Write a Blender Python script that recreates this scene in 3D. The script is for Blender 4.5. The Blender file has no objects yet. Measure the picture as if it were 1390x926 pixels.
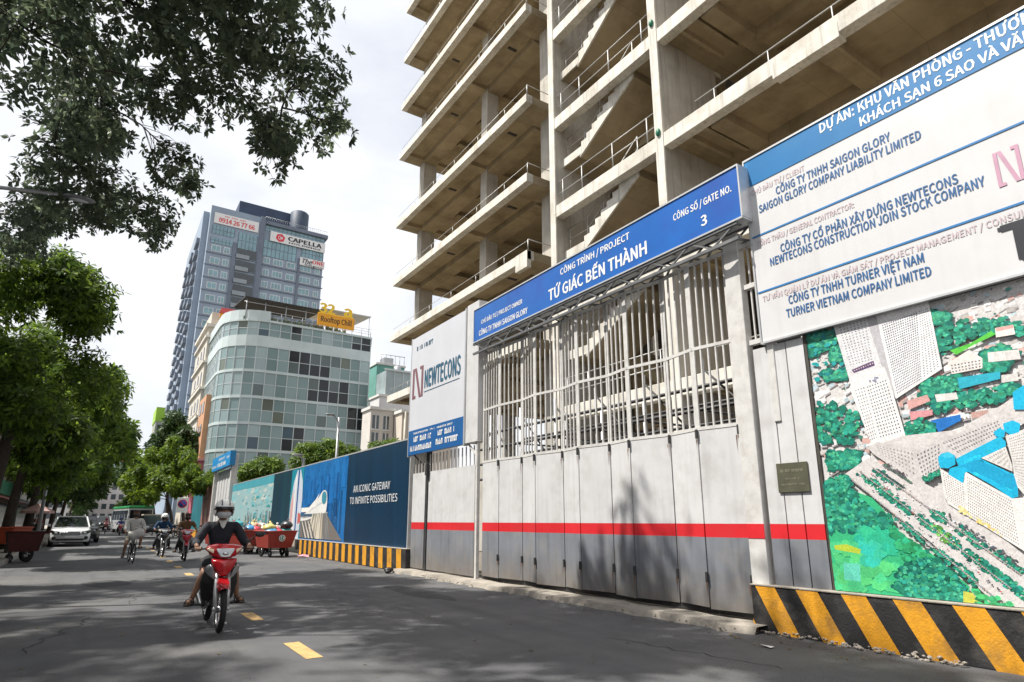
import bpy, bmesh, math, random
import numpy as np
from mathutils import Vector, Matrix, Quaternion
R = math.radians
random.seed(7)
rng = np.random.default_rng(11)
S = bpy.context.scene
C = S.collection

# ------------------------------------------------------------------ camera, sky, sun, exposure
cam_data = bpy.data.cameras.new('camera')
cam = bpy.data.objects.new('camera', cam_data); C.objects.link(cam)
cam.location = (0, 0, 1.4)
YAW, PITCH = R(33.45), math.atan(207/830)
cam.rotation_euler = (math.pi/2 + PITCH, 0, -YAW)
cam_data.sensor_width = 36.0
cam_data.lens = 36.0*830/1390
cam_data.shift_y = 37/1390
cam_data.clip_start = 0.05
cam_data.clip_end = 3000
S.camera = cam

SUN_EL, SUN_AZ = R(60), R(-70)          # azimuth from +Y (up the street), negative = to the left
to_sun = Vector((math.sin(SUN_AZ)*math.cos(SUN_EL), math.cos(SUN_AZ)*math.cos(SUN_EL), math.sin(SUN_EL)))
W = bpy.data.worlds.new('World'); S.world = W
W.use_nodes = True
nt = W.node_tree; nt.nodes.clear()
w_out = nt.nodes.new('ShaderNodeOutputWorld'); w_bg = nt.nodes.new('ShaderNodeBackground')
w_sky = nt.nodes.new('ShaderNodeTexSky'); w_sky.sky_type = 'NISHITA'; w_sky.sun_disc = False
w_sky.sun_elevation = SUN_EL; w_sky.sun_rotation = SUN_AZ % (2*math.pi)
w_sky.air_density = 1.0; w_sky.dust_density = 2.5
w_tc = nt.nodes.new('ShaderNodeTexCoord'); w_map = nt.nodes.new('ShaderNodeMapping')
w_map.inputs['Scale'].default_value = (1.0, 1.0, 2.2)
w_n = nt.nodes.new('ShaderNodeTexNoise'); w_n.inputs['Scale'].default_value = 2.3
w_n.inputs['Detail'].default_value = 7; w_n.inputs['Roughness'].default_value = 0.55
w_r = nt.nodes.new('ShaderNodeValToRGB')
w_r.color_ramp.elements[0].position = 0.38; w_r.color_ramp.elements[1].position = 0.56
w_r.color_ramp.elements[0].color = (.72, .72, .72, 1)
w_mix = nt.nodes.new('ShaderNodeMixRGB')
w_mix.inputs['Color2'].default_value = (6.7, 6.85, 7.15, 1)      # sunlit cloud
L = nt.links.new
L(w_tc.outputs['Generated'], w_map.inputs['Vector']); L(w_map.outputs['Vector'], w_n.inputs['Vector'])
L(w_n.outputs['Fac'], w_r.inputs['Fac']); L(w_r.outputs['Color'], w_mix.inputs['Fac'])
L(w_sky.outputs['Color'], w_mix.inputs['Color1']); L(w_mix.outputs['Color'], w_bg.inputs['Color'])
w_bg.inputs['Strength'].default_value = 0.10
L(w_bg.outputs['Background'], w_out.inputs['Surface'])

sun_data = bpy.data.lights.new('sun', 'SUN'); sun = bpy.data.objects.new('sun', sun_data); C.objects.link(sun)
sun_data.energy = 5.0; sun_data.angle = R(0.75); sun_data.color = (1.0, 0.955, 0.88)
sun.rotation_euler = to_sun.to_track_quat('Z', 'Y').to_euler()
sun.location = (-30, 20, 60)

S.view_settings.view_transform = 'Standard'; S.view_settings.look = 'None'
S.view_settings.gamma = 1.0; S.view_settings.use_curve_mapping = False
S.view_settings.exposure = 0.62
S.render.engine = 'CYCLES'

# ------------------------------------------------------------------ materials
MATS = {}
def srgb(r, g, b):
    f = lambda c: (c/255/12.92 if c/255 <= .04045 else ((c/255+.055)/1.055)**2.4)
    return (f(r), f(g), f(b))
def pm(name, col, rough=0.6, var=0.15, scale=4.0, bump=0.0, bscale=None, metal=0.0, dirt=None, dirt_amt=0.0, dscale=1.5,
       streak=0.0, smap=(6, 6, .35), joint=None, splash=None, spec=0.5, trans=0.0, coat=0.0):
    """principled material with two scales of noise, optional dirt patches, vertical streaks and bump"""
    if name in MATS: return MATS[name]
    m = bpy.data.materials.new(name); m.use_nodes = True
    t = m.node_tree; b = t.nodes['Principled BSDF']; l = t.links.new
    b.inputs['Roughness'].default_value = rough; b.inputs['Metallic'].default_value = metal
    b.inputs['Specular IOR Level'].default_value = spec
    if coat: b.inputs['Coat Weight'].default_value = coat; b.inputs['Coat Roughness'].default_value = .08
    tc = t.nodes.new('ShaderNodeTexCoord')
    n = t.nodes.new('ShaderNodeTexNoise'); n.inputs['Scale'].default_value = scale; n.inputs['Detail'].default_value = 6
    n.inputs['Roughness'].default_value = .6
    l(tc.outputs['Object'], n.inputs['Vector'])
    r = t.nodes.new('ShaderNodeValToRGB')
    r.color_ramp.elements[0].position = .3; r.color_ramp.elements[1].position = .7
    lo = [max(0, c*(1-var)) for c in col]; hi = [min(1, c*(1+var)) for c in col]
    r.color_ramp.elements[0].color = (*lo, 1); r.color_ramp.elements[1].color = (*hi, 1)
    l(n.outputs['Fac'], r.inputs['Fac'])
    out = r.outputs['Color']
    def over(fac_socket, color, amt):
        nonlocal out
        mx = t.nodes.new('ShaderNodeMixRGB'); mx.inputs['Color2'].default_value = (*color, 1)
        mul = t.nodes.new('ShaderNodeMath'); mul.operation = 'MULTIPLY'; mul.inputs[1].default_value = amt
        l(fac_socket, mul.inputs[0]); l(mul.outputs[0], mx.inputs['Fac']); l(out, mx.inputs['Color1']); out = mx.outputs['Color']
    if dirt is not None and dirt_amt:
        n2 = t.nodes.new('ShaderNodeTexNoise'); n2.inputs['Scale'].default_value = dscale; n2.inputs['Detail'].default_value = 8
        n2.inputs['Roughness'].default_value = .65
        l(tc.outputs['Object'], n2.inputs['Vector'])
        r2 = t.nodes.new('ShaderNodeValToRGB'); r2.color_ramp.elements[0].position = .48; r2.color_ramp.elements[1].position = .68
        l(n2.outputs['Fac'], r2.inputs['Fac']); over(r2.outputs['Color'], dirt, dirt_amt)
    if streak:
        mp = t.nodes.new('ShaderNodeMapping'); mp.inputs['Scale'].default_value = smap
        n3 = t.nodes.new('ShaderNodeTexNoise'); n3.inputs['Scale'].default_value = 1.6; n3.inputs['Detail'].default_value = 5
        l(tc.outputs['Object'], mp.inputs['Vector']); l(mp.outputs['Vector'], n3.inputs['Vector'])
        r3 = t.nodes.new('ShaderNodeValToRGB'); r3.color_ramp.elements[0].position = .5; r3.color_ramp.elements[1].position = .72
        l(n3.outputs['Fac'], r3.inputs['Fac']); over(r3.outputs['Color'], tuple(c*.35 for c in col), streak)
    if splash:          # mud thrown up on the foot of a sheet: (height it starts at, height it ends at, colour, amount)
        sx = t.nodes.new('ShaderNodeSeparateXYZ'); l(tc.outputs['Object'], sx.inputs[0])
        mr = t.nodes.new('ShaderNodeMapRange'); mr.inputs[1].default_value = splash[1]; mr.inputs[2].default_value = splash[0]; l(sx.outputs['Z'], mr.inputs[0])
        n5 = t.nodes.new('ShaderNodeTexNoise'); n5.inputs['Scale'].default_value = 5; n5.inputs['Detail'].default_value = 9; n5.inputs['Roughness'].default_value = .7; l(tc.outputs['Object'], n5.inputs['Vector'])
        ml = t.nodes.new('ShaderNodeMath'); ml.operation = 'MULTIPLY'; l(mr.outputs[0], ml.inputs[0]); l(n5.outputs['Fac'], ml.inputs[1]); over(ml.outputs[0], splash[2], splash[3])
    if joint:
        bk = t.nodes.new('ShaderNodeTexBrick'); bk.inputs['Scale'].default_value = 1.0; bk.inputs['Mortar Size'].default_value = .012
        bk.inputs['Brick Width'].default_value = joint[0]; bk.inputs['Row Height'].default_value = joint[1]
        bk.inputs['Color1'].default_value = (0, 0, 0, 1); bk.inputs['Color2'].default_value = (.28, .28, .28, 1); bk.inputs['Mortar'].default_value = (1, 1, 1, 1)
        l(tc.outputs['Object'], bk.inputs['Vector']); over(bk.outputs['Color'], tuple(c*.35 for c in col), joint[2])
    l(out, b.inputs['Base Color'])
    if bump:
        bp = t.nodes.new('ShaderNodeBump'); bp.inputs['Strength'].default_value = bump; bp.inputs['Distance'].default_value = .02
        n4 = t.nodes.new('ShaderNodeTexNoise'); n4.inputs['Scale'].default_value = bscale or scale*8; n4.inputs['Detail'].default_value = 5
        l(tc.outputs['Object'], n4.inputs['Vector']); l(n4.outputs['Fac'], bp.inputs['Height']); l(bp.outputs['Normal'], b.inputs['Normal'])
    MATS[name] = m
    return m
def leaf_mat(name, dark, light, transl=.35):
    m = bpy.data.materials.new(name); m.use_nodes = True
    t = m.node_tree; t.nodes.clear(); l = t.links.new
    o = t.nodes.new('ShaderNodeOutputMaterial'); at = t.nodes.new('ShaderNodeAttribute'); at.attribute_name = 'var'
    r = t.nodes.new('ShaderNodeValToRGB'); r.color_ramp.elements[0].color = (*dark, 1); r.color_ramp.elements[1].color = (*light, 1)
    l(at.outputs['Fac'], r.inputs['Fac'])
    b = t.nodes.new('ShaderNodeBsdfPrincipled'); b.inputs['Roughness'].default_value = .5
    b.inputs['Specular IOR Level'].default_value = .3
    tr = t.nodes.new('ShaderNodeBsdfTranslucent')
    hs = t.nodes.new('ShaderNodeHueSaturation'); hs.inputs['Value'].default_value = 1.6; hs.inputs['Hue'].default_value = .485
    l(r.outputs['Color'], hs.inputs['Color']); l(hs.outputs['Color'], tr.inputs['Color'])
    mx = t.nodes.new('ShaderNodeMixShader'); mx.inputs['Fac'].default_value = transl
    l(r.outputs['Color'], b.inputs['Base Color']); l(b.outputs[0], mx.inputs[1]); l(tr.outputs[0], mx.inputs[2]); l(mx.outputs[0], o.inputs['Surface'])
    return m
def vcol_mat(name, rough=.45, noise=.12, nscale=8, spec=.5, grain=0.0):
    m = bpy.data.materials.new(name); m.use_nodes = True
    t = m.node_tree; b = t.nodes['Principled BSDF']; l = t.links.new
    b.inputs['Roughness'].default_value = rough; b.inputs['Specular IOR Level'].default_value = spec
    at = t.nodes.new('ShaderNodeAttribute'); at.attribute_name = 'ink'
    tc = t.nodes.new('ShaderNodeTexCoord'); n = t.nodes.new('ShaderNodeTexNoise'); n.inputs['Scale'].default_value = nscale; n.inputs['Detail'].default_value = 6
    l(tc.outputs['Object'], n.inputs['Vector'])
    mr = t.nodes.new('ShaderNodeMapRange'); mr.inputs[3].default_value = 1-noise; mr.inputs[4].default_value = 1+noise
    l(n.outputs['Fac'], mr.inputs[0])
    hs = t.nodes.new('ShaderNodeHueSaturation'); l(mr.outputs[0], hs.inputs['Value']); l(at.outputs['Color'], hs.inputs['Color'])
    if grain:
        n2 = t.nodes.new('ShaderNodeTexNoise'); n2.inputs['Scale'].default_value = 42; n2.inputs['Detail'].default_value = 8; n2.inputs['Roughness'].default_value = .75; l(tc.outputs['Object'], n2.inputs['Vector'])
        m2 = t.nodes.new('ShaderNodeMapRange'); m2.inputs[1].default_value = .3; m2.inputs[2].default_value = .7; m2.inputs[3].default_value = 1-grain; m2.inputs[4].default_value = 1+grain; l(n2.outputs['Fac'], m2.inputs[0])
        mm = t.nodes.new('ShaderNodeMath'); mm.operation = 'MULTIPLY'; l(mr.outputs[0], mm.inputs[0]); l(m2.outputs[0], mm.inputs[1]); l(mm.outputs[0], hs.inputs['Value'])
        bp = t.nodes.new('ShaderNodeBump'); bp.inputs['Strength'].default_value = .12; n3 = t.nodes.new('ShaderNodeTexNoise'); n3.inputs['Scale'].default_value = 1.1; l(tc.outputs['Object'], n3.inputs['Vector']); l(n3.outputs['Fac'], bp.inputs['Height']); l(bp.outputs['Normal'], b.inputs['Normal'])
    l(hs.outputs['Color'], b.inputs['Base Color'])
    return m

# ------------------------------------------------------------------ object helpers
def props(o, label=None, cat=None, group=None, kind=None):
    if label: o['label'] = label
    if cat: o['category'] = cat
    if group: o['group'] = group
    if kind: o['kind'] = kind
    return o
def thing(name, label, cat, loc=(0, 0, 0), rotz=0.0, group=None, scale=1.0):
    o = bpy.data.objects.new(name, None); C.objects.link(o)
    o.empty_display_size = .2
    o.location = loc; o.rotation_euler = (0, 0, rotz); o.scale = (scale,)*3
    return props(o, label, cat, group)
WORLD_OF = {}
def base_of(p):
    v = Vector((0, 0, 0))
    while p is not None:
        v = v + Vector(p.location); p = p.parent
    return v
class MB:
    """collects shapes in one mesh; several materials by slot number"""
    def __init__(s): s.v = []; s.f = []; s.m = []; s.c = []; s.smooth = []
    def poly(s, pts, mi=0, col=None):
        i = len(s.v); s.v += [tuple(p) for p in pts]; s.f.append(tuple(range(i, i+len(pts)))); s.m.append(mi); s.c.append(col); s.smooth.append(False)
    def faces(s, verts, faces, mi=0, smooth=False, col=None):
        i = len(s.v); s.v += [tuple(p) for p in verts]
        for f in faces: s.f.append(tuple(i+k for k in f)); s.m.append(mi); s.c.append(col); s.smooth.append(smooth)
    def box(s, x0, x1, y0, y1, z0, z1, mi=0, bev=0.0, col=None):
        if bev > 0:
            b = min(bev, (x1-x0)*.45, (y1-y0)*.45, (z1-z0)*.45)
            bm = bmesh.new(); bmesh.ops.create_cube(bm, size=1)
            bmesh.ops.transform(bm, matrix=Matrix.Translation(((x0+x1)/2, (y0+y1)/2, (z0+z1)/2)) @ Matrix.Diagonal((x1-x0, y1-y0, z1-z0, 1)), verts=bm.verts)
            bmesh.ops.bevel(bm, geom=bm.edges[:], offset=b, segments=2, affect='EDGES', profile=.5)
            s.bm(bm, mi, col=col); bm.free(); return
        v = [(x0,y0,z0),(x1,y0,z0),(x1,y1,z0),(x0,y1,z0),(x0,y0,z1),(x1,y0,z1),(x1,y1,z1),(x0,y1,z1)]
        s.faces(v, [(0,3,2,1),(4,5,6,7),(0,1,5,4),(1,2,6,5),(2,3,7,6),(3,0,4,7)], mi, col=col)
    def bm(s, bm, mi=0, smooth=False, col=None):
        bm.verts.index_update(); s.faces([v.co[:] for v in bm.verts], [[v.index for v in f.verts] for f in bm.faces], mi, smooth, col)
    def obox(s, M, sx, sy, sz, mi=0, bev=0.0):
        k = MB(); k.box(-sx/2, sx/2, -sy/2, sy/2, -sz/2, sz/2, 0, bev)
        s.faces([(M @ Vector(p))[:] for p in k.v], k.f, mi)
    def beam(s, a, b, w, h, mi=0, upv=(0, 0, 1)):
        a, b = Vector(a), Vector(b); d = (b-a); L_ = d.length; d.normalize()
        u = Vector(upv); sd = d.cross(u)
        if sd.length < 1e-4: u = Vector((1, 0, 0)); sd = d.cross(u)
        sd.normalize(); u = sd.cross(d).normalized()
        M = Matrix((( sd.x, d.x, u.x, (a.x+b.x)/2), (sd.y, d.y, u.y, (a.y+b.y)/2), (sd.z, d.z, u.z, (a.z+b.z)/2), (0,0,0,1)))
        s.obox(M, w, L_, h, mi)
    def tube(s, pts, rad, n=8, mi=0, cap=True):
        pts = [Vector(p) for p in pts]
        if not hasattr(rad, '__len__'): rad = [rad]*len(pts)
        vs = []; fs = []; prev = None
        for i, p in enumerate(pts):
            d = (pts[min(i+1, len(pts)-1)] - pts[max(i-1, 0)])
            if d.length < 1e-6: d = Vector((0, 0, 1))
            d.normalize()
            if prev is None:
                a = Vector((0, 0, 1)) if abs(d.z) < .9 else Vector((1, 0, 0)); u = d.cross(a).normalized()
            else:
                u = prev - d*prev.dot(d)
                u = u.normalized() if u.length > 1e-5 else d.orthogonal().normalized()
            prev = u; w = d.cross(u)
            for k in range(n):
                t = 2*math.pi*k/n; vs.append((p + (u*math.cos(t) + w*math.sin(t))*rad[i])[:])
        for i in range(len(pts)-1):
            for k in range(n): fs.append((i*n+k, i*n+(k+1) % n, (i+1)*n+(k+1) % n, (i+1)*n+k))
        if cap: fs.append(tuple(range(n-1, -1, -1))); fs.append(tuple((len(pts)-1)*n+k for k in range(n)))
        s.faces(vs, fs, mi, True)
    def lathe(s, prof, axis='Z', n=24, mi=0, c=(0, 0, 0), a0=0.0, a1=2*math.pi):
        """profile of (radius, height) turned about an axis through c"""
        full = abs(a1-a0-2*math.pi) < 1e-6; m_ = n if full else n+1
        vs = []; fs = []
        for (r, h) in prof:
            for k in range(m_):
                t = a0+(a1-a0)*k/n; x, y = r*math.cos(t), r*math.sin(t)
                p = {'Z': (x, y, h), 'X': (h, x, y), 'Y': (x, h, y)}[axis]
                vs.append((p[0]+c[0], p[1]+c[1], p[2]+c[2]))
        for i in range(len(prof)-1):
            for k in range(n if full else n): 
                k2 = (k+1) % m_ if full else k+1
                fs.append((i*m_+k, i*m_+k2, (i+1)*m_+k2, (i+1)*m_+k))
        s.faces(vs, fs, mi, True)
    def ball(s, c, r, mi=0, sx=1, sy=1, sz=1, n=14, m_=9):
        pr = [(max(1e-4, math.sin(math.pi*i/m_))*r, -math.cos(math.pi*i/m_)*r) for i in range(m_+1)]
        k = MB(); k.lathe(pr, 'Z', n)
        s.faces([(p[0]*sx+c[0], p[1]*sy+c[1], p[2]*sz+c[2]) for p in k.v], k.f, mi, True)
    def prism(s, outline, axis, a, b, mi=0):
        """closed 2D outline pushed along an axis from a to b"""
        def P(u, v, w): return {'X': (w, u, v), 'Y': (u, w, v), 'Z': (u, v, w)}[axis]
        n = len(outline); vs = [P(u, v, a) for u, v in outline]+[P(u, v, b) for u, v in outline]
        fs = [tuple(range(n)), tuple(range(2*n-1, n-1, -1))]+[(k, (k+1) % n, n+(k+1) % n, n+k) for k in range(n)]
        s.faces(vs, fs, mi)
    def build(s, name, mats, parent=None, local=False, origin=None, fix=True, bevel=0.0, subsurf=0):
        if not isinstance(mats, (list, tuple)): mats = [mats]
        off = Vector((0, 0, 0))
        if parent is not None and not local: off = base_of(parent)
        elif origin is not None: off = Vector(origin)
        me = bpy.data.meshes.new(name)
        me.from_pydata([(x-off.x, y-off.y, z-off.z) for x, y, z in s.v], [], s.f)
        for m in mats: me.materials.append(m)
        me.polygons.foreach_set('material_index', s.m)
        me.polygons.foreach_set('use_smooth', s.smooth)
        if any(c is not None for c in s.c):
            at = me.attributes.new('ink', 'FLOAT_COLOR', 'FACE')
            at.data.foreach_set('color', [x for c in s.c for x in (*(c or (1, 1, 1)), 1.0)])
        if fix:
            bm = bmesh.new(); bm.from_mesh(me); bmesh.ops.recalc_face_normals(bm, faces=bm.faces); bm.to_mesh(me); bm.free()
        me.update()
        o = bpy.data.objects.new(name, me); C.objects.link(o)
        if parent is not None: o.parent = parent
        if origin is not None and parent is None: o.location = origin
        if bevel:
            md = o.modifiers.new('b', 'BEVEL'); md.width = bevel; md.segments = 2; md.limit_method = 'ANGLE'; md.angle_limit = R(35)
        if subsurf:
            md = o.modifiers.new('s', 'SUBSURF'); md.levels = md.render_levels = subsurf
        return o
def dup(root, loc, rotz, label, group=None, scale=None):
    r = root.copy(); C.objects.link(r); r.location = loc; r.rotation_euler = (0, 0, rotz)
    if scale: r.scale = (scale,)*3
    r['label'] = label
    if group: r['group'] = group
    for ch in list(root.children):
        c = ch.copy(); C.objects.link(c); c.parent = r
        for g in ch.children:
            d = g.copy(); C.objects.link(d); d.parent = c
    return r
FONT = None
try: FONT = bpy.data.fonts.load(bpy.utils.system_resource('DATAFILES', path='fonts')+'/Noto Sans CJK Regular.woff2')      # the typeface that comes with Blender
except Exception: FONT = None
def text_verts(body, off=0.0, res=2):
    c = bpy.data.curves.new('t', 'FONT'); c.body = body; c.size = 1.0; c.offset = off; c.resolution_u = res
    if FONT: c.font = FONT
    o = bpy.data.objects.new('t', c); C.objects.link(o)
    bpy.context.view_layer.update()
    me = bpy.data.meshes.new_from_object(o.evaluated_get(bpy.context.evaluated_depsgraph_get()))
    v = np.array([q.co[:] for q in me.vertices]) if len(me.vertices) else np.zeros((0, 3)); f = [tuple(p.vertices) for p in me.polygons]
    bpy.data.objects.remove(o); bpy.data.curves.remove(c); bpy.data.meshes.remove(me)
    return v, f
_cap = []
def cap_height():
    if not _cap: _cap.append(float(text_verts('H', 0.0)[0][:, 1].max()))
    return _cap[0]
def put_text(mb, body, O, X, Y, cap, width=None, bold=.012, mi=0, ref=None, shear=0.0, res=2):
    """letters laid on a plane: O left end of the base line, X reading direction, Y up, cap letter height, width of the line (of ref when given)"""
    v, f = text_verts(body, 0.0, res)
    if len(v) == 0: return
    w = v[:, 0].max()
    if ref: w = text_verts(ref, 0.0, res)[0][:, 0].max()
    sy = cap/cap_height(); sx = (width/w) if width else sy
    O, X, Y = Vector(O), Vector(X), Vector(Y); N = X.cross(Y)
    b = (bold*.9+.016)*cap_height()/.7          # heavier strokes: the same letters printed again a hair to each side and a hair higher
    for k, (dx, dy) in enumerate(((0, 0), (b, 0), (-b, 0), (0, b*.6), (0, -b*.6)) if bold > .005 else ((0, 0),)):
        Q = O + N*(k*1.2e-4)
        mb.faces([(Q + X*((p[0]+dx+shear*p[1])*sx) + Y*((p[1]+dy)*sy))[:] for p in v], f, mi)
def wall_text(mb, body, x, y, z, cap, width=None, bold=.012, mi=0, ref=None, shear=0.0):
    put_text(mb, body, (x, y, z), (0, -1, 0), (0, 0, 1), cap, width, bold, mi, ref, shear)
def front_text(mb, body, x, y, z, cap, width=None, bold=.012, mi=0, ref=None, shear=0.0):
    put_text(mb, body, (x, y, z), (1, 0, 0), (0, 0, 1), cap, width, bold, mi, ref, shear)
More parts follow.
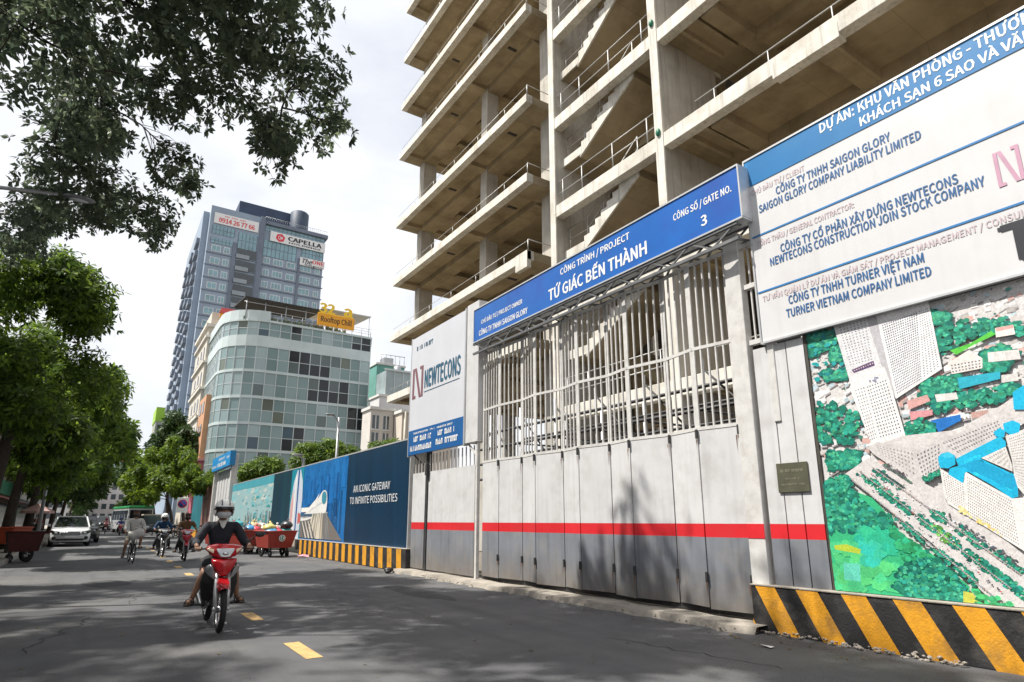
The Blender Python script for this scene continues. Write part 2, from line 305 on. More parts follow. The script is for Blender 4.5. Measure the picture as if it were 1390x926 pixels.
POSTER_OPS = [
['p',(0.62,0.6,0.59),[[4.33,0.59],[4.33,3.8],[-1.5,3.8],[-1.5,0.59]]],
['h',(0,0,0),[[4.33,2.0],[4.33,3.8],[-1.5,3.8],[-1.5,2.4]],1250,0.045],
['d',(0.06,0.24,0.2),[[4.33,2.3],[4.33,3.8],[-1.5,3.8],[-1.5,2.8]],150,0.03,0.5],
['d',(0.2,0.19,0.2),[[4.33,2.2],[4.33,3.8],[-1.5,3.8],[-1.5,2.4]],260,0.012,0.5],
['d',(0.012,0.15,0.11),[[4.30534,3.80314],[3.88184,3.76354],[3.92144,3.5787400000000003],[4.24924,3.4665399999999997],[4.32514,3.51604]],82,0.05500000000000001,0.4],
['d',(0.025,0.27,0.18),[[4.29,3.787],[3.905,3.751],[3.941,3.583],[4.239,3.481],[4.308,3.526]],75,0.045000000000000005,0.45],
['d',(0.06,0.38,0.22),[[4.29,3.787],[3.905,3.751],[3.941,3.583],[4.239,3.481],[4.308,3.526]],37,0.027500000000000004,0.4],
['d',(0.012,0.15,0.11),[[4.007675,3.550425],[3.858075,3.530625],[3.884475,3.337025],[4.030774999999999,3.368925]],82,0.05500000000000001,0.4],
['d',(0.025,0.27,0.18),[[4.002,3.541],[3.866,3.523],[3.89,3.347],[4.023,3.376]],75,0.045000000000000005,0.45],
['d',(0.06,0.38,0.22),[[4.002,3.541],[3.866,3.523],[3.89,3.347],[4.023,3.376]],37,0.027500000000000004,0.4],
['d',(0.012,0.15,0.11),[[4.1690249999999995,3.25475],[3.824725,3.2151500000000004],[3.824725,3.10955],[4.152525,3.14255]],82,0.05500000000000001,0.4],
['d',(0.025,0.27,0.18),[[4.153,3.248],[3.84,3.212],[3.84,3.116],[4.138,3.146]],75,0.045000000000000005,0.45],
['d',(0.06,0.38,0.22),[[4.153,3.248],[3.84,3.212],[3.84,3.116],[4.138,3.146]],37,0.027500000000000004,0.4],
['d',(0.012,0.15,0.11),[[4.329583333333334,2.8769166666666663],[4.174483333333334,2.8670166666666668],[3.7410833333333335,2.683316666666667],[3.7597833333333335,2.5414166666666667],[3.934683333333333,2.302716666666667],[4.349383333333334,2.345616666666667]],82,0.05500000000000001,0.4],
['d',(0.025,0.27,0.18),[[4.304,2.852],[4.163,2.843],[3.769,2.676],[3.786,2.547],[3.945,2.33],[4.322,2.369]],75,0.045000000000000005,0.45],
['d',(0.06,0.38,0.22),[[4.304,2.852],[4.163,2.843],[3.769,2.676],[3.786,2.547],[3.945,2.33],[4.322,2.369]],37,0.027500000000000004,0.4],
['d',(0.012,0.15,0.11),[[4.2745,2.2527],[3.8389,2.2131000000000003],[3.8367,2.0294],[4.2459,2.0008]],82,0.05500000000000001,0.4],
['d',(0.025,0.27,0.18),[[4.254,2.241],[3.858,2.205],[3.856,2.038],[4.228,2.012]],75,0.045000000000000005,0.45],
['d',(0.06,0.38,0.22),[[4.254,2.241],[3.858,2.205],[3.856,2.038],[4.228,2.012]],37,0.027500000000000004,0.4],
['d',(0.02,0.25,0.24),[[4.29,3.787],[3.905,3.751],[3.836,3.143],[4.278,3.173]],40,0.04,0.5],
['d',(0.012,0.15,0.11),[[2.860775,3.707075],[2.655075,3.591575],[2.692475,3.492575],[2.848675,3.549775]],88,0.046200000000000005,0.4],
['d',(0.025,0.27,0.18),[[2.852,3.696],[2.665,3.591],[2.699,3.501],[2.841,3.553]],80,0.0378,0.45],
['d',(0.06,0.38,0.22),[[2.852,3.696],[2.665,3.591],[2.699,3.501],[2.841,3.553]],40,0.023100000000000002,0.4],
['d',(0.012,0.15,0.11),[[2.877177777777778,3.491877777777778],[2.5416777777777777,3.5094777777777777],[2.2512777777777777,3.454477777777778],[2.014777777777778,3.3257777777777777],[2.0378777777777777,3.181677777777778],[2.2776777777777775,3.293877777777778],[2.580177777777778,3.2663777777777776],[2.8518777777777777,3.116777777777778],[2.8804777777777777,3.3136777777777775]],88,0.046200000000000005,0.4],
['d',(0.025,0.27,0.18),[[2.841,3.477],[2.536,3.493],[2.272,3.443],[2.057,3.326],[2.078,3.195],[2.296,3.297],[2.571,3.272],[2.818,3.136],[2.844,3.315]],80,0.0378,0.45],
['d',(0.06,0.38,0.22),[[2.841,3.477],[2.536,3.493],[2.272,3.443],[2.057,3.326],[2.078,3.195],[2.296,3.297],[2.571,3.272],[2.818,3.136],[2.844,3.315]],40,0.023100000000000002,0.4],
['d',(0.012,0.15,0.11),[[3.05732,2.9478999999999997],[2.66682,2.9259],[2.6811200000000004,2.7598000000000003],[2.95392,2.6883000000000004],[3.08482,2.7630999999999997]],88,0.046200000000000005,0.4],
['d',(0.025,0.27,0.18),[[3.042,2.936],[2.687,2.916],[2.7,2.765],[2.948,2.7],[3.067,2.768]],80,0.0378,0.45],
['d',(0.06,0.38,0.22),[[3.042,2.936],[2.687,2.916],[2.7,2.765],[2.948,2.7],[3.067,2.768]],40,0.023100000000000002,0.4],
['d',(0.012,0.15,0.11),[[2.4524399999999997,3.1066800000000003],[2.2533399999999997,3.18698],[2.1389400000000003,3.03518],[2.3083400000000003,2.8481799999999997],[2.47994,2.93398]],88,0.046200000000000005,0.4],
['d',(0.025,0.27,0.18),[[2.441,3.099],[2.26,3.172],[2.156,3.034],[2.31,2.864],[2.466,2.942]],80,0.0378,0.45],
['d',(0.06,0.38,0.22),[[2.441,3.099],[2.26,3.172],[2.156,3.034],[2.31,2.864],[2.466,2.942]],40,0.023100000000000002,0.4],
['d',(0.012,0.15,0.11),[[3.0382714285714285,2.6838714285714285],[2.668671428571429,2.7267714285714284],[2.3738714285714284,2.7256714285714287],[2.1648714285714283,2.7850714285714284],[2.1725714285714286,2.6772714285714287],[2.3969714285714288,2.5804714285714287],[2.9667714285714286,2.5408714285714287]],88,0.046200000000000005,0.4],
['d',(0.025,0.27,0.18),[[2.993,2.683],[2.657,2.722],[2.389,2.721],[2.199,2.775],[2.206,2.677],[2.41,2.589],[2.928,2.553]],80,0.0378,0.45],
['d',(0.06,0.38,0.22),[[2.993,2.683],[2.657,2.722],[2.389,2.721],[2.199,2.775],[2.206,2.677],[2.41,2.589],[2.928,2.553]],40,0.023100000000000002,0.4],
['p',(0.1,0.5,0.06),[[2.725,3.2],[2.517,3.235],[2.33,3.318],[2.29,3.273],[2.502,3.208],[2.672,3.14]]],
['p',(0.7,0.66,0.62),[[2.766,3.064],[2.548,3.166],[2.445,3.049],[2.462,2.945],[2.744,2.939]]],
['g',(0.202,0.202,0.237),[[2.748,3.048],[2.46,3.045],[2.468,2.954],[2.743,2.946]],9,3,0.5],
['p',(0.03,0.38,0.5),[[2.701,2.89],[2.316,2.883],[2.329,2.807],[2.7,2.765]]],
['p',(0.62,0.6,0.58),[[2.314,2.842],[2.179,2.838],[2.183,2.761],[2.326,2.766]]],
['p',(0.74,0.7,0.66),[[2.289,3.338],[2.134,3.335],[2.133,3.232],[2.296,3.239]]],
['p',(0.7,0.4,0.36),[[2.28,3.34],[2.134,3.333],[2.14,3.298],[2.286,3.299]]],
['p',(0.66,0.64,0.62),[[2.393,3.1],[2.132,3.073],[2.131,2.972],[2.4,2.997]]],
['p',(0.6,0.34,0.32),[[3.231,2.721],[3.014,2.759],[2.993,2.683],[3.223,2.621]]],
['p',(0.62,0.28,0.3),[[3.226,2.597],[2.986,2.586],[2.995,2.527],[3.218,2.497]]],
['p',(0.66,0.64,0.62),[[2.941,2.747],[2.735,2.735],[2.726,2.663],[2.932,2.661]]],
['p',(0.02,0.16,0.5),[[3.025,2.471],[2.732,2.497],[2.738,2.433],[2.961,2.333]]],
['d',(0.012,0.15,0.11),[[3.3167600000000004,2.47786],[3.10226,2.5163599999999997],[2.97906,2.3953599999999997],[3.0153600000000003,2.30846],[3.30356,2.3139600000000002]],44,0.038500000000000006,0.4],
['d',(0.025,0.27,0.18),[[3.301,2.471],[3.106,2.506],[2.994,2.396],[3.027,2.317],[3.289,2.322]],40,0.03150000000000001,0.45],
['d',(0.06,0.38,0.22),[[3.301,2.471],[3.106,2.506],[2.994,2.396],[3.027,2.317],[3.289,2.322]],20,0.019250000000000003,0.4],
['d',(0.02,0.26,0.17),[[3.302,2.385],[2.997,2.373],[2.985,2.312],[3.289,2.322]],25,0.035,0.5],
['p',(0.66,0.65,0.66),[[3.939,3.806],[3.418,3.834],[3.331,2.992],[3.813,2.922]]],
['g',(0.214,0.237,0.306),[[3.887,3.783],[3.538,3.8],[3.523,3.266],[3.809,3.247]],8,15,0.4],
['p',(0.46,0.45,0.47),[[3.534,3.826],[3.418,3.834],[3.34,2.764],[3.407,2.955]]],
['p',(0.74,0.73,0.73),[[3.418,3.834],[2.844,3.822],[2.826,3.016],[3.34,2.764]]],
['g',(0.087,0.111,0.179),[[3.374,3.672],[2.971,3.718],[3.042,2.936],[3.321,2.811]],16,28,0.52],
['g',(0.168,0.191,0.248),[[2.958,3.727],[2.857,3.736],[2.843,3.044],[3.03,2.946]],5,26,0.4],
['p',(0.1,0.06,0.14),[[3.794,3.202],[3.523,3.261],[3.515,3.198],[3.768,3.156]]],
['g',(0.605,0.49,0.49),[[3.776,3.199],[3.525,3.248],[3.522,3.218],[3.766,3.17]],9,1,0.5],
['p',(0.74,0.73,0.72),[[3.845,2.981],[3.785,3.133],[3.414,3.164],[3.385,3.028],[3.299,2.331],[3.677,2.246]]],
['g',(0.111,0.122,0.179),[[3.651,2.973],[3.41,3.02],[3.327,2.376],[3.58,2.33]],8,16,0.42],
['g',(0.214,0.226,0.271),[[3.795,2.959],[3.664,2.975],[3.604,2.332],[3.694,2.304]],4,16,0.4],
['d',(0.25,0.25,0.35),[[3.614,3.059],[3.503,3.051],[3.51,3.0],[3.609,3.005]],10,0.02,0.2],
['p',(0.6,0.57,0.56),[[3.701,2.254],[3.298,2.336],[2.796,2.337],[2.363,2.537],[2.146,2.666],[2.2,2.34],[2.479,2.155],[3.192,1.929],[3.48,1.948]]],
['p',(0.56,0.53,0.52),[[3.729,2.239],[3.602,2.3],[3.241,2.169],[2.959,2.255],[2.409,2.407],[2.377,2.255],[2.812,2.064],[2.989,1.924],[3.192,1.791],[3.348,1.878],[3.68,2.162]]],
['g',(0.168,0.168,0.191),[[3.226,2.122],[2.964,2.222],[3.007,1.936],[3.19,1.802]],7,7,0.45],
['g',(0.191,0.191,0.202),[[2.964,2.222],[2.41,2.397],[2.388,2.267],[2.809,2.085]],19,4,0.45],
['g',(0.283,0.26,0.26),[[3.642,2.268],[3.244,2.147],[3.263,1.873],[3.619,2.18]],11,5,0.4],
['p',(0.6,0.57,0.56),[[4.053,1.943],[3.745,2.119],[3.228,1.826],[2.97,1.661],[2.407,1.074],[2.495,0.54],[2.719,0.591],[3.204,1.167]]],
['d',(0.012,0.15,0.11),[[3.909125,1.9424750000000002],[3.7892249999999996,1.9490750000000001],[3.312925,1.484875],[3.387725,1.448575]],60,0.033,0.4],
['d',(0.025,0.27,0.18),[[3.881,1.921],[3.772,1.927],[3.339,1.505],[3.407,1.472]],55,0.027,0.45],
['d',(0.06,0.38,0.22),[[3.881,1.921],[3.772,1.927],[3.339,1.505],[3.407,1.472]],27,0.0165,0.4],
['d',(0.012,0.15,0.11),[[3.360125,1.44065],[3.276525,1.4648500000000002],[2.911325,1.16345],[2.963025,1.0930499999999999]],60,0.033,0.4],
['d',(0.025,0.27,0.18),[[3.339,1.427],[3.263,1.449],[2.931,1.175],[2.978,1.111]],55,0.027,0.45],
['d',(0.06,0.38,0.22),[[3.339,1.427],[3.263,1.449],[2.931,1.175],[2.978,1.111]],27,0.0165,0.4],
['d',(0.012,0.15,0.11),[[2.963525,1.088425],[2.877725,1.114825],[2.434425,0.755125],[2.455325,0.628625]],60,0.033,0.4],
['d',(0.025,0.27,0.18),[[2.938,1.071],[2.86,1.095],[2.457,0.768],[2.476,0.653]],55,0.027,0.45],
['d',(0.06,0.38,0.22),[[2.938,1.071],[2.86,1.095],[2.457,0.768],[2.476,0.653]],27,0.0165,0.4],
['d',(0.16,0.46,0.1),[[3.218,1.339],[3.095,1.362],[2.95,1.174],[3.049,1.15]],20,0.03,0.5],
['d',(0.012,0.15,0.11),[[3.7365500000000003,1.9689500000000002],[3.63095,1.98875],[3.3922499999999998,1.75775],[3.45825,1.72255]],26,0.026400000000000003,0.4],
['d',(0.025,0.27,0.18),[[3.72,1.959],[3.624,1.977],[3.407,1.767],[3.467,1.735]],24,0.0216,0.45],
['d',(0.06,0.38,0.22),[[3.72,1.959],[3.624,1.977],[3.407,1.767],[3.467,1.735]],12,0.013200000000000002,0.4],
['d',(0.012,0.15,0.11),[[3.179425,1.521125],[3.033125,1.4716250000000002],[3.0276249999999996,1.366025],[3.1508249999999998,1.412225]],26,0.026400000000000003,0.4],
['d',(0.025,0.27,0.18),[[3.172,1.514],[3.039,1.469],[3.034,1.373],[3.146,1.415]],24,0.0216,0.45],
['d',(0.06,0.38,0.22),[[3.172,1.514],[3.039,1.469],[3.034,1.373],[3.146,1.415]],12,0.013200000000000002,0.4],
['d',(0.012,0.15,0.11),[[2.9725800000000002,1.35028],[2.8790799999999996,1.35138],[2.69978,1.15228],[2.76688,1.10608],[2.9626799999999998,1.28098]],26,0.026400000000000003,0.4],
['d',(0.025,0.27,0.18),[[2.962,1.341],[2.877,1.342],[2.714,1.161],[2.775,1.119],[2.953,1.278]],24,0.0216,0.45],
['d',(0.06,0.38,0.22),[[2.962,1.341],[2.877,1.342],[2.714,1.161],[2.775,1.119],[2.953,1.278]],12,0.013200000000000002,0.4],
['d',(0.012,0.15,0.11),[[2.712525,1.1095],[2.622325,1.1348],[2.416625,0.9323999999999999],[2.4595249999999997,0.8873]],26,0.026400000000000003,0.4],
['d',(0.025,0.27,0.18),[[2.698,1.101],[2.616,1.124],[2.429,0.94],[2.468,0.899]],24,0.0216,0.45],
['d',(0.06,0.38,0.22),[[2.698,1.101],[2.616,1.124],[2.429,0.94],[2.468,0.899]],12,0.013200000000000002,0.4],
['d',(0.012,0.15,0.11),[[3.510075,1.38075],[3.425375,1.39285],[3.2504750000000002,1.17835],[3.2790749999999997,1.1420499999999998]],26,0.026400000000000003,0.4],
['d',(0.025,0.27,0.18),[[3.497,1.371],[3.42,1.382],[3.261,1.187],[3.287,1.154]],24,0.0216,0.45],
['d',(0.06,0.38,0.22),[[3.497,1.371],[3.42,1.382],[3.261,1.187],[3.287,1.154]],12,0.013200000000000002,0.4],
['d',(0.012,0.15,0.11),[[3.2228,1.10945],[3.1337,1.12375],[3.0281,0.97855],[3.0754,0.9422499999999999]],26,0.026400000000000003,0.4],
['d',(0.025,0.27,0.18),[[3.213,1.103],[3.132,1.116],[3.036,0.984],[3.079,0.951]],24,0.0216,0.45],
['d',(0.06,0.38,0.22),[[3.213,1.103],[3.132,1.116],[3.036,0.984],[3.079,0.951]],12,0.013200000000000002,0.4],
['d',(0.012,0.15,0.11),[[3.06175,0.9608749999999999],[2.96605,0.977375],[2.8219499999999997,0.809075],[2.8802499999999998,0.749675]],26,0.026400000000000003,0.4],
['d',(0.025,0.27,0.18),[[3.05,0.953],[2.963,0.968],[2.832,0.815],[2.885,0.761]],24,0.0216,0.45],
['d',(0.06,0.38,0.22),[[3.05,0.953],[2.963,0.968],[2.832,0.815],[2.885,0.761]],12,0.013200000000000002,0.4],
['d',(0.012,0.15,0.11),[[3.1890500000000004,1.866975],[2.9987500000000002,1.941775],[2.99545,1.892275],[3.17475,1.8119750000000001]],26,0.026400000000000003,0.4],
['d',(0.025,0.27,0.18),[[3.18,1.868],[3.007,1.936],[3.004,1.891],[3.167,1.818]],24,0.0216,0.45],
['d',(0.06,0.38,0.22),[[3.18,1.868],[3.007,1.936],[3.004,1.891],[3.167,1.818]],12,0.013200000000000002,0.4],
['s',(0.05,0.09,0.08),[[2.987,1.618],[2.409,1.161]],46,0.022],
['s',(0.05,0.08,0.08),[[3.647,1.979],[3.388,1.754]],20,0.016],
['s',(0.08,0.16,0.12),[[3.57,2.033],[3.315,1.812]],22,0.018],
['d',(0.1,0.1,0.12),[[2.997,1.49],[2.436,0.996],[2.445,0.939],[3.007,1.426]],70,0.014,0.4],
['d',(0.12,0.1,0.12),[[3.565,2.068],[3.325,1.888],[3.353,1.844],[3.596,2.011]],40,0.014,0.4],
['d',(0.85,0.82,0.8),[[3.889,1.958],[3.238,1.759],[2.597,1.027],[3.137,1.084]],60,0.012,0.2],
['s',(0.36,0.32,0.32),[[4.016,1.936],[2.664,0.615]],90,0.012],
['s',(0.36,0.32,0.32),[[3.862,1.976],[2.565,0.758]],90,0.012],
['s',(0.36,0.32,0.32),[[3.712,2.014],[2.468,0.899]],90,0.012],
['d',(0.1,0.1,0.13),[[3.941,1.937],[3.786,2.0],[2.623,0.869],[2.565,0.607]],70,0.011,0.6],
['d',(0.45,0.08,0.06),[[3.941,1.937],[3.786,2.0],[2.623,0.869],[2.565,0.607]],12,0.011,0.4],
['p',(0.72,0.7,0.68),[[3.006,1.947],[2.935,1.894],[2.807,1.787],[2.777,1.899],[2.417,1.613],[2.316,1.62],[2.4,1.113],[2.984,1.575],[3.006,1.662]]],
['g',(0.179,0.168,0.168),[[2.769,1.856],[2.428,1.599],[2.433,1.16],[2.822,1.456]],24,14,0.42],
['g',(0.226,0.214,0.202),[[2.991,1.913],[2.81,1.772],[2.837,1.477],[2.988,1.608]],9,12,0.42],
['d',(0.75,0.62,0.25),[[2.891,1.552],[2.555,1.284],[2.562,1.245],[2.898,1.51]],30,0.02,0.2],
['p',(0.66,0.63,0.6),[[2.613,2.025],[2.392,2.132],[2.366,1.923],[2.375,1.873]]],
['g',(0.283,0.283,0.306),[[2.587,2.019],[2.401,2.112],[2.38,1.945],[2.38,1.894]],9,5,0.45],
['p',(0.015,0.42,0.66),[[2.845,2.034],[2.42,2.229],[2.381,2.172],[2.389,2.121],[2.622,2.022],[2.364,1.838],[2.358,1.721],[2.367,1.631],[2.421,1.613],[2.567,1.75],[2.753,1.897],[2.783,1.884],[2.814,1.779],[2.937,1.881],[2.912,1.94],[2.828,1.961]]],
['d',(0.02,0.48,0.7),[[2.828,1.961],[2.408,2.196],[2.392,2.132],[2.631,2.027],[2.365,1.832],[2.376,1.661]],40,0.03,0.25],
['d',(0.01,0.28,0.48),[[2.828,1.961],[2.652,2.012],[2.366,1.826],[2.363,1.721]],26,0.028,0.3],
['p',(0.012,0.33,0.56),[[2.828,1.961],[2.652,2.012],[2.366,1.826],[2.363,1.721],[2.419,1.703],[2.739,1.928]]],
['p',(0.012,0.37,0.6),[[2.411,1.703],[2.356,1.731],[2.367,1.631],[2.417,1.613]]],
['p',(0.015,0.42,0.66),[[3.009,2.058],[2.973,2.1],[2.901,2.115],[2.845,2.071],[2.854,1.98],[2.928,1.941],[3.004,1.955]]],
['p',(0.05,0.52,0.75),[[2.986,2.078],[2.902,2.111],[2.854,2.067],[2.912,2.046]]],
['p',(0.66,0.64,0.62),[[2.377,2.224],[2.208,2.277],[2.313,1.639],[2.358,1.721],[2.367,1.838],[2.36,1.984]]],
['g',(0.202,0.202,0.202),[[2.355,2.2],[2.213,2.246],[2.307,1.679],[2.349,1.74]],8,19,0.4],
['p',(0.015,0.42,0.66),[[2.246,2.651],[2.139,2.709],[2.18,2.466],[2.265,2.478]]],
['p',(0.015,0.42,0.66),[[2.375,2.351],[2.291,2.373],[2.236,2.333],[2.258,2.25],[2.332,2.233],[2.378,2.275]]],
['p',(0.015,0.42,0.66),[[2.469,2.275],[2.409,2.312],[2.369,2.274],[2.389,2.211],[2.458,2.23]]],
['p',(0.04,0.42,0.19),[[4.331,1.705],[4.255,1.879],[4.065,1.944],[4.001,1.768],[3.761,1.663],[3.643,1.52],[3.573,1.382],[3.431,1.161],[3.22,1.06],[3.084,0.92],[2.914,0.749],[2.962,0.561],[3.417,0.549],[4.387,0.568]]],
['d',(0.012,0.15,0.11),[[4.362500000000001,1.72652],[4.0127,1.79582],[3.6232999999999995,1.39652],[3.7168,1.2689199999999998],[4.3647,1.26122]],143,0.05280000000000001,0.4],
['d',(0.025,0.27,0.18),[[4.331,1.705],[4.013,1.768],[3.659,1.405],[3.744,1.289],[4.333,1.282]],130,0.0432,0.45],
['d',(0.06,0.38,0.22),[[4.331,1.705],[4.013,1.768],[3.659,1.405],[3.744,1.289],[4.333,1.282]],65,0.026400000000000003,0.4],
['d',(0.012,0.15,0.11),[[4.3229500000000005,1.90215],[3.97645,1.9373500000000001],[3.9995499999999997,1.76245],[4.291049999999999,1.69205]],55,0.0495,0.4],
['d',(0.025,0.27,0.18),[[4.307,1.895],[3.992,1.927],[4.013,1.768],[4.278,1.704]],50,0.0405,0.45],
['d',(0.06,0.38,0.22),[[4.307,1.895],[3.992,1.927],[4.013,1.768],[4.278,1.704]],25,0.02475,0.4],
['d',(0.03,0.44,0.26),[[3.973,1.334],[3.564,1.292],[3.552,1.068],[3.97,1.005]],40,0.1,0.12],
['d',(0.08,0.52,0.2),[[4.3,1.136],[3.552,1.068],[3.656,0.644],[4.346,0.584]],60,0.11,0.14],
['d',(0.04,0.48,0.33),[[3.963,1.145],[3.63,1.132],[3.727,0.926],[3.983,0.912]],16,0.1,0.1],
['p',(0.42,0.52,0.05),[[4.277,1.112],[4.124,1.129],[3.961,1.076],[3.98,1.024],[4.135,1.046],[4.271,1.064]]],
['p',(0.12,0.55,0.42),[[4.19,0.913],[3.995,0.912],[4.01,0.715],[4.202,0.724]]],
['d',(0.012,0.15,0.11),[[3.6771142857142856,0.6796571428571427],[3.5000142857142857,1.0030571428571429],[3.2602142857142855,1.0855571428571429],[3.069914285714286,0.9106571428571428],[2.9071142857142855,0.6994571428571428],[2.958814285714286,0.5619571428571428],[3.4318142857142857,0.5366571428571429]],187,0.0495,0.4],
['d',(0.025,0.27,0.18),[[3.639,0.689],[3.478,0.983],[3.26,1.058],[3.087,0.899],[2.939,0.707],[2.986,0.582],[3.416,0.559]],170,0.0405,0.45],
['d',(0.06,0.38,0.22),[[3.639,0.689],[3.478,0.983],[3.26,1.058],[3.087,0.899],[2.939,0.707],[2.986,0.582],[3.416,0.559]],85,0.02475,0.4],
['d',(0.03,0.34,0.15),[[3.659,1.405],[3.368,1.162],[3.223,1.038],[3.5,0.982],[3.608,1.291]],80,0.045,0.5],
['d',(0.02,0.22,0.15),[[3.711,1.521],[3.522,1.427],[3.538,1.314],[3.714,1.336]],20,0.045,0.5],
['p',(0.5,0.5,0.08),[[2.976,0.703],[2.896,0.69],[2.841,0.588],[2.995,0.581]]],
['d',(0.05,0.36,0.14),[[2.89,0.731],[2.562,0.626],[2.605,0.565],[2.879,0.574]],30,0.04,0.5],
['d',(0.05,0.3,0.17),[[1.5,0.6],[1.2,1.4],[-1.5,1.2],[-1.5,0.6]],120,0.05,0.5],
['d',(0.7,0.67,0.64),[[1.7,1.6],[1.7,3.6],[-1.5,3.6],[-1.5,1.4]],160,0.05,0.5]]
def inside(pt, P):
    x, y = pt; c = False; n = len(P)
    for i in range(n):
        (x1, y1), (x2, y2) = P[i], P[i-1]
        if (y1 > y) != (y2 > y) and x < (x2-x1)*(y-y1)/(y2-y1)+x1: c = not c
    return c
def clamp_p(y, z): return (min(max(y, -1.49), 4.328), min(max(z, .594), 3.798))
def POSTER(m):
    """the printed picture as flat inks, each a hair above the one below"""
    r = random.Random(5); x = 7.546; e = 6e-6
    def put(P, c):
        nonlocal x
        x -= e; m.poly([(x, *clamp_p(*p)) for p in P], 0, c)
    def blob(y, z, s, c, j):
        f = 1+r.uniform(-j, j); k = r.uniform(.85, 1.15); n = 7; a0 = r.uniform(0, 6)
        put([(y+s*r.uniform(.6, 1.2)*math.cos(a0+6.283*i/n), z+s*.8*r.uniform(.6, 1.2)*math.sin(a0+6.283*i/n)) for i in range(n)], (c[0]*f*k, c[1]*f, c[2]*f/k))
    def house(y, z, s):
        a = r.uniform(-.5, .1); ca, sa = math.cos(a), math.sin(a); w, h = s*r.uniform(.6, 1.4), s*r.uniform(.4, .8); f = r.uniform(.75, 1.15); wl = r.uniform(.25, .6)*s
        Q = lambda u, v: (y+u*ca-v*sa, z+u*sa+v*ca)
        put([Q(-w, -h), Q(w, -h), (Q(w, -h)[0], Q(w, -h)[1]-wl), (Q(-w, -h)[0], Q(-w, -h)[1]-wl)], (.34*f, .31*f, .31*f))
        put([Q(-w, -h), Q(w, -h), Q(w, h), Q(-w, h)], r.choice([(.72*f, .71*f, .70*f)]*5+[(.60*f, .38*f, .34*f), (.45*f, .55*f, .60*f), (.55*f, .52*f, .50*f)]))
    for o in POSTER_OPS:
        if o[0] == 'h':
            P = o[2]; ys = [p[0] for p in P]; zs = [p[1] for p in P]; L_ = []
            while len(L_) < o[3]:
                q = (r.uniform(min(ys), max(ys)), r.uniform(min(zs), max(zs)))
                if inside(q, P): L_.append(q)
            for q in sorted(L_, key=lambda q: -q[1]): house(q[0], q[1], o[4]*r.uniform(.6, 1.3)*(1.25-.2*(q[1]-1.5)))
            x -= 2e-5
        elif o[0] == 'p': put(o[2], o[1]); x -= 2e-5
        elif o[0] == 'd':
            P = o[2]; ys = [p[0] for p in P]; zs = [p[1] for p in P]; k = 0; tries = 0
            while k < o[3] and tries < o[3]*12:
                tries += 1; q = (r.uniform(min(ys), max(ys)), r.uniform(min(zs), max(zs)))
                if inside(q, P): blob(q[0], q[1], o[4]*r.uniform(.5, 1.1), o[1], o[5]); k += 1
            x -= 2e-5
        elif o[0] == 's':
            (a, b), n = o[2], o[3]
            for k in range(n): f = (k+.5)/n; blob(a[0]+(b[0]-a[0])*f, a[1]+(b[1]-a[1])*f, o[4]*r.uniform(.8, 1.1), o[1], .3)
        elif o[0] == 'g':
            q0, q1, q2, q3 = [Vector(p) for p in o[2]]; nx, ny, f = o[3:6]
            L_ = lambda u, v: (q0*(1-u)+q1*u)*(1-v)+(q3*(1-u)+q2*u)*v
            x -= e
            for i in range(nx):
                for j in range(ny):
                    u0, v0 = (i+.5-f/2)/nx, (j+.5-f/2)/ny; u1, v1 = u0+f/nx, v0+f/ny
                    g = r.uniform(.6, 1.25)
                    m.poly([(x, *clamp_p(*L_(a, b))) for a, b in ((u0, v0), (u1, v0), (u1, v1), (u0, v1))], 0, tuple(c*g for c in o[1]))
            x -= 2e-5
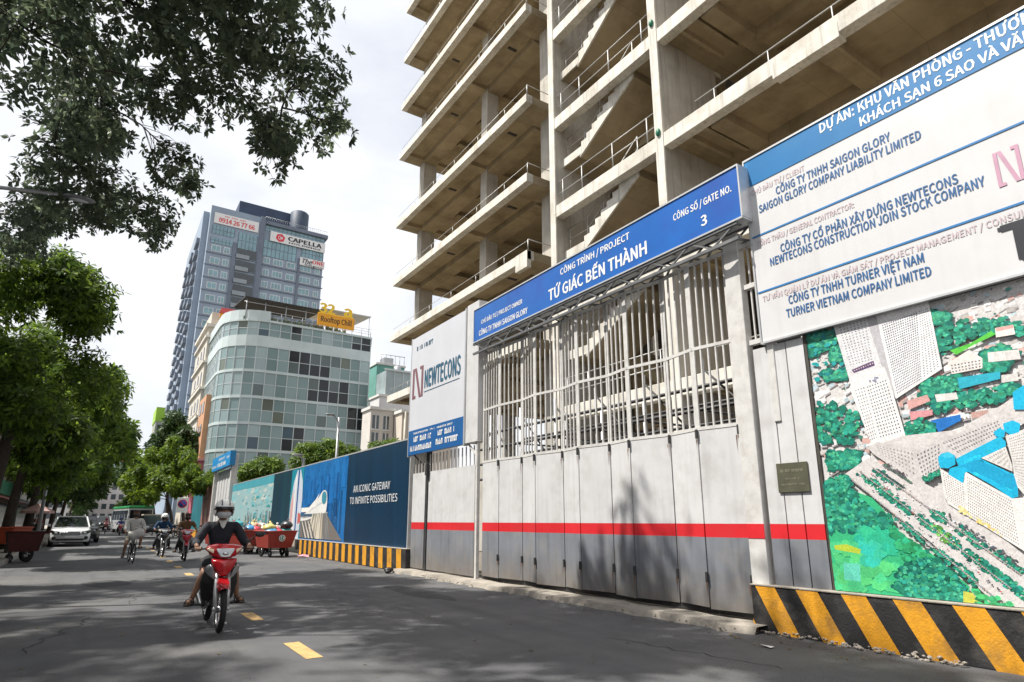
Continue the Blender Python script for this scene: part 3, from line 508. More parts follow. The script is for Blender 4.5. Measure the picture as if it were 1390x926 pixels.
def HOARDING(parent):
    """printed panels along the street, drawn as inks on each panel"""
    V = vcol_mat('hoarding_vinyl', .4, .16, 1.3, grain=.18)
    r = random.Random(9); z0, z1 = .64, 3.757
    class Pn:
        def __init__(s, ya, yb, c): s.m = MB(); s.x = 7.5; s.ya, s.yb = ya, yb; s.m.box(7.5, 7.56, yb+.004, ya-.004, z0, z1, 0, col=c)
        def q(s, P, c):          # P in panel units: u 0..1 left to right in the street view, v 0..1 up
            s.x -= 8e-5; s.m.poly([(s.x, s.ya+(s.yb-s.ya)*min(max(u, .001), .999), z0+(z1-z0)*min(max(v, .002), .998)) for u, v in P], 0, c)
        def done(s, label): o = s.m.build('printed_panel', V, parent, fix=False); o['label'] = label
    p = Pn(22.3, 16.76, (.002, .026, .062))
    for k in range(26):
        u = r.random(); w = r.uniform(.03, .12); f = r.uniform(.88, 1.2)
        p.q([(u, 0), (u+w, 0), (u+w*.6-.04, 1), (u-.05, 1)], (.002*f, .026*f, .062*f))
    p.done('dark teal printed panel with white lettering')
    p = Pn(28.15, 22.3, (.01, .14, .40))
    for k in range(60):      # city silhouettes in blue haze
        u = r.uniform(.12, 1); h = r.uniform(.35, .62); w = r.uniform(.01, .035); f = r.uniform(.5, 1.3)
        p.q([(u, .1), (u+w, .1), (u+w, h), (u, h)], (.008*f, .115*f, .33*f))
    for k in range(110):
        u, v = r.uniform(0, 1), r.uniform(.45, 1); w = r.uniform(.03, .12); h = r.uniform(.05, .35); f = r.uniform(.86, 1.16); p.q([(u, v), (u+w, v), (u+w*.7, v+h), (u+w*.2, v+h)], (.010*f, .135*f+.02*(v-.6), .39*f))
    for u in (.3, .46, .62, .8): p.q([(u, .3), (u+.025, .3), (u+.022, .82), (u+.003, .82)], (.006, .07, .24))
    for k in range(26): 
        u = r.uniform(.5, .98); v = r.uniform(.15, .5); s = r.uniform(.006, .016); p.q([(u, v), (u+s, v), (u+s, v+s), (u, v+s)], (.05, .25, .55))
    p.q([(.0, .30), (.15, .36), (.30, .455), (.38, .50), (.43, .545), (.47, .585), (.50, .61), (.53, .625), (.56, .625), (.59, .61), (.61, .58), (.62, .53), (.625, .46), (.615, .36), (.55, .28), (.3, .26), (0, .24)], (.72, .72, .70))
    p.q([(.0, .42), (.2, .42), (.36, .52), (.44, .60), (.36, .44), (.2, .36), (0, .36)], (.80, .78, .74))
    for k in range(40):
        a = r.uniform(0, .55); p.q([(a, .27+.1*a+r.uniform(0, .03)), (a+.10, .28+.1*a), (a+.10, .295+.1*a), (a, .285+.1*a)], r.choice([(.42, .44, .46), (.58, .58, .56), (.30, .33, .37)]))
        a = r.uniform(.2, .5); p.q([(a, .36+.35*(a-.2)), (a+.05, .39+.35*(a-.2)), (a+.05, .40+.37*(a-.2)), (a, .375+.35*(a-.2))], (.86, .86, .84) if k % 2 else (.6, .62, .64))
    p.q([(.50, .57), (.525, .605), (.56, .61), (.59, .59), (.605, .55), (.605, .50), (.59, .465), (.56, .45), (.525, .46), (.505, .50)], (.05, .25, .33))
    p.q([(0, .30), (.4, .30), (.46, .33), (.4, .335), (0, .335)], (.05, .10, .16))
    p.q([(0, .22), (.62, .34), (.98, .02), (0, .02)], (.16, .15, .14))
    for k in range(34):
        a = r.uniform(.30, .66); b = a*1.5-.28+r.uniform(-.03, .03); p.q([(a, .34), (a+.012, .34), (b+.05, .02), (b, .02)], r.choice([(.62, .58, .48), (.30, .28, .24), (.46, .40, .30), (.16, .17, .18)]))
    for k in range(7):
        a = .04*k; p.q([(a, .24), (a+.02, .24), (a+.16, .02), (a+.12, .02)], (.55, .52, .46) if k % 2 else (.08, .09, .1))
    p.done('blue printed panel with a white train on curving tracks')
    p = Pn(30.3, 28.2, (.01, .22, .30))
    p.q([(.0, 0), (.9, 0), (1, .55), (.93, .8), (.72, .97), (.45, .97), (.22, .8), (.08, .5)], (.52, .58, .66))
    p.q([(.08, 0), (.25, 0), (.3, .5), (.22, .7), (.1, .45)], (.60, .34, .32)); p.q([(.3, 0), (.42, 0), (.45, .9), (.36, .9)], (.75, .74, .72))
    p.q([(.56, 0), (.66, 0), (.66, .98), (.54, .98)], (.02, .08, .25)); p.q([(.75, .3), (.95, .3), (.98, .6), (.8, .8)], (.55, .60, .72)); p.q([(.75, .2), (.98, .22), (.95, .34), (.75, .36)], (.5, .12, .10))
    p.done('pale arched printed panel')
    p = Pn(33.9, 30.3, (.006, .035, .055)); 
    for k in range(10): u = r.random(); p.q([(u, 0), (u+.05, 0), (u+.05, 1), (u, 1)], (.006, .035*r.uniform(.7, 1.6), .055*r.uniform(.7, 1.6)))
    p.done('nearly black blue printed panel')
    p = Pn(45.9, 33.9, (.30, .46, .48))
    for k in range(60):
        u, v = r.random(), r.uniform(.5, .98); s = r.uniform(.03, .12); f = r.uniform(.8, 1.25); p.q([(u-s*.6, v), (u, v-s*.4), (u+s*.6, v), (u, v+s*.7)], (.19*f, .42*f, .45*f) if r.random() < .6 else (.48, .54, .52))
    p.q([(.0, .86), (1, .86), (1, 1), (0, 1)], (.07, .33, .40))
    for k in range(90):
        u = r.uniform(.0, 1); h = r.uniform(.12, .45) if u > .4 else r.uniform(.08, .3); w = r.uniform(.008, .03); f = r.uniform(.5, 1.2)
        p.q([(u, 0), (u+w, 0), (u+w*.8, h), (u+w*.2, h)], r.choice([(.28*f, .34*f, .34*f), (.42*f, .40*f, .32*f), (.08*f, .32*f, .36*f), (.12*f, .15*f, .18*f)]))
    for k in range(40):
        u, v = r.uniform(.45, .98), r.uniform(.2, .7); s = r.uniform(.01, .05); p.q([(u, v), (u+s, v+.01), (u+s*.8, v+s), (u, v+s*.6)], r.choice([(.04, .35, .38), (.5, .5, .34), (.3, .42, .42)]))
    p.done('pale sea green printed panel with a hazy skyline')
# ------------------------------------------------------------------ setting: ground, road, pavements
M_asph = pm('asphalt', (.084, .086, .090), .78, .2, 1.1, .7, 75, dirt=(.15, .143, .132), dirt_amt=.6, dscale=.35, streak=.4, smap=(1.5, .09, 1))
M_earth = pm('earth', (.16, .14, .115), .95, .2, .8, .4, 30)
M_pave = pm('pavement', (.30, .27, .23), .9, .22, 2.2, .5, 40, dirt=(.14, .12, .10), dirt_amt=.5, dscale=.9)
M_kerb = pm('kerb_stone', (.36, .34, .31), .85, .18, 3, .4, 40, dirt=(.12, .11, .1), dirt_amt=.45)
M_line = pm('line_paint', (.54, .345, .13), .75, .15, 9, .4, 60, dirt=(.13, .11, .08), dirt_amt=.75, dscale=9)
m = MB(); m.poly([(-1400, -1400, -.03), (1400, -1400, -.03), (1400, 1400, -.03), (-1400, 1400, -.03)])
props(m.build('ground', M_earth), kind='structure')
m = MB(); m.poly([(-2.6, -40, 0), (7.5, -40, 0), (7.5, 420, 0), (-2.6, 420, 0)])
props(m.build('road', M_asph), kind='structure')
m = MB()   # left pavement with kerb
m.box(-14, -2.55, -40, 420, -.05, .13); props(m.build('pavement', M_pave), kind='structure')
m = MB(); m.box(-2.55, -2.3, -40, 420, -.05, .15, 0, .02); props(m.build('kerb', M_kerb), kind='structure')
# concrete strip along the gate, broken edge
m = MB(); ys = [16.9-.22*i for i in range(54)]
edge = [7.06+.05*math.sin(i*1.7)+random.uniform(-.05, .05)+(.12 if 16 > y > 14 else 0) for i, y in enumerate(ys)]
for i in range(len(ys)-1):
    a, b = edge[i], edge[i+1]
    z0, z1 = .09+.01*math.sin(i*.7), .09+.01*math.sin((i+1)*.7)
    m.poly([(a+.06, ys[i], z0), (b+.06, ys[i+1], z1), (8.1, ys[i+1], .12), (8.1, ys[i], .12)])
    m.poly([(a, ys[i], -.01), (b, ys[i+1], -.01), (b+.06, ys[i+1], z1), (a+.06, ys[i], z0)])
props(m.build('pavement', M_pave), kind='structure')
m = MB(); m.box(7.1, 9.2, 62, 420, -.05, .14, 0, .02); props(m.build('pavement', M_pave), kind='structure')
# yellow centre dashes, each a thin painted sheet
m = MB()
for y0, y1, xc in [(6.95, 7.95, 2.11), (9.95, 10.8, 2.15), (13.0, 13.0, 2.2), (18.8, 19.7, 2.28), (21.9, 22.9, 2.33), (25.2, 26.2, 2.38), (28.5, 29.5, 2.42), (31.8, 32.8, 2.46), (35, 36, 2.5), (38.4, 39.4, 2.5)]:
    if y1 > y0:
        m.poly([(xc-.09, y0, .004), (xc+.09, y0, .004), (xc+.10, y1, .004), (xc-.08, y1, .004)])
props(m.build('road_markings', M_line), kind='structure')
# patches and an old trench line in the asphalt
M_patch = pm('asphalt_patch', (.045, .045, .048), .85, .2, 3, .5, 70)
m = MB()
for cx, cy, sx, sy in [(-.6, 12.5, 1.0, .35), (5.6, 12, .35, 1.6), (.4, 17.5, .5, 1.0)]:
    n = 18; m.poly([(cx+sx*math.cos(t)*random.uniform(.85, 1.1), cy+sy*math.sin(t)*random.uniform(.85, 1.1), .003) for t in [2*math.pi*k/n for k in range(n)]])
props(m.build('road_repair', M_patch), kind='structure')
m = MB(); r_ = random.Random(12)       # hairline cracks
for k in range(16):
    x, y = r_.uniform(-1.8, 6.6), r_.uniform(3.5, 22); a = r_.choice([R(90), R(90), R(0)])+r_.uniform(-.3, .3); w = r_.uniform(.006, .014)
    for j in range(r_.randint(8, 26)):
        a2 = a+r_.uniform(-.7, .7); d = r_.uniform(.08, .2); x2, y2 = x+d*math.cos(a2), y+d*math.sin(a2); nx, ny = -math.sin(a2)*w/2, math.cos(a2)*w/2
        if -2.1 < x2 < 6.9: m.poly([(x+nx, y+ny, .005+j*1e-5), (x-nx, y-ny, .005+j*1e-5), (x2-nx, y2-ny, .005+j*1e-5), (x2+nx, y2+ny, .005+j*1e-5)])
        x, y = x2, y2
props(m.build('road_cracks', pm('crack_dark', (.02, .02, .021), .9, .2, 5)), kind='structure')

# ------------------------------------------------------------------ unfinished concrete building
M_conc = pm('raw_concrete_shaded', (.37, .30, .195), .9, .17, .9, .35, 25, dirt=(.16, .118, .062), dirt_amt=.7, dscale=.55, joint=(2.4, 1.2, .35))  # darker warm copy: soffit shade and bounce light put into the colour
M_edge = pm('sunlit_edge_concrete', (.66, .63, .565), .9, .12, 1.3, .3, 25, dirt=(.34, .29, .22), dirt_amt=.6, dscale=1.1, streak=.5)  # paler copy: sunlight on the edges put into the colour
M_col = pm('column_concrete', (.44, .415, .37), .9, .14, 1.2, .3, 25, dirt=(.26, .24, .20), dirt_amt=.5, dscale=.8, streak=.4)
M_core = pm('interior_shade_concrete', (.14, .125, .105), .95, .25, .6, .3, 20)  # interior shade put into the dark colour
M_rail = pm('railing_steel', (.42, .42, .41), .5, .15, 8, metal=.5)
M_dark = pm('dark_steel', (.05, .05, .052), .6, .3, 5, metal=.3)
tower = thing('unfinished_building', 'unfinished bare concrete high-rise with open floors and stair flights behind the gate', 'building', (14, 18, 0))
LV = [4.7, 8.45, 12.35, 16.1, 20.2, 25.3, 29.2, 33.1, 37.4, 41.4]
def fbox(mb, *a): mb.box(*a, 0)
for i, z in enumerate(LV):
    if i == 0: continue
    b = MB(); y0, y1 = 20.0, 35.2
    T = z+.42
    b.box(14.36, 31, y0+.02, y1-.02, z+.22, T-.003)                    # plate
    b.box(15.45, 16.35, y0+1.32, y1-.9, z-.12, z+.219)                  # long beam over the columns
    b.box(22.2, 23.1, y0+1.32, y1-.9, z-.12, z+.219)
    for (ya, yb, zz) in [(y0+.01, y0+1.3, -.003), (25.9, 26.5, 0), (34.3, y1-.01, 0)]:
        b.box(14.37, 30.9, ya, yb, z+zz+.003, z+.218)
    if i in (3, 4, 5):
        for ya in (28.6, 31.2): b.box(16.5, 22, ya, ya+.35, z-.05, z+.217)
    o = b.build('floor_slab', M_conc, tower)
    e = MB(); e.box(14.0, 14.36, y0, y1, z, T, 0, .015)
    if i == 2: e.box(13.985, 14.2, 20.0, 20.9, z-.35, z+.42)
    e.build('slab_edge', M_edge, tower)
    d = MB()
    for ya in (22.6, 29.0): d.box(14.75, 15.25, ya, ya+.16, z+.19, z+.2205)
    if i < 7: d.build('soffit_slot', M_dark, o)
    r = MB(); ya = y0+.08     # low wire rail round the near corner
    for p in ((14.1, ya), (15.4, ya)): r.tube([(*p, T), (*p, T+.55)], .022, 6)
    r.tube([(14.1, ya, T+.55), (15.4, ya, T+.55)], .018, 6)
    for yy in np.arange(22, 35, 2.6): r.tube([(14.1, yy, T), (14.1, yy, T+.4)], .016, 5)
    r.tube([(14.1, ya, T+.5), (14.1, 35, T+.38)], .012, 5)
    r.build('railing', M_rail, tower)
ZT = 44
for (x0, x1, y0, y1) in [(15.5, 16.3, 20.25, 20.95), (15.4, 16.15, 25.85, 26.5), (15.5, 16.45, 34.35, 35.05), (22.3, 23, 20.3, 21), (22.3, 23, 25.9, 26.5), (22.3, 23, 34.35, 35.0),
                         (29.4, 30.1, 20.3, 21), (29.4, 30.1, 25.9, 26.5), (29.4, 30.1, 34.35, 35.0)]:
    b = MB(); b.box(x0, x1, y0, y1, 0, ZT, 0, .02); b.build('column', M_col, tower)
# right part: big slabs and the stair bay
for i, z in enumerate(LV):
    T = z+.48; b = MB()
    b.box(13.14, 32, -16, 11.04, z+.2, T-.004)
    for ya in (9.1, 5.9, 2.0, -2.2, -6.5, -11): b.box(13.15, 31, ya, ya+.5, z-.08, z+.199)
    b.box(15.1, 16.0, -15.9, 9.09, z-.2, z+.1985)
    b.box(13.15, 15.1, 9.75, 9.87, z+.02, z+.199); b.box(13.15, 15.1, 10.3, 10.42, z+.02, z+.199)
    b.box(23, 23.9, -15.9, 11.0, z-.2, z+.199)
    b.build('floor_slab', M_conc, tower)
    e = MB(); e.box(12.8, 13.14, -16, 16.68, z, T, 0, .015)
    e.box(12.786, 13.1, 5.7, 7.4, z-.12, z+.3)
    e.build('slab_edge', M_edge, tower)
    r = MB()
    for yy in np.arange(-15, 10.5, 1.75): r.tube([(13.3, yy, T), (13.3, yy, T+.75)], .018, 6)
    r.tube([(13.3, -15, T+.75), (13.3, 10.2, T+.75)], .02, 6)
    r.build('railing', M_rail, tower)
    r = MB()
    for yy in (11.8, 13.4, 15.0, 16.1): r.tube([(12.92, yy, T), (12.92, yy, T+1.0)], .022, 6)
    for h in (.5, 1.0): r.tube([(12.92, 11.4, T+h), (12.92, 16.35, T+h)], .018, 6)
    r.build('railing', M_rail, tower)
    if i > 0:                                                     # stair from the floor below to this one
        za = LV[i-1]+.48; zb = T; zm = za+(zb-za)*.54
        def flight(x0, x1, ya, z_a, yb, z_b):
            n = 9; out = []
            for k in range(n):
                f0, f1 = k/n, (k+1)/n
                out += [(ya+(yb-ya)*f0, z_a+(z_b-z_a)*f0), (ya+(yb-ya)*f0, z_a+(z_b-z_a)*f1)]
            out += [(yb, z_b), (yb, z_b-.56), (ya+(.1 if yb < ya else -.1), z_a-.40)]
            f = MB(); f.prism(out, 'X', x0+(.07 if x0 < 14 else 0), x1); return f, out
        f, o_ = flight(13.15, 15.05, 15.25, zm, 12.5, zb-.03); st = f.build('stair_flight', M_conc, tower)
        f = MB(); f.prism(o_, 'X', 13.15, 13.218); f.build('lit_step_edge', M_edge, st)  # pale strip puts sunlight into the colour of the steps
        flight(15.1, 16.34, 12.4, za, 15.25, zm)[0].build('stair_flight', M_conc, tower)
        f = MB(); f.box(13.14, 13.199, 15.25, 16.38, zm-.31, zm+.002); f.build('lit_landing_edge', M_edge, tower)  # paler landing face, its sunlit tone painted in
        f = MB(); f.box(13.2, 16.34, 15.25, 16.38, zm-.3, zm); f.build('stair_landing', M_conc, tower)
        f = MB(); f.box(13.15, 16.34, 11.38, 12.45, zb-.35, zb-.02); f.build('stair_landing', M_conc, tower)
        r = MB()
        for k in range(4):
            q = k/3; yy = 15.2-2.6*q; zz = zm+(zb-zm)*q; r.tube([(13.3, yy, zz), (13.3, yy, zz+.95)], .02, 6)
        for h in (.5, .95):
            r.tube([(13.3, 16.3, zm+h), (13.3, 15.2, zm+h), (13.3, 12.6, zb+h)], .018, 6)
        r.tube([(13.3, 16.2, zm), (13.3, 16.2, zm+.95)], .02, 6)
        r.build('railing', M_rail, st)
        f = MB(); f.box(16.35, 16.6, 11.36, 16.38, za-.5, za+1.5); f.build('stair_wall', M_conc, tower)
for (ya, yb) in ((11.05, 11.36), (16.39, 16.7)):
    b = MB(); b.box(12.83, 15.6, ya, yb, 0, ZT); b.build('shear_wall', M_col, tower)
    b = MB(); b.box(12.77, 12.829, ya-.002, yb+.002, 0, ZT); b.build('lit_wall_edge', M_edge, tower)  # pale facing with sunlight put into its colour
for (x, y) in [(23.1, -14), (23.1, -6), (23.1, 2.2), (23.1, 10.2), (15.2, -6.4), (15.2, -14.5)]:
    b = MB(); b.box(x, x+.8, y, y+.8, 0, ZT, 0, .02); b.build('column', M_col, tower)
b = MB(); b.box(25, 25.3, -12, 17, 0, ZT); b.box(18.2, 25, 16.72, 17.0, 0, ZT); b.build('added_core_wall', M_core, tower)  # core walls added to darken the open floors
b = MB(); b.box(24.3, 24.6, 21.2, 31, 0, ZT); b.build('added_core_wall', M_core, tower)  # another added wall that keeps the left floors dark
for z in (12.9, 16.9, 20.9):     # green caps on the wall edge
    b = MB(); b.ball((12.74, 11.2, z), .11, 0, .6, .8, 1.2, 9, 6); b.build('green_cap', pm('cap_green', (.01, .16, .09), .5, .1, 5), tower)
# work yard behind the gate: steel shoring rack under a grey canopy, light shed
M_steelg = pm('galvanised_pipe', (.40, .41, .42), .45, .2, 6, metal=.7)
rk = thing('shoring_rack', 'steel pipe scaffold rack standing in the yard behind the barred gate', 'scaffold', (10.4, 9, 0))
m = MB()
for x in (9.6, 11.2):
    for y in np.arange(4.5, 16, 1.6): m.tube([(x, y, 0), (x, y, 4.5)], .035, 6)
m.build('upright', M_steelg, rk)
m = MB()
for x in (9.6, 11.2):
    for z in (2.6, 3.05, 3.5, 3.95): m.tube([(x-.05, 4, z), (x-.05, 16.2, z)], .04, 6)
for k in range(7):
    y = 4.5+1.6*k; m.tube([(9.62, y, 2.7), (9.62, y+1.6, 4.3)], .025, 5); m.tube([(9.6, y+.1, 3.5), (11.2, y+.1, 3.5)], .03, 5)
m.build('ledger', M_dark, rk)
sh = thing('site_shed', 'low pale site shed with rounded grey roof inside the gate', 'shed', (11.5, 10, 0))
m = MB(); m.box(11.8, 12.6, 6, 15.5, 0, 3.1); m.build('wall', pm('shed_wall', (.5, .47, .42), .8, .2, 2), sh)
m = MB(); m.prism([(11.6+1.0*math.sin(a)*.5, 3.15+.35*math.cos(a)) for a in np.linspace(-math.pi/2, math.pi/2, 10)]+[(12.1, 3.1), (11.1, 3.1)], 'Y', 5.8, 15.7)
m.build('roof', pm('shed_roof', (.55, .56, .56), .5, .15, 2, metal=.2), sh)
def clip_y(P, lo, hi):
    for lim, keep in ((lo, lambda u: u >= lo), (hi, lambda u: u <= hi)):
        out = []
        for i in range(len(P)):
            p, q = P[i], P[(i+1) % len(P)]
            if keep(p[0]): out.append(p)
            if keep(p[0]) != keep(q[0]):
                t_ = (lim-p[0])/(q[0]-p[0]); out.append((lim, p[1]+(q[1]-p[1])*t_))
        P = out
        if not P: break
    return P
def glyph_row(mb, x, y, z, h, width, n, r):
    """a line of worn, unreadable letters"""
    w = width/n
    for k in range(n):
        if r.random() < .12: continue
        a = y-k*w
        mb.poly([(x, a, z), (x, a-w*.28, z), (x, a-w*.28, z+h), (x, a, z+h)])
        if r.random() < .7: mb.poly([(x, a-w*.28, z+h*.7), (x, a-w*.75, z+h*.7), (x, a-w*.75, z+h), (x, a-w*.28, z+h)])
        if r.random() < .6: mb.poly([(x, a-w*.5, z), (x, a-w*.75, z), (x, a-w*.75, z+h*.7), (x, a-w*.5, z+h*.7)])
        if r.random() < .4: mb.poly([(x, a-w*.28, z), (x, a-w*.5, z), (x, a-w*.5, z+h*.25), (x, a-w*.28, z+h*.25)])
# ------------------------------------------------------------------ site gate, walls and signs along x = 7.5
M_white = pm('white_sheet', (.60, .60, .605), .45, .07, 1.4, .3, 2.6, dirt=(.38, .36, .33), dirt_amt=.4, dscale=2.2, streak=.16)
M_grey = pm('grey_sheet', (.20, .215, .245), .45, .12, 1.6, .3, 2.6, dirt=(.30, .28, .25), dirt_amt=.45, dscale=2.0, streak=.35, splash=(.02, .75, (.16, .13, .095), 1.3))
M_red = pm('red_stripe', (.62, .022, .03), .45, .10, 3, dirt=(.25, .04, .04), dirt_amt=.3)
M_bar = pm('white_bar', (.60, .59, .57), .5, .1, 5, dirt=(.3, .27, .24), dirt_amt=.35, dscale=6)
M_alu = pm('aluminium_trim', (.62, .63, .64), .4, .08, 4, metal=.5)
M_wpaint = pm('white_paint', (.80, .80, .79), .5, .05, 3)
M_ink = pm('blue_ink', (.02, .105, .27), .5, .08, 6)
M_faint = pm('faded_ink', (.52, .43, .45), .5, .1, 9)
def banded(mb, ya, xa, yb, xb, z0, z1, th=.03):
    """one sheet from (xa,ya) to (xb,yb) split in grey, red and white bands; slots 0 white 1 red 2 grey"""
    d = Vector((xb-xa, yb-ya, 0)).normalized(); n = Vector((d.y, -d.x, 0))
    if n.x > 0: n = -n
    zs = [z0, 1.17, 1.36, z1]
    for (a, b, mi) in ((zs[0], zs[1], 2), (zs[1], zs[2], 1), (zs[2], zs[3], 0)):
        q = [Vector((xa, ya, 0)), Vector((xb, yb, 0)), Vector((xb, yb, 0))-n*th, Vector((xa, ya, 0))-n*th]
        v = [(p.x, p.y, a) for p in q]+[(p.x, p.y, b) for p in q]
        mb.faces(v, [(0,1,5,4), (1,2,6,5), (2,3,7,6), (3,0,4,7), (0,1,2,3), (4,5,6,7)], mi)
gate = thing('folding_gate', 'tall folding site gate, white barred top over sheet leaves with a red stripe', 'gate', (7.5, 9, .1))
folds = [12.62, 11.8, 10.99, 10.37, 9.58, 8.96, 8.2, 7.59, 6.79, 6.14, 5.47]
xs_ = [7.50, 7.44, 7.53, 7.42, 7.54, 7.42, 7.53, 7.42, 7.54, 7.42, 7.52]
for i in range(len(folds)-1):
    ya, yb, xa, xb = folds[i], folds[i+1], xs_[i], xs_[i+1]
    g = .012; f = g/(ya-yb)
    ya2, yb2 = ya-g, yb+g; xa2, xb2 = xa+(xb-xa)*f, xb-(xb-xa)*f
    s = MB(); banded(s, ya2, xa2, yb2, xb2, .19+.01*(i % 3), 2.72); lf = s.build('gate_leaf', [M_white, M_red, M_grey], gate)
    n = max(3, int(round((ya-yb)/.148))); br = MB()
    for k in range(n+1):
        q = k/n; q = .03+.94*q; y = ya+(yb-ya)*q; x = xa+(xb-xa)*q+.015
        w = .026 if k in (0, n) else .0125
        br.box(x-.014, x+.014, y-w, y+w, 2.722, 5.42)
    lf['label'] = lf.get('label', '') or 'sheet leaf of the gate'
    del lf['label']
    br.beam((xa+.012, ya, 4.0), (xb+.012, yb, 4.0), .03, .05); br.beam((xa+.012, ya, 5.4), (xb+.012, yb, 5.4), .03, .05); br.beam((xa+.012, ya, 2.75), (xb+.012, yb, 2.75), .036, .05)
    br.build('bars', M_bar, lf)
    ru = MB()       # rust below the hinges
    for z in (.55, 2.6):
        for q in range(4):
            y_ = yb2+random.uniform(.004, .05); L_ = random.uniform(.05, .3); w_ = random.uniform(.004, .012); f_ = (y_-yb)/(ya-yb); x_ = xb+(xa-xb)*f_-.004-q*2e-4
            ru.poly([(x_, y_, z), (x_, y_+w_, z), (x_, y_+w_*.4, z-L_)])
    ru.build('rust_run', pm('rust', (.16, .075, .03), .9, .3, 9), lf, fix=False)
    h = MB()
    for z in (.55, 2.6): h.box(xb-.045, xb-.01, yb-.018, yb+.018, z, z+.14, 0, .006)
    h.build('hinge', M_dark, lf)
# bottom rail, a dark strip painting the drop shadow under the leaves; header truss
m = MB(); m.box(7.56, 7.62, 5.3, 12.7, .12, .34); m.build('bottom_shadow_rail', M_dark, gate)
tr = MB()
for (x, z) in ((7.26, 5.40), (7.26, 5.64), (7.62, 5.46), (7.62, 5.72)): tr.box(x-.025, x+.025, 5.0, 12.72, z-.025, z+.025)
k = 0; y = 5.05
while y < 12.5:
    tr.beam((7.26, y, 5.40 if k % 2 else 5.64), (7.26, y+.42, 5.64 if k % 2 else 5.40), .025, .025); tr.beam((7.62, y, 5.46 if k % 2 else 5.72), (7.62, y+.42, 5.72 if k % 2 else 5.46), .025, .025)
    tr.beam((7.26, y, 5.40), (7.62, y+(.42 if k % 2 else 0), 5.46), .03, .03); tr.beam((7.26, y, 5.64), (7.62, y, 5.72), .03, .03)
    y += .42; k += 1
tr.build('header_truss', pm('truss_steel', (.16, .165, .17), .5, .3, 5, metal=.4), gate)
m = MB(); m.box(7.47, 7.62, 5.19, 5.455, .1, 5.62, 0, .012); gp_ = m.build('gate_post', M_bar, gate)
m = MB(); m.box(7.464, 7.47, 5.19, 5.455, 1.17, 1.36); m.build('red_band', M_red, gp_)
m = MB(); m.box(7.5, 7.62, 4.80, 4.9, 2.7, 6.0, 0, .01)
for z in (3.85, 4.7, 5.35): m.box(7.52, 7.6, 4.9, 5.19, z, z+.07)
for y in (4.98, 5.08): m.box(7.55, 7.575, y, y+.02, 3.9, 5.4)
m.build('side_lattice', M_bar, gate)

# blue gate sign
M_blue = pm('sign_blue', (.010, .115, .43), .4, .10, 1.2, dirt=(.03, .05, .30), dirt_amt=.4, dscale=.9)
sg = thing('gate_sign', 'long blue project sign with white lettering above the folding gate', 'sign', (7.35, 9, 5.68))
m = MB(); m.box(7.235, 7.5, 4.90, 12.66, 5.69, 6.52); m.build('panel', M_blue, sg)
m = MB()
for z in (5.675, 6.525): m.box(7.22, 7.5, 4.885, 12.68, z-.014, z+.014)
for y in (4.89, 12.67): m.box(7.22, 7.5, y-.012, y+.012, 5.69, 6.51)
m.build('frame', M_alu, sg)
t = MB(); X = 7.231
wall_text(t, 'CÔNG TRÌNH / PROJECT', X, 9.17, 6.255, .13, 2.0)
wall_text(t, 'TỨ GIÁC BẾN THÀNH', X, 9.57, 5.82, .235, 2.79, .02)
wall_text(t, 'CÔNG SỐ / GATE NO.', X, 6.16, 6.155, .115, 1.13)
wall_text(t, '3', X, 5.62, 5.83, .165, None, .02)
wall_text(t, 'CHỦ ĐẦU TƯ / PROJECT OWNER', X, 12.32, 6.07, .10, 1.78)
wall_text(t, 'CÔNG TY TNHH SAIGON GLORY', X, 12.42, 5.79, .13, 2.08, .014)
t.build('lettering', pm('sign_white', (.78, .78, .77), .5, .05, 3), sg, fix=False)

# plain wall panels right of the gate with a small plaque
pw = thing('sheet_wall', 'narrow white and grey sheet wall with red stripe between gate and picture hoarding', 'wall', (7.55, 4.8, .1))
yy = [5.14, 4.88, 4.63, 4.37]
for i in range(3):
    s = MB(); banded(s, yy[i]-.008, 7.52, yy[i+1]+.008, 7.52, .12, 3.77); s.build('wall_sheet', [M_white, M_red, M_grey], pw)
m = MB(); m.box(7.56, 7.6, 4.38, 5.1, .12, 3.78); m.build('backing', M_dark, pw)
pl = thing('plaque', 'small olive green notice plate on the sheet wall', 'sign', (7.5, 4.72, 1.95))
m = MB(); m.box(7.495, 7.514, 4.50, 4.94, 1.76, 2.14, 0, .004); m.build('plate', pm('plaque_olive', (.085, .085, .055), .5, .2, 6), pl)
m = MB()
for z, w, c, n in ((2.02, .32, .035, 14), (1.925, .20, .02, 10), (1.85, .33, .02, 18)): glyph_row(m, 7.492, 4.72+w/2, z, c, w, n, random.Random(int(z*100)))
m.build('lettering', pm('plaque_letters', (.22, .21, .15), .6, .1, 8), pl, fix=False)

# big information board
bd = thing('project_board', 'huge white project information board with blue header high on the wall', 'sign', (7.5, 3, 3.82))
m = MB(); m.box(7.47, 7.55, -1.2, 4.93, 3.83, 6.65); m.build('panel', pm('board_white', (.60, .60, .61), .5, .04, .8, dirt=(.46, .43, .40), dirt_amt=.3, dscale=1.1, streak=.06), bd)
m = MB(); m.box(7.462, 7.469, -1.2, 4.928, 6.225, 6.648); m.build('header_band', pm('header_blue', (.006, .15, .38), .45, .08, 1.2, dirt=(.03, .2, .4), dirt_amt=.4), bd)
m = MB()
for z in (5.41, 4.555): m.box(7.463, 7.469, -1.2, 4.92, z-.012, z+.012)
m.build('divider', pm('divider_blue', (.02, .17, .42), .5, .1, 4), bd)
m = MB(); m.box(7.45, 7.56, -1.22, 4.95, 3.80, 3.828); m.box(7.45, 7.56, -1.22, 4.95, 6.652, 6.68); m.box(7.45, 7.56, 4.932, 4.955, 3.83, 6.65); m.build('frame', M_alu, bd)
t = MB(); X = 7.459
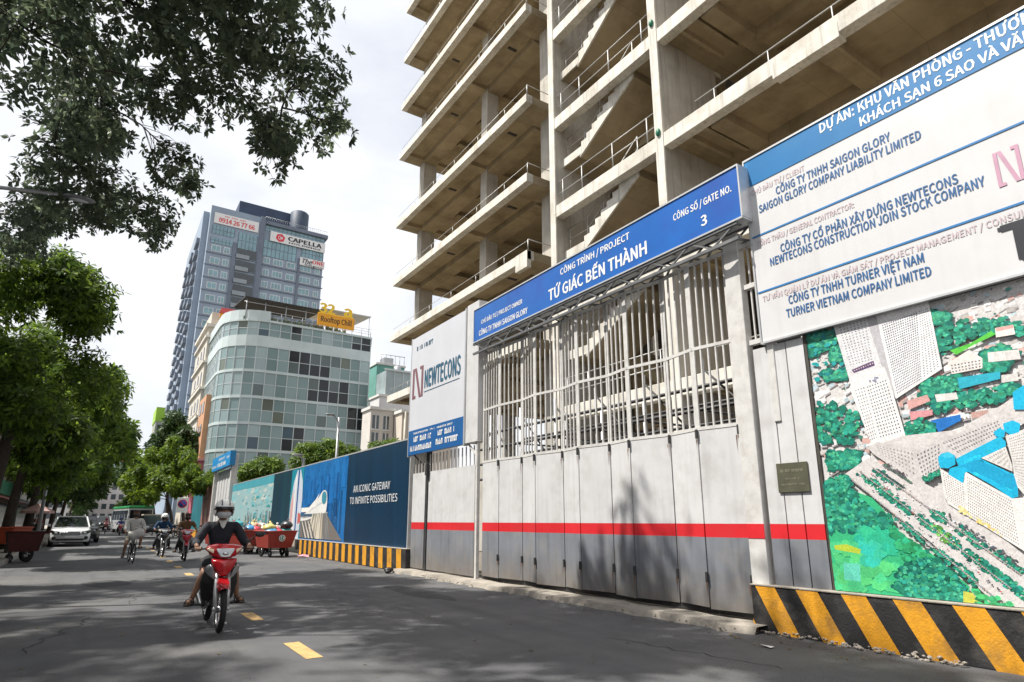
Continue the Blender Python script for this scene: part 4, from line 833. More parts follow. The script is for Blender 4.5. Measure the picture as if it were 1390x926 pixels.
wall_text(t, 'DỰ ÁN: KHU VĂN PHÒNG - THƯƠNG', X, 3.76, 6.475, .135, 2.22, .016, ref='DỰ ÁN: KHU VĂN PHÒNG - THƯƠ')
wall_text(t, 'KHÁCH SẠN 6 SAO VÀ VĂN', X, 3.25, 6.275, .125, 1.70, .016, ref='KHÁCH SẠN 6 SAO VÀ VĂ')
t.build('lettering', MATS['sign_white'], bd, fix=False)
t = MB(); X = 7.464
wall_text(t, 'CÔNG TY TNHH SAIGON GLORY', X, 4.48, 5.905, .115, 1.55)
wall_text(t, 'SAIGON GLORY COMPANY LIABILITY LIMITED', X, 4.77, 5.745, .115, 2.16)
wall_text(t, 'CÔNG TY CỔ PHẦN XÂY DỰNG NEWTECONS', X, 4.51, 5.03, .115, 2.17)
wall_text(t, 'NEWTECONS CONSTRUCTION JOIN STOCK COMPANY', X, 4.69, 4.885, .115, 2.58)
wall_text(t, 'CÔNG TY TNHH TURNER VIỆT NAM', X, 4.48, 4.255, .115, 1.68)
wall_text(t, 'TURNER VIETNAM COMPANY LIMITED', X, 4.53, 4.075, .115, 1.78)
t.build('lettering', M_ink, bd, fix=False)
t = MB()
wall_text(t, 'CHỦ ĐẦU TƯ / CLIENT', X, 4.87, 6.065, .078, .84, .006)
wall_text(t, 'TỔNG THẦU / GENERAL CONTRACTOR:', X, 4.86, 5.245, .078, 1.40, .006)
wall_text(t, 'TƯ VẤN QUẢN LÝ DỰ ÁN VÀ GIÁM SÁT / PROJECT MANAGEMENT / CONSULTANT', X, 4.86, 4.405, .078, 3.03, .006, ref='TƯ VẤN QUẢN LÝ DỰ ÁN VÀ GIÁM SÁT / PROJECT MANAGEMENT / CONSUL')
t.build('lettering', M_faint, bd, fix=False)
def n_mark(mb, x, y, z, w, h, mi=0, s=.16):
    """square N emblem: bracket shaped N, y left edge, z bottom"""
    P = lambda u, v: (x, y-u*w, z+v*h)
    for q in ([(0,0),(s*1.9,0),(s*1.9,s*.55),(s,s*.55),(s,1),(0,1)], [(1-s*1.9,1),(1,1),(1,0),(1-s,0),(1-s,1-s*.55),(1-s*1.9,1-s*.55)], [(s,1),(s*2.1,1),(1-s,.0),(1-s*2.1,0)]):
        mb.poly([P(*a) for a in q], mi)
m = MB(); n_mark(m, 7.4635, 2.0, 4.80, .225, .40); m.build('emblem', pm('emblem_mauve', (.50, .28, .38), .5, .1, 5), bd, fix=False)
m = MB(); wall_text(m, 'TURNER', 7.4635, 2.08, 3.97, .40, None, .03); m.build('lettering', pm('board_black', (.02, .022, .03), .5, .1, 5), bd, fix=False)

# printed picture hoarding (aerial city picture)
po = thing('picture_hoarding', 'large aerial city picture printed on the hoarding under the project board', 'billboard', (7.55, 2.5, .58))
V_print = vcol_mat('printed_vinyl', .42, .16, 9, grain=.30)
m = MB(); POSTER(m); m.build('print', V_print, po, fix=False)
m = MB(); m.box(7.52, 7.585, -1.5, 4.33, 3.80, 3.835); m.box(7.52, 7.585, 4.33, 4.365, .56, 3.835); m.box(7.52, 7.585, -1.5, 4.33, .565, .592); m.box(7.551, 7.585, -1.5, 4.33, .592, 3.80)
m.build('frame', pm('dark_frame', (.06, .055, .045), .6, .3, 5), po)

# striped barriers
M_yel = pm('barrier_yellow', (.66, .30, .012), .7, .12, 3, .3, 40, dirt=(.16, .10, .04), dirt_amt=.6, dscale=3.2, streak=.25)
M_blk = pm('barrier_black', (.016, .016, .017), .65, .3, 4, .3, 40, dirt=(.12, .11, .10), dirt_amt=.45, dscale=3)
M_cap = pm('barrier_concrete', (.30, .27, .23), .9, .2, 4, .4, 40)
def barrier(name, label, xf, xb, y0, y1, z0, z1, period, lean, phase):
    b = thing(name, label, 'barrier', ((xf+xb)/2, (y0+y1)/2, z0))
    m = MB(); m.box(xf+.012, xb, y0+.004, y1-.004, z0, z1-.004, 0, .01); m.build('core', [M_blk], b)
    st = MB(); H = z1-z0
    for k in range(-2, int((y1-y0)/period)+3):
        a = y1-phase-k*period; c = a-period*.5
        pts = clip_y([(a, z1), (c, z1), (c-lean, z0), (a-lean, z0)], y0, y1)
        if len(pts) > 2: st.poly([(xf+.006, u, w) for u, w in pts])
    st.build('yellow_stripes', M_yel, b, fix=False)
    m = MB(); m.box(xf, xb, y0, y1, z1-.003, z1+.018, 0, .006); m.build('cap', M_cap, b)
    return b
barrier('striped_barrier', 'low black and yellow barrier wall under the aerial picture', 7.40, 7.6, -3, 5.44, 0, .57, .575, .30, .07)
barrier('striped_barrier', 'long black and yellow barrier wall below the blue hoarding', 7.36, 7.6, 16.55, 27.7, .02, .62, .69, .05, .12)
m = MB()
for k in range(130):
    c = (7.33+random.uniform(-.06, .1), random.uniform(3.0, 5.4), random.uniform(.0, .05)); s = random.uniform(.006, .03)
    bmx = bmesh.new(); bmesh.ops.create_icosphere(bmx, subdivisions=1, radius=s)
    for v in bmx.verts: v.co = Vector((v.co.x*random.uniform(.7, 1.3)+c[0], v.co.y*random.uniform(.7, 1.5)+c[1], v.co.z*.6+c[2]))
    m.bm(bmx); bmx.free()
for k in range(160):
    c = (7.08+random.gauss(0, .09), random.uniform(5.5, 16.4), .05); s = random.uniform(.006, .02)
    bmx = bmesh.new(); bmesh.ops.create_icosphere(bmx, subdivisions=1, radius=s)
    for v in bmx.verts: v.co += Vector(c)
    m.bm(bmx); bmx.free()
props(m.build('rubble', M_cap), 'loose concrete rubble and grit along the foot of the wall', 'rubble', kind='stuff')

# contractor sign left of the gate, on its column
ns = thing('contractor_sign', 'white contractor board with blue lower band left of the gate sign', 'sign', (7.4, 15, 3.25))
m = MB(); m.box(7.36, 7.46, 13.34, 16.65, 3.95, 6.76); m.build('panel', pm('contractor_white', (.58, .59, .63), .35, .05, .9), ns)
m = MB(); m.box(7.355, 7.46, 13.34, 16.65, 3.24, 3.947); m.build('lower_band', pm('contractor_blue', (.012, .10, .30), .4, .08, 2), ns)
m = MB(); m.box(7.35, 7.47, 13.30, 13.338, 3.2, 6.8); m.box(7.35, 7.47, 16.652, 16.69, 3.2, 6.8); m.build('frame', M_alu, ns)
m = MB(); n_mark(m, 7.354, 16.52, 4.88, .72, .92, s=.17); m.build('emblem', pm('emblem_plum', (.20, .085, .10), .5, .1, 5), ns, fix=False)
m = MB(); wall_text(m, 'NEWTECONS', 7.353, 15.72, 5.10, .50, 2.16, .03)
m.box(7.352, 7.356, 13.6, 15.72, 4.975, 4.99)
glyph_row(m, 7.353, 16.3, 6.33, .13, 1.1, 11, random.Random(4)); m.build('lettering', pm('contractor_ink', (.02, .10, .17), .5, .1, 6), ns, fix=False)
m = MB()
for y, z, h, w, n in ((16.3, 3.82, .05, 2.4, 40), (16.28, 3.60, .15, 1.15, 11), (16.5, 3.34, .15, 1.5, 14), (14.75, 3.62, .14, 1.0, 10), (14.85, 3.38, .15, 1.25, 12)): glyph_row(m, 7.35, y, z, h, w, n, random.Random(int(z*100+y)))
m.build('lettering', MATS['sign_white'], ns, fix=False)
sp = thing('sign_column', 'white box column on a thin pole between contractor board and gate', 'post', (7.5, 12.95, .1))
m = MB(); m.box(7.38, 7.66, 12.68, 13.28, 3.25, 6.85, 0, .012); m.build('box_column', M_white, sp)
m = MB(); m.box(7.42, 7.5, 12.74, 12.82, .1, 3.25); m.beam((7.46, 13.25, 3.25), (7.46, 12.8, 2.9), .04, .04); m.build('pole', M_bar, sp)
# small side gate under the contractor board
sd = thing('side_gate', 'narrow side gate of white and grey sheets below the contractor board', 'gate', (7.5, 14.6, .1))
for (a, b, x) in ((16.55, 15.72, 7.5), (15.55, 14.45, 7.52), (14.42, 12.98, 7.5)):
    s = MB(); banded(s, a, x, b, x, .14, 2.72); lf = s.build('gate_leaf', [M_white, M_red, M_grey], sd)
    s = MB()
    for y in np.arange(b+.05, a, .2): s.box(x, x+.025, y, y+.03, 2.722, 3.2)
    s.build('bars', M_bar, lf)
m = MB(); m.box(7.5, 7.62, 15.58, 15.69, .1, 3.3); m.beam((7.45, 16.4, 3.24), (7.6, 16.1, 2.95), .03, .03); m.build('gate_post', M_dark, sd)
m = MB(); m.box(7.42, 7.5, 15.5, 15.62, 2.62, 2.95, 0, .01); m.build('junction_box', M_dark, sd)

# long printed hoarding, left
hd = thing('printed_hoarding', 'long printed site hoarding of blue and sea green panels above the striped barrier', 'hoarding', (7.5, 30, .6))
HOARDING(hd)
m = MB(); m.box(7.47, 7.6, 16.70, 16.76, .55, 3.82); m.box(7.46, 7.6, 16.76, 45.9, .60, .64); m.box(7.49, 7.6, 16.76, 45.9, 3.755, 3.80); m.build('frame', M_alu, hd)
m = MB(); wall_text(m, 'AN ICONIC GATEWAY', 7.484, 21.55, 2.37, .235, 3.35, .004); wall_text(m, 'TO INFINITE POSSIBILITIES', 7.484, 21.85, 1.97, .235, 4.25, .004)
m.build('lettering', pm('hoarding_letters', (.72, .74, .76), .5, .05, 5), hd, fix=False)
# second gate further up the street
g2 = thing('distant_site_gate', 'distant pale grey site gate with bright blue sign beyond the hoarding', 'gate', (7.5, 49, 0))
m = MB()
for k in range(12): m.box(7.5+(.03 if k % 2 else 0), 7.6, 46.2+.58*k, 46.2+.58*k+.56, .1, 5.05)
m.build('gate_leaf', M_white, g2)
for y in (45.95, 53.3): 
    m = MB(); m.box(7.3, 7.7, y, y+.35, 0, 5.9 if y < 50 else 5.1, 0, .02); m.build('gate_post', M_bar, g2)
s2 = thing('distant_gate_sign', 'bright blue sign on top of the distant site gate', 'sign', (7.3, 49.5, 5.1))
m = MB(); m.box(7.1, 7.45, 45.7, 53.6, 5.1, 6.1); m.build('panel', pm('sign_blue_far', (.012, .24, .55), .4, .08, 1.2), s2)
m = MB(); wall_text(m, 'CÔNG TRÌNH / PROJECT', 7.095, 50.6, 5.72, .16, 2.6, .02); wall_text(m, 'TỨ GIÁC BẾN THÀNH', 7.095, 51.0, 5.27, .25, 3.6, .03); wall_text(m, 'CỔNG SỐ / GATE NO.', 7.095, 47.2, 5.66, .15, 1.2, .02)
wall_text(m, 'CÔNG TY TNHH SAIGON GLORY', 7.095, 53.4, 5.3, .16, 2.0, .02); m.build('lettering', MATS['sign_white'], s2, fix=False)
# ------------------------------------------------------------------ buildings behind the hoarding and up the street
M_glassb = vcol_mat('office_glazing', .10, .10, .5, .45)
M_mull = pm('pale_mullion', (.50, .55, .55), .5, .08, 2, metal=.2)
M_span = pm('pale_spandrel', (.50, .57, .565), .4, .08, .5, dirt=(.36, .42, .42), dirt_amt=.35, dscale=.4)
M_dglass = pm('dark_window_glass', (.03, .042, .05), .12, .3, .6, spec=.8)
gb = thing('glass_office_building', 'pale glass office block with rounded corner and open roof terrace', 'building', (18, 85, 0))
GB = []
for y in np.arange(101, 85.1, -1.36): GB.append((10.4, y))
for k in range(7): a = R(90*k/6); GB.append((15.4-5*math.cos(a), 85-5*math.sin(a)))
x = 15.4
while x < 28.6: x += 1.36; GB.append((x, 80.0))
GB.append((30.4, 84)); GB.append((30.4, 101))
def ring(mb, z0, z1, out=0.0, mi=0, th=.3, cap=True):
    """wall strip that follows the plan"""
    cx, cy = 20.4, 91
    P = []
    for i, (x, y) in enumerate(GB):
        a = Vector(GB[max(i-1, 0)]); b = Vector(GB[min(i+1, len(GB)-1)]); d = (b-a).normalized(); n = Vector((d.y, -d.x))
        if n.dot(Vector((x-cx, y-cy))) < 0: n = -n
        P.append((x+n.x*out, y+n.y*out, x-n.x*th, y-n.y*th))
    for i in range(len(P)-1):
        a, b = P[i], P[i+1]
        mb.poly([(a[0], a[1], z0), (b[0], b[1], z0), (b[0], b[1], z1), (a[0], a[1], z1)], mi)
        if cap:
            mb.poly([(a[0], a[1], z1), (b[0], b[1], z1), (b[2], b[3], z1), (a[2], a[3], z1)], mi)
            mb.poly([(a[0], a[1], z0), (b[0], b[1], z0), (b[2], b[3], z0), (a[2], a[3], z0)], mi)
m = MB(); m.poly([(x, y, 24.3) for x, y in GB]); m.build('roof_deck', M_conc, gb)
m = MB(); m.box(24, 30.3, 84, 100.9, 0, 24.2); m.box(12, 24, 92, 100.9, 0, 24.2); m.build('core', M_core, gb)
floors = [(3.18, 6.2), (6.6, 9.55), (9.95, 12.9), (13.3, 16.2), (16.6, 19.55), (19.95, 22.9), (24.4, 26.2)]
rb = random.Random(3)
tone = [(.19, .27, .27), (.24, .32, .325), (.016, .02, .024), (.10, .13, .13), (.13, .15, .12), (.30, .38, .385), (.06, .10, .13)]
for fi, (z0, z1) in enumerate(floors):
    g = MB(); zm = z0+(z1-z0)*.5
    dark = {5: .62, 4: .5, 6: .3, 3: .18, 2: .2, 1: .3, 0: .3}[fi]
    for i in range(len(GB)-1):
        (xa, ya), (xb, yb) = GB[i], GB[i+1]
        right = xa > 17
        for (a, b) in ((z0, zm), (zm, z1)):
            p = rb.random(); run = math.sin(xa*.55+fi*1.9) > (.15 if fi >= 4 else .72)       # rooms with the blinds up come in runs
            if right and run and p < .85: c = tone[2] if p < .6 else tone[3]
            elif p < .90: c = tone[[0, 1, 0, 5][int(xa*.9+fi*1.3) % 4]]
            else: c = tone[rb.choice([3, 4, 6])]
            f = rb.uniform(.9, 1.1); g.poly([(xa, ya, a), (xb, yb, a), (xb, yb, b), (xa, ya, b)], 0, tuple(q*f for q in c))
    w = g.build('window_band', M_glassb, gb)
    mu = MB()
    for i, (x, y) in enumerate(GB): mu.box(x-.05, x+.05, y-.07, y+.07, z0-.02, z1+.02)
    ring(mu, zm-.04, zm+.04, .03, 0, .1); mu.build('mullions', M_mull, w)
for (a, b) in ((2.7, 3.16), (6.22, 6.58), (9.57, 9.93), (12.92, 13.28), (16.22, 16.58), (19.57, 19.93), (22.92, 24.38)):
    m = MB(); ring(m, a, b, .07); m.build('spandrel', M_span, gb)
m = MB(); ring(m, 0, 2.68, .0); m.build('ground_floor_wall', M_span, gb)
m = MB()
ring(m, 26.22, 26.5, .15); m.build('cornice', M_span, gb)
m = MB(); keep = GB; GB = [p for p in keep if p[0] < 16.5 or False][:20]
ring(m, 26.52, 27.7, .1); m.build('parapet', M_span, gb); GB = keep
m = MB()
for i, (x, y) in enumerate(GB):
    if y < 86: m.tube([(x, y+.2, 26.5), (x, y+.2, 27.7)], .035, 5)
for h in (27.0, 27.35, 27.7): m.tube([(x, y+.2, h) for x, y in GB if y < 86], .03, 5)
m.build('roof_railing', M_steelg, gb)
m = MB(); m.prism([(80.6, 29.3), (90, 30.6), (90, 30.75), (80.6, 29.45)], 'X', 12.2, 22.2)
for k in range(24): m.box(12.2+.42*k, 12.25+.42*k, 80.55, 80.62, 29.1, 29.5)
m.build('terrace_canopy', pm('canopy_black', (.02, .02, .022), .7, .3, 2), gb)
m = MB()
for x in (12.5, 14.8, 17.4, 20, 22): m.tube([(x, 80.8, 26.4), (x, 80.8, 29.35)], .06, 6); m.tube([(x, 89, 26.4), (x, 89, 30.6)], .06, 6)
m.tube([(12.2, 80.8, 28.8), (22.2, 80.8, 28.8)], .05, 6); m.build('canopy_post', M_steelg, gb)
m = MB(); m.prism([(82, 30.2), (90, 31.0), (90, 31.1), (82, 30.3)], 'X', 22.4, 29.6)
for x in (22.6, 26, 29.4): m.tube([(x, 82.2, 26.4), (x, 82.2, 30.2)], .05, 5)
m.build('awning', pm('awning_white', (.6, .6, .58), .6, .1, 1), gb)
for k in range(22):
    m = MB(); x = 12.5+k*.62; m.ball((x, 80.9+rb.uniform(0, .6), 27.1), .3*rb.uniform(.6, 1.3), 0, 1, 1, 1.3, 8, 6); m.box(x-.2, x+.2, 80.9, 81.3, 26.4, 26.9)
    m.build('terrace_plant', pm('terrace_things', (.16, .19, .12), .8, .5, 2), gb)
rs = thing('rooftop_bar_sign', 'orange rooftop bar sign with big yellow numerals on the glass block', 'sign', (24, 79.9, 26.6))
m = MB(); m.box(21.3, 26.4, 79.75, 79.9, 27.0, 28.7, 0, .02); m.build('panel', pm('sign_orange', (.75, .33, .01), .5, .08, 1), rs)
m = MB(); front_text(m, 'Rooftop Chill', 21.7, 79.74, 27.55, .75, 4.3, .02); m.build('lettering', pm('sign_brown', (.06, .03, .01), .5, .1, 2), rs, fix=False)
m = MB(); front_text(m, '32', 21.5, 79.8, 28.85, 1.3, 2.0, .05); front_text(m, 'a', 24.8, 79.8, 28.85, 1.5, 1.1, .05)
m.box(21.4, 26.2, 79.82, 79.9, 28.72, 28.82); m.build('numerals', pm('sign_yellow', (.85, .55, .02), .5, .05, 1), rs, fix=False)

# blue grey apartment tower
M_tw = pm('tower_render', (.27, .335, .42), .8, .10, .25, dirt=(.22, .255, .31), dirt_amt=.5, dscale=.15, streak=.15)
M_tw2 = pm('tower_trim', (.15, .18, .23), .8, .12, .3)
M_twg = pm('tower_glass', (.16, .30, .35), .12, .3, .4, spec=.9)
M_frame = pm('white_window_frame', (.62, .64, .64), .6, .08, 2)
at = thing('apartment_tower', 'tall blue grey apartment tower with banners near its top', 'building', (27, 168, 0))
m = MB(); m.box(13.1, 40.3, 150, 186, 0, 73.0); m.box(13.1, 24.2, 149.2, 150, 0, 74.3); m.box(11.8, 13.1, 152, 186, 0, 73.6); m.build('wall', M_tw, at)
m = MB(); m.box(24.2, 25.3, 148.9, 150, 0, 74.5); m.box(25.3, 40.9, 149.3, 186, 73.0, 73.9); m.box(18.6, 19.4, 148.9, 149.2, 20, 66)
m.box(34.0, 34.6, 149.7, 150, 10, 66)
m.build('pilaster', M_tw2, at)
zt = [63.0-3.1*k for k in range(16)]
for z in zt:
    m = MB(); m.box(13.0, 24.3, 149.05, 149.2, z-.75, z-.55); m.build('string_course', M_tw2, at)
    m = MB(); m.box(25.3, 40.6, 149.8, 150, z-.75, z-.5); m.build('string_course', M_tw2, at)
wp = MB(); wp.box(-.95, .95, -.03, .06, -.75, .75); 
def tw_window(x, y, z, w, h):
    f = MB(); f.box(x-w/2-.09, x+w/2+.09, y-.07, y+.05, z-h/2-.09, z+h/2+.09)
    o = f.build('window', M_frame, at)
    g = MB(); n = 2 if w < 2 else 3
    for k in range(n): a = x-w/2+w*k/n+.05; g.box(a, a+w/n-.1, y-.09, y-.071, z-h/2+.05, z+h/2-.05)
    g.build('pane', M_twg, o)
for z in zt[:9]:
    for (x, y, w) in ((15.1, 149.2, 1.9), (17.4, 149.2, 1.2), (26.6, 150, 1.3), (29.3, 150, 2.2), (32.4, 150, 1.9), (36.0, 150, 2.6), (39.0, 150, 1.1)): tw_window(x, y, z+.6, w, 1.45)
for z in zt[:11]: m = MB(); m.box(19.6, 24.0, 149.1, 149.3, z-.6, z+1.9); m.build('balcony_recess', M_dglass, at)
for z in zt[:11]:
    m = MB(); m.box(19.5, 22.4, 148.6, 149.1, z-.75, z+.25); m.build('balcony', pm('balcony_rail', (.26, .30, .33), .6, .1, 1), at)
def glass_row(x0, x1, y, z0, z1, n):
    f = MB(); f.box(x0, x1, y-.1, y-.02, z0, z1); o = f.build('window', M_frame if n < 0 else M_twg, at)
    g = MB()
    for k in range(n+1): a = x0+(x1-x0)*k/n; g.box(a-.06, a+.06, y-.14, y-.101, z0, z1)
    g.box(x0, x1, y-.135, y-.102, (z0+z1)/2-.06, (z0+z1)/2+.06); g.build('mullions', M_tw2, o)
glass_row(13.8, 18.6, 149.2, 67.2, 69.4, 6); glass_row(13.8, 18.6, 149.2, 64.9, 66.2, 6); glass_row(19.6, 23.8, 149.2, 64.9, 69.0, 5)
glass_row(25.5, 40.2, 150, 71.5, 72.9, 14); glass_row(25.5, 33.4, 150, 64.8, 69.0, 8); glass_row(34.8, 40.1, 150, 66.6, 69.0, 6)
for k, z in enumerate([66-3.1*k for k in range(18)]):     # street side balconies
    for y in (153, 163, 174) if k < 14 else (153,):
        m = MB(); m.box(11.1, 11.8, y, y+5, z-.4, z+.9); m.build('balcony', M_tw2, at)
    if k % 2 == 0:
        for y in (159.5, 170): m = MB(); m.box(11.7, 11.8, y, y+1.8, z+.5, z+2.3); m.build('side_window', M_twg, at)
m = MB(); m.box(19.5, 33, 153, 165, 73, 79.2); m.build('penthouse', pm('penthouse_blue', (.035, .055, .10), .7, .2, .5), at)
m = MB(); m.lathe([(2.3, 73), (2.3, 79.3), (1.9, 79.7), (.01, 79.7)], 'Z', 24, 0, (34.0, 152.5, 0)); m.build('water_tank', pm('tank_blue', (.03, .05, .085), .6, .2, .6), at)
m = MB()
for k in range(30): m.tube([(25.3+k*.52, 149.4, 73.9), (25.3+k*.52, 149.4, 74.9)], .03, 4)
m.tube([(25.3, 149.4, 74.9), (40.8, 149.4, 74.9)], .04, 5); m.build('roof_railing', M_steelg, at)
M_ban = pm('banner_white', (.70, .70, .70), .6, .05, 1)
b1 = thing('phone_banner', 'white banner with a red phone number on the tower, upper left', 'banner', (18.7, 149, 70))
m = MB(); m.box(13.9, 23.8, 148.95, 149.08, 69.9, 72.6); m.build('panel', M_ban, b1)
m = MB(); front_text(m, '0914 26 77 66', 14.9, 148.93, 70.35, 1.15, 8.0, .04); [m.box(16.2+.36*k, 16.2+.36*k+.2, 148.93, 148.94, 71.9, 72.2) for k in range(14) if k % 5 != 3]; m.build('lettering', pm('banner_red', (.62, .10, .10), .6, .1, 1), b1, fix=False)
b2 = thing('company_banner', 'large white banner with red emblem and dark lettering on the tower', 'banner', (33.8, 149, 69))
m = MB(); m.box(26.8, 40.4, 149.5, 149.65, 68.9, 71.5); m.build('panel', M_ban, b2)
m = MB(); front_text(m, 'CAPELLA', 31.0, 149.48, 69.95, 1.1, 8.4, .04); front_text(m, 'HOLDINGS', 31.2, 149.48, 69.25, .40, 8.0, .03); m.build('lettering', MATS['board_black'], b2, fix=False)
m = MB(); hx, hz = 29.2, 70.2
ho = [(hx+1.15*math.cos(R(60*k+15)), hz+1.15*math.sin(R(60*k+15))) for k in range(6)]; hi = [(hx+.62*math.cos(R(60*k+15)), hz+.62*math.sin(R(60*k+15))) for k in range(6)]
for k in range(6): m.poly([(ho[k][0], 149.48, ho[k][1]), (ho[(k+1) % 6][0], 149.48, ho[(k+1) % 6][1]), (hi[(k+1) % 6][0], 149.48, hi[(k+1) % 6][1]), (hi[k][0], 149.48, hi[k][1])])
front_text(m, 'C', hx-.4, 149.47, hz-.36, .75, .75, .08); m.build('emblem', pm('emblem_red', (.62, .015, .04), .5, .1, 1), b2, fix=False)
b3 = thing('small_banner', 'small white banner with black script and red letters, right edge of tower', 'banner', (37.4, 149.5, 64))
m = MB(); m.box(34.4, 40.6, 149.5, 149.62, 64.3, 66.4); m.build('panel', M_ban, b3)
m = MB(); front_text(m, 'The', 34.7, 149.48, 64.9, 1.2, 2.6, .02, shear=.25); front_text(m, 'Saigon', 35.5, 149.48, 64.4, .4, 4.6, .02); m.build('lettering', MATS['board_black'], b3, fix=False)
m = MB(); front_text(m, 'ONE', 37.4, 149.48, 65.2, 1.0, 3.0, .03); m.build('red_lettering', MATS['banner_red'], b3, fix=False)

# cream ornate building with arched windows
M_cream = pm('cream_stucco', (.56, .52, .45), .85, .08, .6, dirt=(.4, .36, .3), dirt_amt=.3, streak=.2)
cb = thing('ornate_cream_building', 'narrow cream ornate building with arched windows left of the glass block', 'building', (13, 101, 0))
m = MB(); m.box(10.0, 17, 95, 108, 0, 28.8); m.box(10.3, 14, 96, 104, 28.8, 31.4); m.build('wall', M_cream, cb)
for z in (7.2, 11.3, 15.4, 19.5, 23.4, 27.2):
    m = MB(); m.box(9.7, 17, 94.75, 95, z, z+.35); m.box(9.7, 10.0, 95, 108, z, z+.35); m.build('string_course', pm('cream_trim', (.64, .61, .55), .8, .08, 1), cb)
m = MB(); m.box(9.6, 17.1, 94.7, 108, 28.8, 29.25); m.build('cornice', pm('cream_trim', (.64, .61, .55), .8, .08, 1), cb)
for z in (8.2, 12.3, 16.4, 20.4, 24.2):
    for (x, y, face) in ((11.6, 94.93, 0), (13.2, 94.93, 0), (9.93, 97.2, 1), (9.93, 100.4, 1), (9.93, 104, 1)):
        o_ = [(-.55, 0), (.55, 0), (.55, 1.5)]+[(.55*math.cos(R(a)), 1.5+.55*math.sin(R(a))) for a in range(15, 180, 15)]+[(-.55, 1.5)]
        w = MB(); f = MB()
        if face: w.prism([(y+u, z+v) for u, v in o_], 'X', x, x+.06); f.box(x-.25, x, y-.7, y+.7, z-.3, z-.05)
        else: w.prism([(x+u, z+v) for u, v in o_], 'Y', y, y+.06); f.box(x-.7, x+.7, y-.25, y, z-.3, z-.05)
        wo = w.build('window', M_dglass, cb); f.build('sill', MATS['cream_trim'], wo)
ym = thing('yellow_roof_emblem', 'round orange and red sign on the cream building roof', 'sign', (12.2, 94.6, 29.4))
m = MB(); m.lathe([(.001, 0), (1.05, 0), (1.05, .15), (.001, .15)], 'Y', 24, 0, (12.2, 94.5, 30.6)); m.build('disc', MATS['sign_orange'], ym)
m = MB(); m.prism([(11.0, 31.0), (13.4, 31.0), (13.1, 31.8), (11.3, 31.8)], 'Y', 94.4, 94.7); m.build('red_top', MATS['banner_red'], ym)
m = MB(); m.box(12.05, 12.35, 94.7, 94.9, 29.2, 31); m.build('bracket', M_dark, ym)

pk = thing('pink_orange_shophouse', 'narrow shophouse, orange above and pink below, beside the glass block', 'building', (11, 88, 0))
m = MB(); m.box(9.75, 14, 86, 92, 9.0, 17.2); m.build('upper_wall', pm('orange_render', (.55, .30, .17), .85, .08, 1, streak=.2), pk)
m = MB(); m.box(9.75, 14, 86, 92, 0, 8.7); m.build('lower_wall', pm('pink_render', (.52, .13, .19), .85, .1, 1, streak=.2), pk)
m = MB(); m.box(9.3, 14, 85.7, 92, 8.71, 8.99); m.build('ledge', pm('pink_trim', (.6, .3, .3), .8, .1, 1), pk)
for z in (5.2, 12, 15):
    for y in (87.2, 89.8): m = MB(); m.box(9.70, 9.75, y, y+1.4, z, z+1.5); m.build('window', M_dglass, pk)
gn = thing('lime_topped_building', 'far building with a lime green top storey', 'building', (14, 205, 0))
m = MB(); m.box(10.5, 19, 200, 212, 0, 29); m.build('wall', pm('grey_render', (.3, .32, .27), .8, .1, .5), gn)
m = MB(); m.box(10.3, 19, 199.8, 212, 29, 33); m.build('lime_storey', pm('lime_panel', (.28, .48, .04), .6, .1, .5), gn)
for x in (11, 13.4, 15.8):
    m = MB(); m.box(x, x+1.8, 199.9, 200, 26, 28); m.build('window', M_dglass, gn)
# far end of the street
def far_block(label, x0, x1, y0, y1, z, col, roof, nx, nz):
    t = thing('distant_building', label, 'building', ((x0+x1)/2, (y0+y1)/2, 0))
    m = MB(); m.box(x0, x1, y0, y1, 0, z); m.build('wall', pm('render_%.2f_%.2f_%.2f' % col, col, .85, .1, .4), t)
    m = MB(); m.box(x0-.3, x1+.3, y0-.3, y1+.3, z, z+.9); m.build('roof', pm('roof_%.2f_%.2f' % roof[:2], roof, .8, .1, .5), t)
    for j in range(nz):
        for i in range(nx):
            w = (x1-x0)/nx; m = MB(); m.box(x0+w*(i+.2), x0+w*(i+.8), y0-.08, y0, 2+j*3.2, 3.7+j*3.2); m.build('window', M_dglass, t)
    return t
far_block('pale far building with a faded pink roof edge at the street end', -4, 9.5, 250, 270, 15.5, (.48, .45, .44), (.5, .26, .24), 6, 4)
far_block('far grey building with blue glazing behind the pink roofed one', 1.5, 6.2, 280, 295, 23.5, (.26, .36, .40), (.42, .10, .09), 4, 6)
far_block('low white far building closing the street on the left', -16, -3, 230, 250, 9.5, (.5, .5, .5), (.35, .35, .36), 5, 2)
far_block('low pale far building closing the street on the right', 9.8, 19, 235, 250, 10.5, (.42, .42, .42), (.3, .3, .3), 4, 3)

